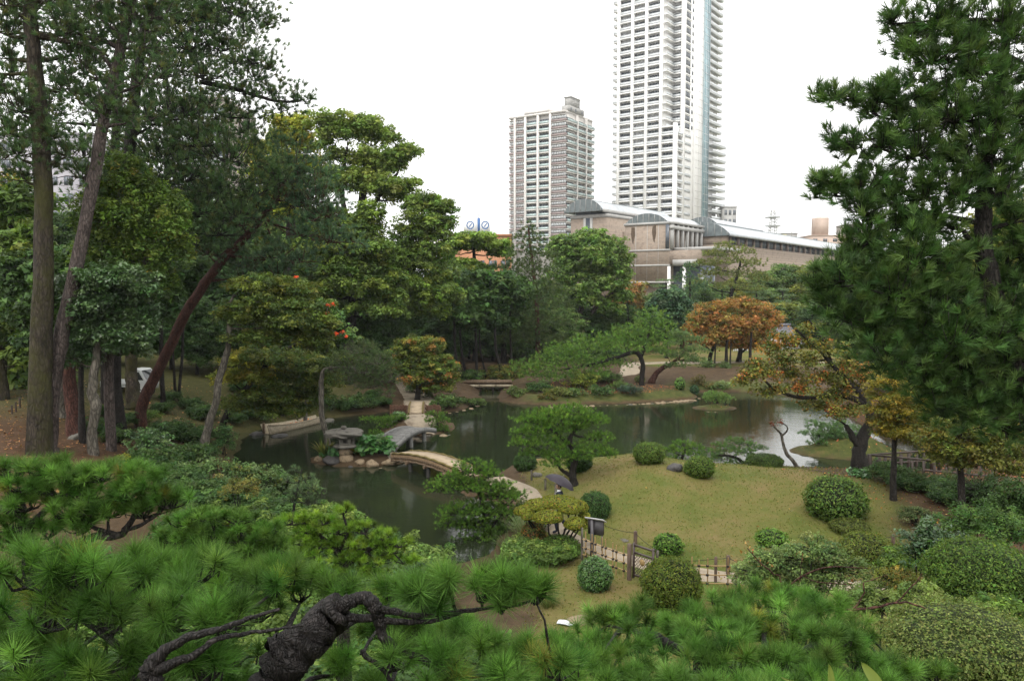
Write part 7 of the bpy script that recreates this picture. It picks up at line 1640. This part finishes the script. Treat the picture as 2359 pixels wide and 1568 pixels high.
wood_post('grey post on the far side of the gate', 1513, 1345, 78, 6.5, M_bark_pale, name='gate_post')
def gate():
    A = gp + np.array([.10, -.02, 0]); B = rp; L = np.linalg.norm((B - A)[:2]); ang = math.atan2(B[1] - A[1], B[0] - A[0])
    T = thing('gate', 'low brown lattice gate standing closed between its posts', 'gate', (A[0], A[1], tz(A[0], A[1]) + .08), rz=ang)
    hT, h2, hB = 1.0, .78, .12
    for z, nm, th in ((hT, 'top_rail', .05), (h2, 'rail', .045), (hB, 'rail', .05)): MB().box((0, -.025, z - th), (L, .025, z)).obj(nm, M_gate, T, tint=False)
    for x in (0, L - .05): MB().box((x, -.03, .0), (x + .05, .03, hT + .03)).obj('stile', M_gate, T, tint=False)
    w_, h_ = L - .1, h2 - .045 - hB
    n = 7
    for sgn in (-1, 1):
        for q in range(-n, n * 2):
            # diagonal laths clipped to the panel
            x0 = q * w_ / n; 
            a_ = (x0, 0.0); sl = sgn * 1.15
            pts = []
            for z in (0, h_):
                x = x0 + (z / sl if sgn > 0 else -z / abs(sl))
                pts.append((x, z))
            (xa, za), (xb, zb) = pts
            def clip(xa, za, xb, zb):
                t0, t1 = 0.0, 1.0
                for p_, q_ in ((-(xb - xa), xa), (xb - xa, w_ - xa)):
                    if abs(p_) < 1e-9:
                        if q_ < 0: return None
                        continue
                    r_ = q_ / p_
                    if p_ < 0: t0 = max(t0, r_)
                    else: t1 = min(t1, r_)
                return None if t1 - t0 < .03 else (xa + (xb - xa) * t0, za + (zb - za) * t0, xa + (xb - xa) * t1, za + (zb - za) * t1)
            c = clip(xa, za, xb, zb)
            if c: MB().tube([(.05 + c[0], .006 * sgn, hB + c[1]), (.05 + c[2], .006 * sgn, hB + c[3])], .008, 4).obj('lath', M_gate, T, tint=False)
    nd = MB().lathe([(0, -.02), (.09, -.015), (.10, 0), (.09, .015), (0, .02)], 14).obj('notice_disc', M_bamboo, T, tint=False); nd.location = (L * .5, -.05, .55); nd.rotation_euler = (R(90), 0, 0)
gate()
def sign():
    p = gnd(1363, 1287); g = tz(p[0], p[1])
    T = thing('notice_board', 'dark wooden notice board with a small sloping lid beside the bamboo fence', 'sign', (p[0], p[1], g), rz=R(-28))
    s = p[1] / FOC; h = 96 * s
    MB().box((-.045, -.045, -.2), (.045, .045, h)).obj('post', M_grey_post, T, tint=False)
    MB().box((-.16, .05, h - .52), (.34, .085, h - .04)).obj('panel', M_grey_post, T, tint=False)
    MB().box((-.18, .088, h - .5), (.36, .11, h - .06)).obj('panel_back', M_wood_dark, T, tint=False)
    l = MB().box((-.22, -.10, 0), (.40, .24, .03)).obj('lid', plain('pale_metal_lid', (.42, .42, .42), .4), T, tint=False); l.location = (0, 0, h - .02); l.rotation_euler = (R(-28), 0, 0)
    MB().box((.29, .05, h - 1.0), (.335, .085, h - .53)).obj('rear_leg', M_grey_post, T, tint=False)
sign()
RG = 'rope fence posts round the lawn'
tops = []
for lab, px, pyb, hp, wp in [('short rope post behind the bamboo fence', 1463, 1258, 37, 9), ('rope post with a dark cap on the far side of the path', 1676, 1324, 46, 9), ('dark rope post in front of the second bamboo fence', 1647.5, 1345, 64, 7)]:
    tops.append(wood_post(lab, px, pyb, hp, wp, name='rope_post')[0])
small = []
for lab, px, pyb, hp, wp in [('slim rope post just behind the person with the umbrella', 1256, 1128, 27, 5), ('slim rope post hidden partly by the person', 1279, 1140, 27, 5), ('slim rope post near the grey-green stone', 1224, 1106, 24, 5), ('slim rope post at the very shore end of the path', 1185, 1078, 22, 4)]:
    small.append(wood_post(lab, px, pyb, hp, wp, M_bark_pale, name='rope_post')[0])
rtop, _ = wood_post('rope post between the olive dome and the camellia', 2056, 1268, 40, 8, name='rope_post')
def rope(label, P, sag=.05, r_=.008):
    pts = []
    for a_, b_ in zip(P[:-1], P[1:]):
        for t in np.linspace(0, 1, 9)[:-1]:
            q = a_ + (b_ - a_) * t; q = q.copy(); q[2] -= sag * 4 * t * (1 - t) + .06; pts.append(q)
    e = P[-1].copy(); e[2] -= .06; pts.append(e); pts = np.array(pts)
    tag(MB().tube(pts, r_, 6).obj('rope', M_cord, tint=False, origin=pts[0]), label, 'rope')
bp = gnd(1572, 1325); bp[2] += .5
rope('sagging black rope from the notice board to the dark posts', [gnd(1386, 1245) + np.array([0, 0, .62]), tops[0], gnd(1515, 1300) + np.array([0, 0, .5])], .06)
rope('black rope running past the dark posts right of the olive ball', [bp, tops[2], tops[1], gnd(1705, 1330) + np.array([0, 0, .5])], .02)
rope('thin rope between the slim posts along the path', [small[3], small[2], small[0], small[1]], .06, .006)
rope('thin rope leaving the post beside the camellia', [rtop + np.array([-.5, .1, -.05]), rtop, rtop + np.array([1.6, .4, .0])], .05, .007)
# wooden viewing railing at the right
def railing():
    A = np.array([15.6, 34.0]); g = tz(*A)
    T = thing('wooden_railing', 'dark low wooden railing at the water behind the shaded shrubs', 'railing', (A[0], A[1], g))
    lines = [((0, 0), (6.6, 1.9)), ((0, 0), (4.6, -2.4))]
    pm = MB().box((-.05, -.05, -.3), (.05, .05, .62)).mesh('post', M_wood_dark, tint=False); cm = MB().box((-.075, -.075, -.4), (.075, .075, .72)).mesh('corner_post', M_wood_dark, tint=False)
    put(cm, 'corner_post', T)
    for (a_, b_) in lines:
        L = math.hypot(b_[0] - a_[0], b_[1] - a_[1]); an = math.atan2(b_[1] - a_[1], b_[0] - a_[0])
        for nm, z in (('top_rail', .66), ('lower_rail', .22)):
            o = MB().box((.08, -.045, z), (L, .045, z + .07)).obj(nm, M_wood_dark, T, tint=False); o.rotation_euler = (0, 0, an)
        for q in range(1, int(L / .42)):
            put(pm, 'post', T, (math.cos(an) * q * .42, math.sin(an) * q * .42, 0), (0, 0, an))
railing()
# ---------------------------------------------------------------- person with umbrella
def person():
    x, y = 1.66, 26.9; g = tz(x, y) + .03
    T = thing('person', 'person in a dark jacket and white collar walking under a dark umbrella', 'person', (x, y, g), rz=R(180))
    # local +x is the walking direction
    jn = [(0,0,.92,.15),(0,0,1.10,.155),(0,0,1.30,.175),(.01,0,1.44,.12),(.02,0,1.52,.06),   # 0-4 pelvis..neck
          (0,.17,1.42,.075),(.05,.24,1.16,.055),(.26,.20,1.08,.042),(.30,.18,1.10,.035),       # 5-8 left arm
          (0,-.17,1.42,.075),(-.02,-.24,1.15,.055),(.20,-.16,1.12,.042),(.24,-.13,1.15,.035),  # 9-12 right arm holding the shaft
          (.0,.09,.86,.10),(.16,.09,.50,.075),(.10,.09,.10,.05),(.26,.09,.04,.045),
          (.0,-.09,.86,.10),(-.06,-.09,.48,.075),(-.26,-.09,.14,.05),(-.14,-.09,.05,.045)]
    ed = [(0,1),(1,2),(2,3),(3,4),(2,5),(5,6),(6,7),(7,8),(2,9),(9,10),(10,11),(11,12),(0,13),(13,14),(14,15),(15,16),(0,17),(17,18),(18,19),(19,20)]
    me = bpy.data.meshes.new('body'); me.from_pydata([j[:3] for j in jn], ed, [])
    o = bpy.data.objects.new('body', me); COL.objects.link(o); o.parent = T
    sk = o.modifiers.new('skin', 'SKIN'); o.modifiers.new('sub', 'SUBSURF').levels = 2; o.modifiers['sub'].render_levels = 2
    for k, j in enumerate(jn): me.skin_vertices[0].data[k].radius = (j[3], j[3])
    me.skin_vertices[0].data[0].use_root = True; sk.use_smooth_shade = True
    M_jacket = plain('navy_jacket', (.012, .016, .032), .8, sc_=10, var=.2); me.materials.append(M_jacket)
    M_skin = plain('skin', (.45, .27, .19), .5); M_hair = plain('black_hair', (.012, .010, .009), .5)
    h = MB(); n, m = 20, 14                                # head with brow, nose, chin
    th, ph = np.meshgrid(np.linspace(0, 2 * math.pi, n, endpoint=False), np.linspace(-1.5, 1.5, m))
    X = np.cos(ph) * np.cos(th); Yy = np.cos(ph) * np.sin(th); Zz = np.sin(ph)
    fr = np.clip(X, 0, 1) ** 3
    r_x = .098 * (1 + .10 * fr * np.exp(-((Zz + .1) / .18) ** 2) * (np.abs(Yy) < .25) - .06 * fr * np.exp(-((Zz - .12) / .1) ** 2) + .05 * fr * np.exp(-((Zz + .75) / .2) ** 2))
    V = np.stack([X * r_x, Yy * .078 * (1 - .18 * (Zz < -.3) * np.abs(Zz)), Zz * .118], -1).reshape(-1, 3) + np.array([.04, 0, 1.645])
    i_ = np.arange(m - 1)[:, None] * n; j_ = np.arange(n)[None]; k_ = (j_ + 1) % n
    h.add(V, np.stack([i_ + j_, i_ + k_, i_ + n + k_, i_ + n + j_], -1).reshape(-1, 4)); hd = h.obj('head', M_skin, T, smooth=True, tint=False)
    for sgn in (-1, 1):
        MB().lathe([(0, -.03), (.018, -.02), (.02, .01), (.012, .03), (0, .033)], 8).obj('ear', M_skin, hd, smooth=True, tint=False).location = (.03, .08 * sgn, 1.64)
        MB().lathe([(0, -.008), (.009, 0), (0, .008)], 8).obj('eye', M_hair, hd, tint=False).location = (.128, .032 * sgn, 1.66)
    MB().box((.128, -.022, 1.585), (.136, .022, 1.592)).obj('mouth', plain('lips', (.3, .12, .1), .5), hd, tint=False)
    hm = (X < .35) & (Zz > -.35) | (Zz > .45)
    Vh = V + (V - np.array([.03, 0, 1.645])) * .10
    F = np.stack([i_ + j_, i_ + k_, i_ + n + k_, i_ + n + j_], -1).reshape(-1, 4); ok = hm.reshape(-1)[F].all(1)
    MB().add(Vh, F[ok]).obj('hair', M_hair, T, smooth=True, tint=False)
    MB().lathe([(.10, 1.42), (.085, 1.47), (.07, 1.53), (.062, 1.53), (.075, 1.46), (.09, 1.41)], 16).obj('collar', plain('white_shirt', (.7, .7, .7), .7), T, smooth=True, tint=False).location = (.02, 0, .0)
    MB().add([(.13, -.05, 1.47), (.13, .05, 1.47), (.19, .02, 1.22), (.19, -.02, 1.22)], [[0, 1, 2, 3]]).obj('shirt_front', plain('white_shirt_front', (.7, .7, .7), .7), T, tint=False)
    # hand closed on the umbrella shaft
    hand = MB(); hc = np.array([.27, -.12, 1.17])
    hand.tube([hc + np.array([-.05, 0, -.03]), hc, hc + np.array([.03, .01, .02])], [.03, .036, .028], 10)
    for q in range(4): hand.tube([hc + np.array([.02, -.025, .03 - q * .018]), hc + np.array([.045, -.005, .032 - q * .018]), hc + np.array([.035, .025, .03 - q * .018]), hc + np.array([.01, .03, .028 - q * .018])], .009, 6)
    hand.tube([hc + np.array([-.01, .02, .02]), hc + np.array([.02, .035, .035]), hc + np.array([.04, .02, .045])], .010, 6)
    hand.obj('hand', M_skin, T, smooth=True, tint=False)
    lh = MB(); lc = np.array([.33, .17, 1.11]); lh.tube([lc - np.array([.05, 0, .01]), lc, lc + np.array([.04, 0, 0])], [.028, .034, .024], 10)
    for q in range(4): lh.tube([lc + np.array([.03, -.025 + q * .017, 0]), lc + np.array([.075, -.025 + q * .017, -.005]), lc + np.array([.095, -.022 + q * .015, -.03])], .008, 6)
    lh.tube([lc + np.array([0, -.03, .01]), lc + np.array([.04, -.045, .0])], .009, 6); lh.obj('hand', M_skin, T, smooth=True, tint=False)
    # umbrella, leaning back over the shoulder
    U = thing('umbrella', 'dark purple-grey umbrella leaning back over the walking person', 'umbrella', (x - .27, y + .12, g + 1.17), rz=R(180))
    U.rotation_euler = (R(8), R(-27), R(180))
    M_umb = plain('umbrella_cloth', (.026, .021, .028), .6, .25, sc_=3, var=.2)
    nr, nc = 9, 8; V = []; Fq = []
    Rr = .575; sub = 6; N = nc * sub
    for a_ in range(nr):
        t = a_ / (nr - 1); rr = Rr * math.sin(t * 1.25) / math.sin(1.25); zz = .86 - .30 * (1 - math.cos(t * 1.25)) / (1 - math.cos(1.25))
        for q in range(N):
            u = (q % sub) / sub; sag = math.sin(u * math.pi) * .035 * t * t
            an = 2 * math.pi * q / N; V.append(((rr - sag) * math.cos(an), (rr - sag) * math.sin(an), zz + sag * .5))
    for a_ in range(nr - 1):
        for q in range(N): Fq.append([a_ * N + q, a_ * N + (q + 1) % N, (a_ + 1) * N + (q + 1) % N, (a_ + 1) * N + q])
    MB().add(V, Fq).obj('canopy', M_umb, U, smooth=True, tint=False)
    M_met = plain('umbrella_metal', (.3, .3, .3), .3, metal=.8)
    for q in range(8):
        an = 2 * math.pi * q / 8; pts = []
        for a_ in range(nr):
            t = a_ / (nr - 1); rr = Rr * math.sin(t * 1.25) / math.sin(1.25) - .006; zz = .852 - .30 * (1 - math.cos(t * 1.25)) / (1 - math.cos(1.25)); pts.append((rr * math.cos(an), rr * math.sin(an), zz))
        rb = MB().tube(pts, .004, 5).obj('rib', M_met, U, tint=False)
        MB().tube([(0, 0, .52), (pts[4][0], pts[4][1], pts[4][2])], .003, 5).obj('stretcher', M_met, rb, tint=False)
    MB().tube([(0, 0, -.10), (0, 0, .92)], .007, 8).obj('shaft', M_met, U, tint=False)
    MB().tube([(0, 0, .1), (0, 0, -.14), (.02, 0, -.18), (.05, 0, -.18), (.07, 0, -.14)], .014, 8).obj('handle', M_hair, U, tint=False)
person()
# ---------------------------------------------------------------- small white truck in the wood
def truck():
    best = None
    for Y in np.arange(42, 62, .25):
        x = (322 - CX) / FOC * Y; z = tz(x, Y) + 1.75; py = 665 + (9.1 - z) / Y * FOC
        if best is None or abs(py - 850) < best[0]: best = (abs(py - 850), Y, x)
    Y, x = best[1], best[2]; g = tz(x, Y)
    T = thing('small_truck', 'small white flatbed truck parked on the rise in the wood', 'truck', (x, Y, g), rz=R(-6))
    M_w = plain('truck_white', (.62, .64, .64), .35, .5, sc_=2); M_g = plain('truck_glass', (.03, .035, .035), .08, .5); M_t = plain('tyre_rubber', (.02, .02, .02), .8)
    # cab profile, extruded across
    pr = [(-.45, .45), (.75, .45), (.80, .85), (.68, 1.05), (.28, 1.70), (.18, 1.76), (-.38, 1.78), (-.45, 1.70)]
    V = [(p[0], s_, p[1]) for s_ in (-.68, .68) for p in pr]; n = len(pr)
    cab = MB().add(V, [[q, (q + 1) % n, n + (q + 1) % n, n + q] for q in range(n)] + []).add(V, [list(range(n))[::-1], list(range(n, 2 * n))]).obj('cab', M_w, T, tint=False)
    for s_ in (-1, 1):
        y_ = .683 * s_
        MB().add([(-.28, y_, 1.08), (.52, y_, 1.08), (.22, y_, 1.60), (-.28, y_, 1.62)], [[0, 1, 2, 3] if s_ < 0 else [3, 2, 1, 0]]).obj('side_window', M_g, cab, tint=False)
        MB().box((-.32, y_ - .01, .6), (-.30, y_ + .01, 1.66)).obj('door_seam', M_g, cab, tint=False)
    ws = MB().add([(.66, -.58, 1.10), (.66, .58, 1.10), (.30, .55, 1.68), (.30, -.55, 1.68)], [[0, 1, 2, 3]]).obj('windscreen', M_g, cab, tint=False); ws.location = (.02, 0, .01)
    bed = MB().box((-2.45, -.70, .62), (-.5, .70, .70)).obj('bed', M_w, T, tint=False)
    for nm, lo, hi in (('side_board', (-2.45, -.70, .702), (-.52, -.66, .98)), ('side_board', (-2.45, .66, .702), (-.52, .70, .98)), ('tail_board', (-2.45, -.655, .702), (-2.41, .655, .98)), ('head_board', (-.56, -.655, .702), (-.52, .655, 1.25))): MB().box(lo, hi).obj(nm, M_w, bed, tint=False)
    for x_ in (.25, -1.9):
        for s_ in (-1, 1):
            w = MB().lathe([(0, -.08), (.24, -.08), (.27, -.05), (.27, .05), (.24, .08), (0, .08)], 20).obj('wheel', M_t, T, tint=False); w.location = (x_, .60 * s_, .27); w.rotation_euler = (R(90), 0, 0)
            MB().lathe([(0, -.085), (.15, -.085), (.15, .085), (0, .085)], 14).obj('rim', M_w, w, tint=False)
    for s_ in (-1, 1): MB().lathe([(0, -.02), (.08, -.01), (.08, .02), (0, .02)], 12).obj('headlight', M_curtain, T, tint=False).location = (.78, .5 * s_, .72)
truck()
for lab, px, pyb, hp in [('short stake nearest the tree trunk at the far left', 28, 955, 22), ('short stake between two others at the far left', 37, 950, 24), ('short stake farthest from the tree trunk at the far left', 46, 940, 24)]:
    wood_post(lab, px, pyb, hp, 4, M_wood_dark, name='stake')
# ---------------------------------------------------------------- ground details
def on_ground(n, x0, x1, y0, y1, keep):
    x = x0 + rng.random(n) * (x1 - x0); y = y0 + rng.random(n) * (y1 - y0); z, sd = terrain(x, y, True)
    k = keep(x, y, sd); return np.stack([x, y, z], -1)[k]
def fallen(name, label, pts, size, col, lift=.012):
    mb = MB(); n = len(pts); leaves(mb, pts + np.array([0, 0, lift]), unit(rng.normal(size=(n, 3)) * .35 + np.array([0, 0, 1])), size, cols(col, n, .3, .1), .7)
    o = tag(mb.obj(name, M_leaf), label, 'leaves', kind='stuff'); return o
FL = [((.22, .07, .03), 2), ((.15, .06, .03), 2), ((.3, .15, .05), 1)]
P = on_ground(520, 2, 22, 19, 36, lambda x, y, sd: (sd > .6) & (rng.random(len(x)) < np.clip((x - 2) / 14, .08, 1) * np.clip((y - 18) / 12, .1, 1)))
fallen('fallen_leaves', 'scattered reddish fallen leaves on the lawn', P, .075, FL)
P = on_ground(5200, 13, 27, 24, 60, lambda x, y, sd: (sd > .2) & (x > 12 + 4 * rng.random(len(x))))
fallen('fallen_leaves', 'dense brown leaf litter on the shaded right slope', P, .10, FL)
P = on_ground(6500, -32, -13, 26, 56, lambda x, y, sd: sd > .3)
fallen('fallen_leaves', 'brown leaf litter under the trees of the left bank', P, .11, [((.16, .085, .04), 2), ((.10, .05, .025), 2), ((.25, .15, .07), 1)])
P = on_ground(1500, 3, 16, 62, 68, lambda x, y, sd: sd > 1.2)
fallen('fallen_leaves', 'orange-brown leaf litter on the far bank', P, .13, FL)
# short lawn grass standing proud of the ground
P = on_ground(26000, .3, 17, 17.5, 36.5, lambda x, y, sd: (sd > .5) & (rng.random(len(x)) < 1 - sstep(11, 18, x)))
pathx = np.array([[-1.75,35.7],[0.5,33.0],[1.15,29.5],[1.75,27.0],[2.7,25.5],[3.6,24.4],[4.7,23.3],[6.2,22.6],[8.5,22.4],[12,22.0],[18,21]])
dm = np.full(len(P), 1e9)
for a_, b_ in zip(pathx[:-1], pathx[1:]):
    e = b_ - a_; t = np.clip(((P[:, :2] - a_) @ e) / (e @ e), 0, 1); dm = np.minimum(dm, np.linalg.norm(P[:, :2] - a_ - t[:, None] * e, axis=1))
P = P[dm > .55]; n = len(P)
gb = MB(); d = unit(rng.normal(size=(n, 3)) * 1.0 + np.array([0, 0, .8])); d[:, 2] = np.abs(d[:, 2]); s_ = unit(np.cross(d, rsphere(n))) * .018
ln = (.035 + .05 * rng.random((n, 1)))
gb.add(np.stack([P - s_, P + s_, P + d * ln], 1).reshape(-1, 3), np.arange(3 * n).reshape(-1, 3), np.repeat(cols([((.12, .145, .028), 2), ((.19, .165, .055), 1.5), ((.10, .13, .025), 1)], n, .2, .08), 3, 0))
tag(gb.obj('grass', M_grass), 'short yellowing grass of the lawn', 'grass', kind='stuff')
# flat slab and a white sheet at the lower path
p = gnd(1338, 1432); put(ROCKS['tan'][1], 'stone_slab', None, (p[0], p[1], p[2] + .0), (0, 0, .4), (.36, .24, .1)); tag(bpy.data.objects['stone_slab'], 'flat pale stone slab at the edge of the lower grass', 'stone')
p = gnd(1302, 1440); m = MB(); u = np.linspace(-1, 1, 8); uu, vv = np.meshgrid(u, u); zz = .05 + .03 * vnoise(uu * 1.5, vv * 1.5, 4.0)
Vv = np.stack([uu * .2, vv * .12, zz], -1).reshape(-1, 3); i_ = np.arange(7)[:, None] * 8; j_ = np.arange(7)[None]; Fv = np.stack([i_ + j_, i_ + j_ + 1, i_ + 9 + j_, i_ + 8 + j_], -1).reshape(-1, 4)
o = MB().add(np.concatenate([Vv, Vv - np.array([0, 0, .012])]), np.concatenate([Fv, Fv[:, ::-1] + 64])).obj('plastic_sheet', plain('white_sheet', (.55, .57, .58), .4), tint=False, smooth=True); o.location = tuple(p); o.rotation_euler = (0, 0, -.3)
tag(o, 'crumpled white sheet lying beside the flat pale stone slab', 'sheet')
for lab, px, py, w_ in [('flat grey stone set in the lawn behind the bamboo fence', 1440, 1246, 24)]:
    rock(lab, px, py, w_, 'grey', z=1, flat=.18)
# ---------------------------------------------------------------- damp air
mh = bpy.data.materials.new('haze'); mh.use_nodes = True; nt = mh.node_tree; nt.nodes.clear()
pv = nt.nodes.new('ShaderNodeVolumePrincipled'); pv.inputs['Color'].default_value = (0.93, 0.96, 1.0, 1); pv.inputs['Density'].default_value = 0.00014
pv.inputs['Anisotropy'].default_value = 0.0
ho = nt.nodes.new('ShaderNodeOutputMaterial'); nt.links.new(pv.outputs[0], ho.inputs['Volume'])
hz = MB().box((-3300, -260, -4), (3300, 5400, 175)).obj('haze', mh, tint=False)
hz['kind'] = 'stuff'; hz['label'] = 'thin pale damp haze filling the air'; hz['category'] = 'haze'
if 0:
    tot = sum(sum(len(p.vertices) - 2 for p in m.polygons) for m in bpy.data.meshes)
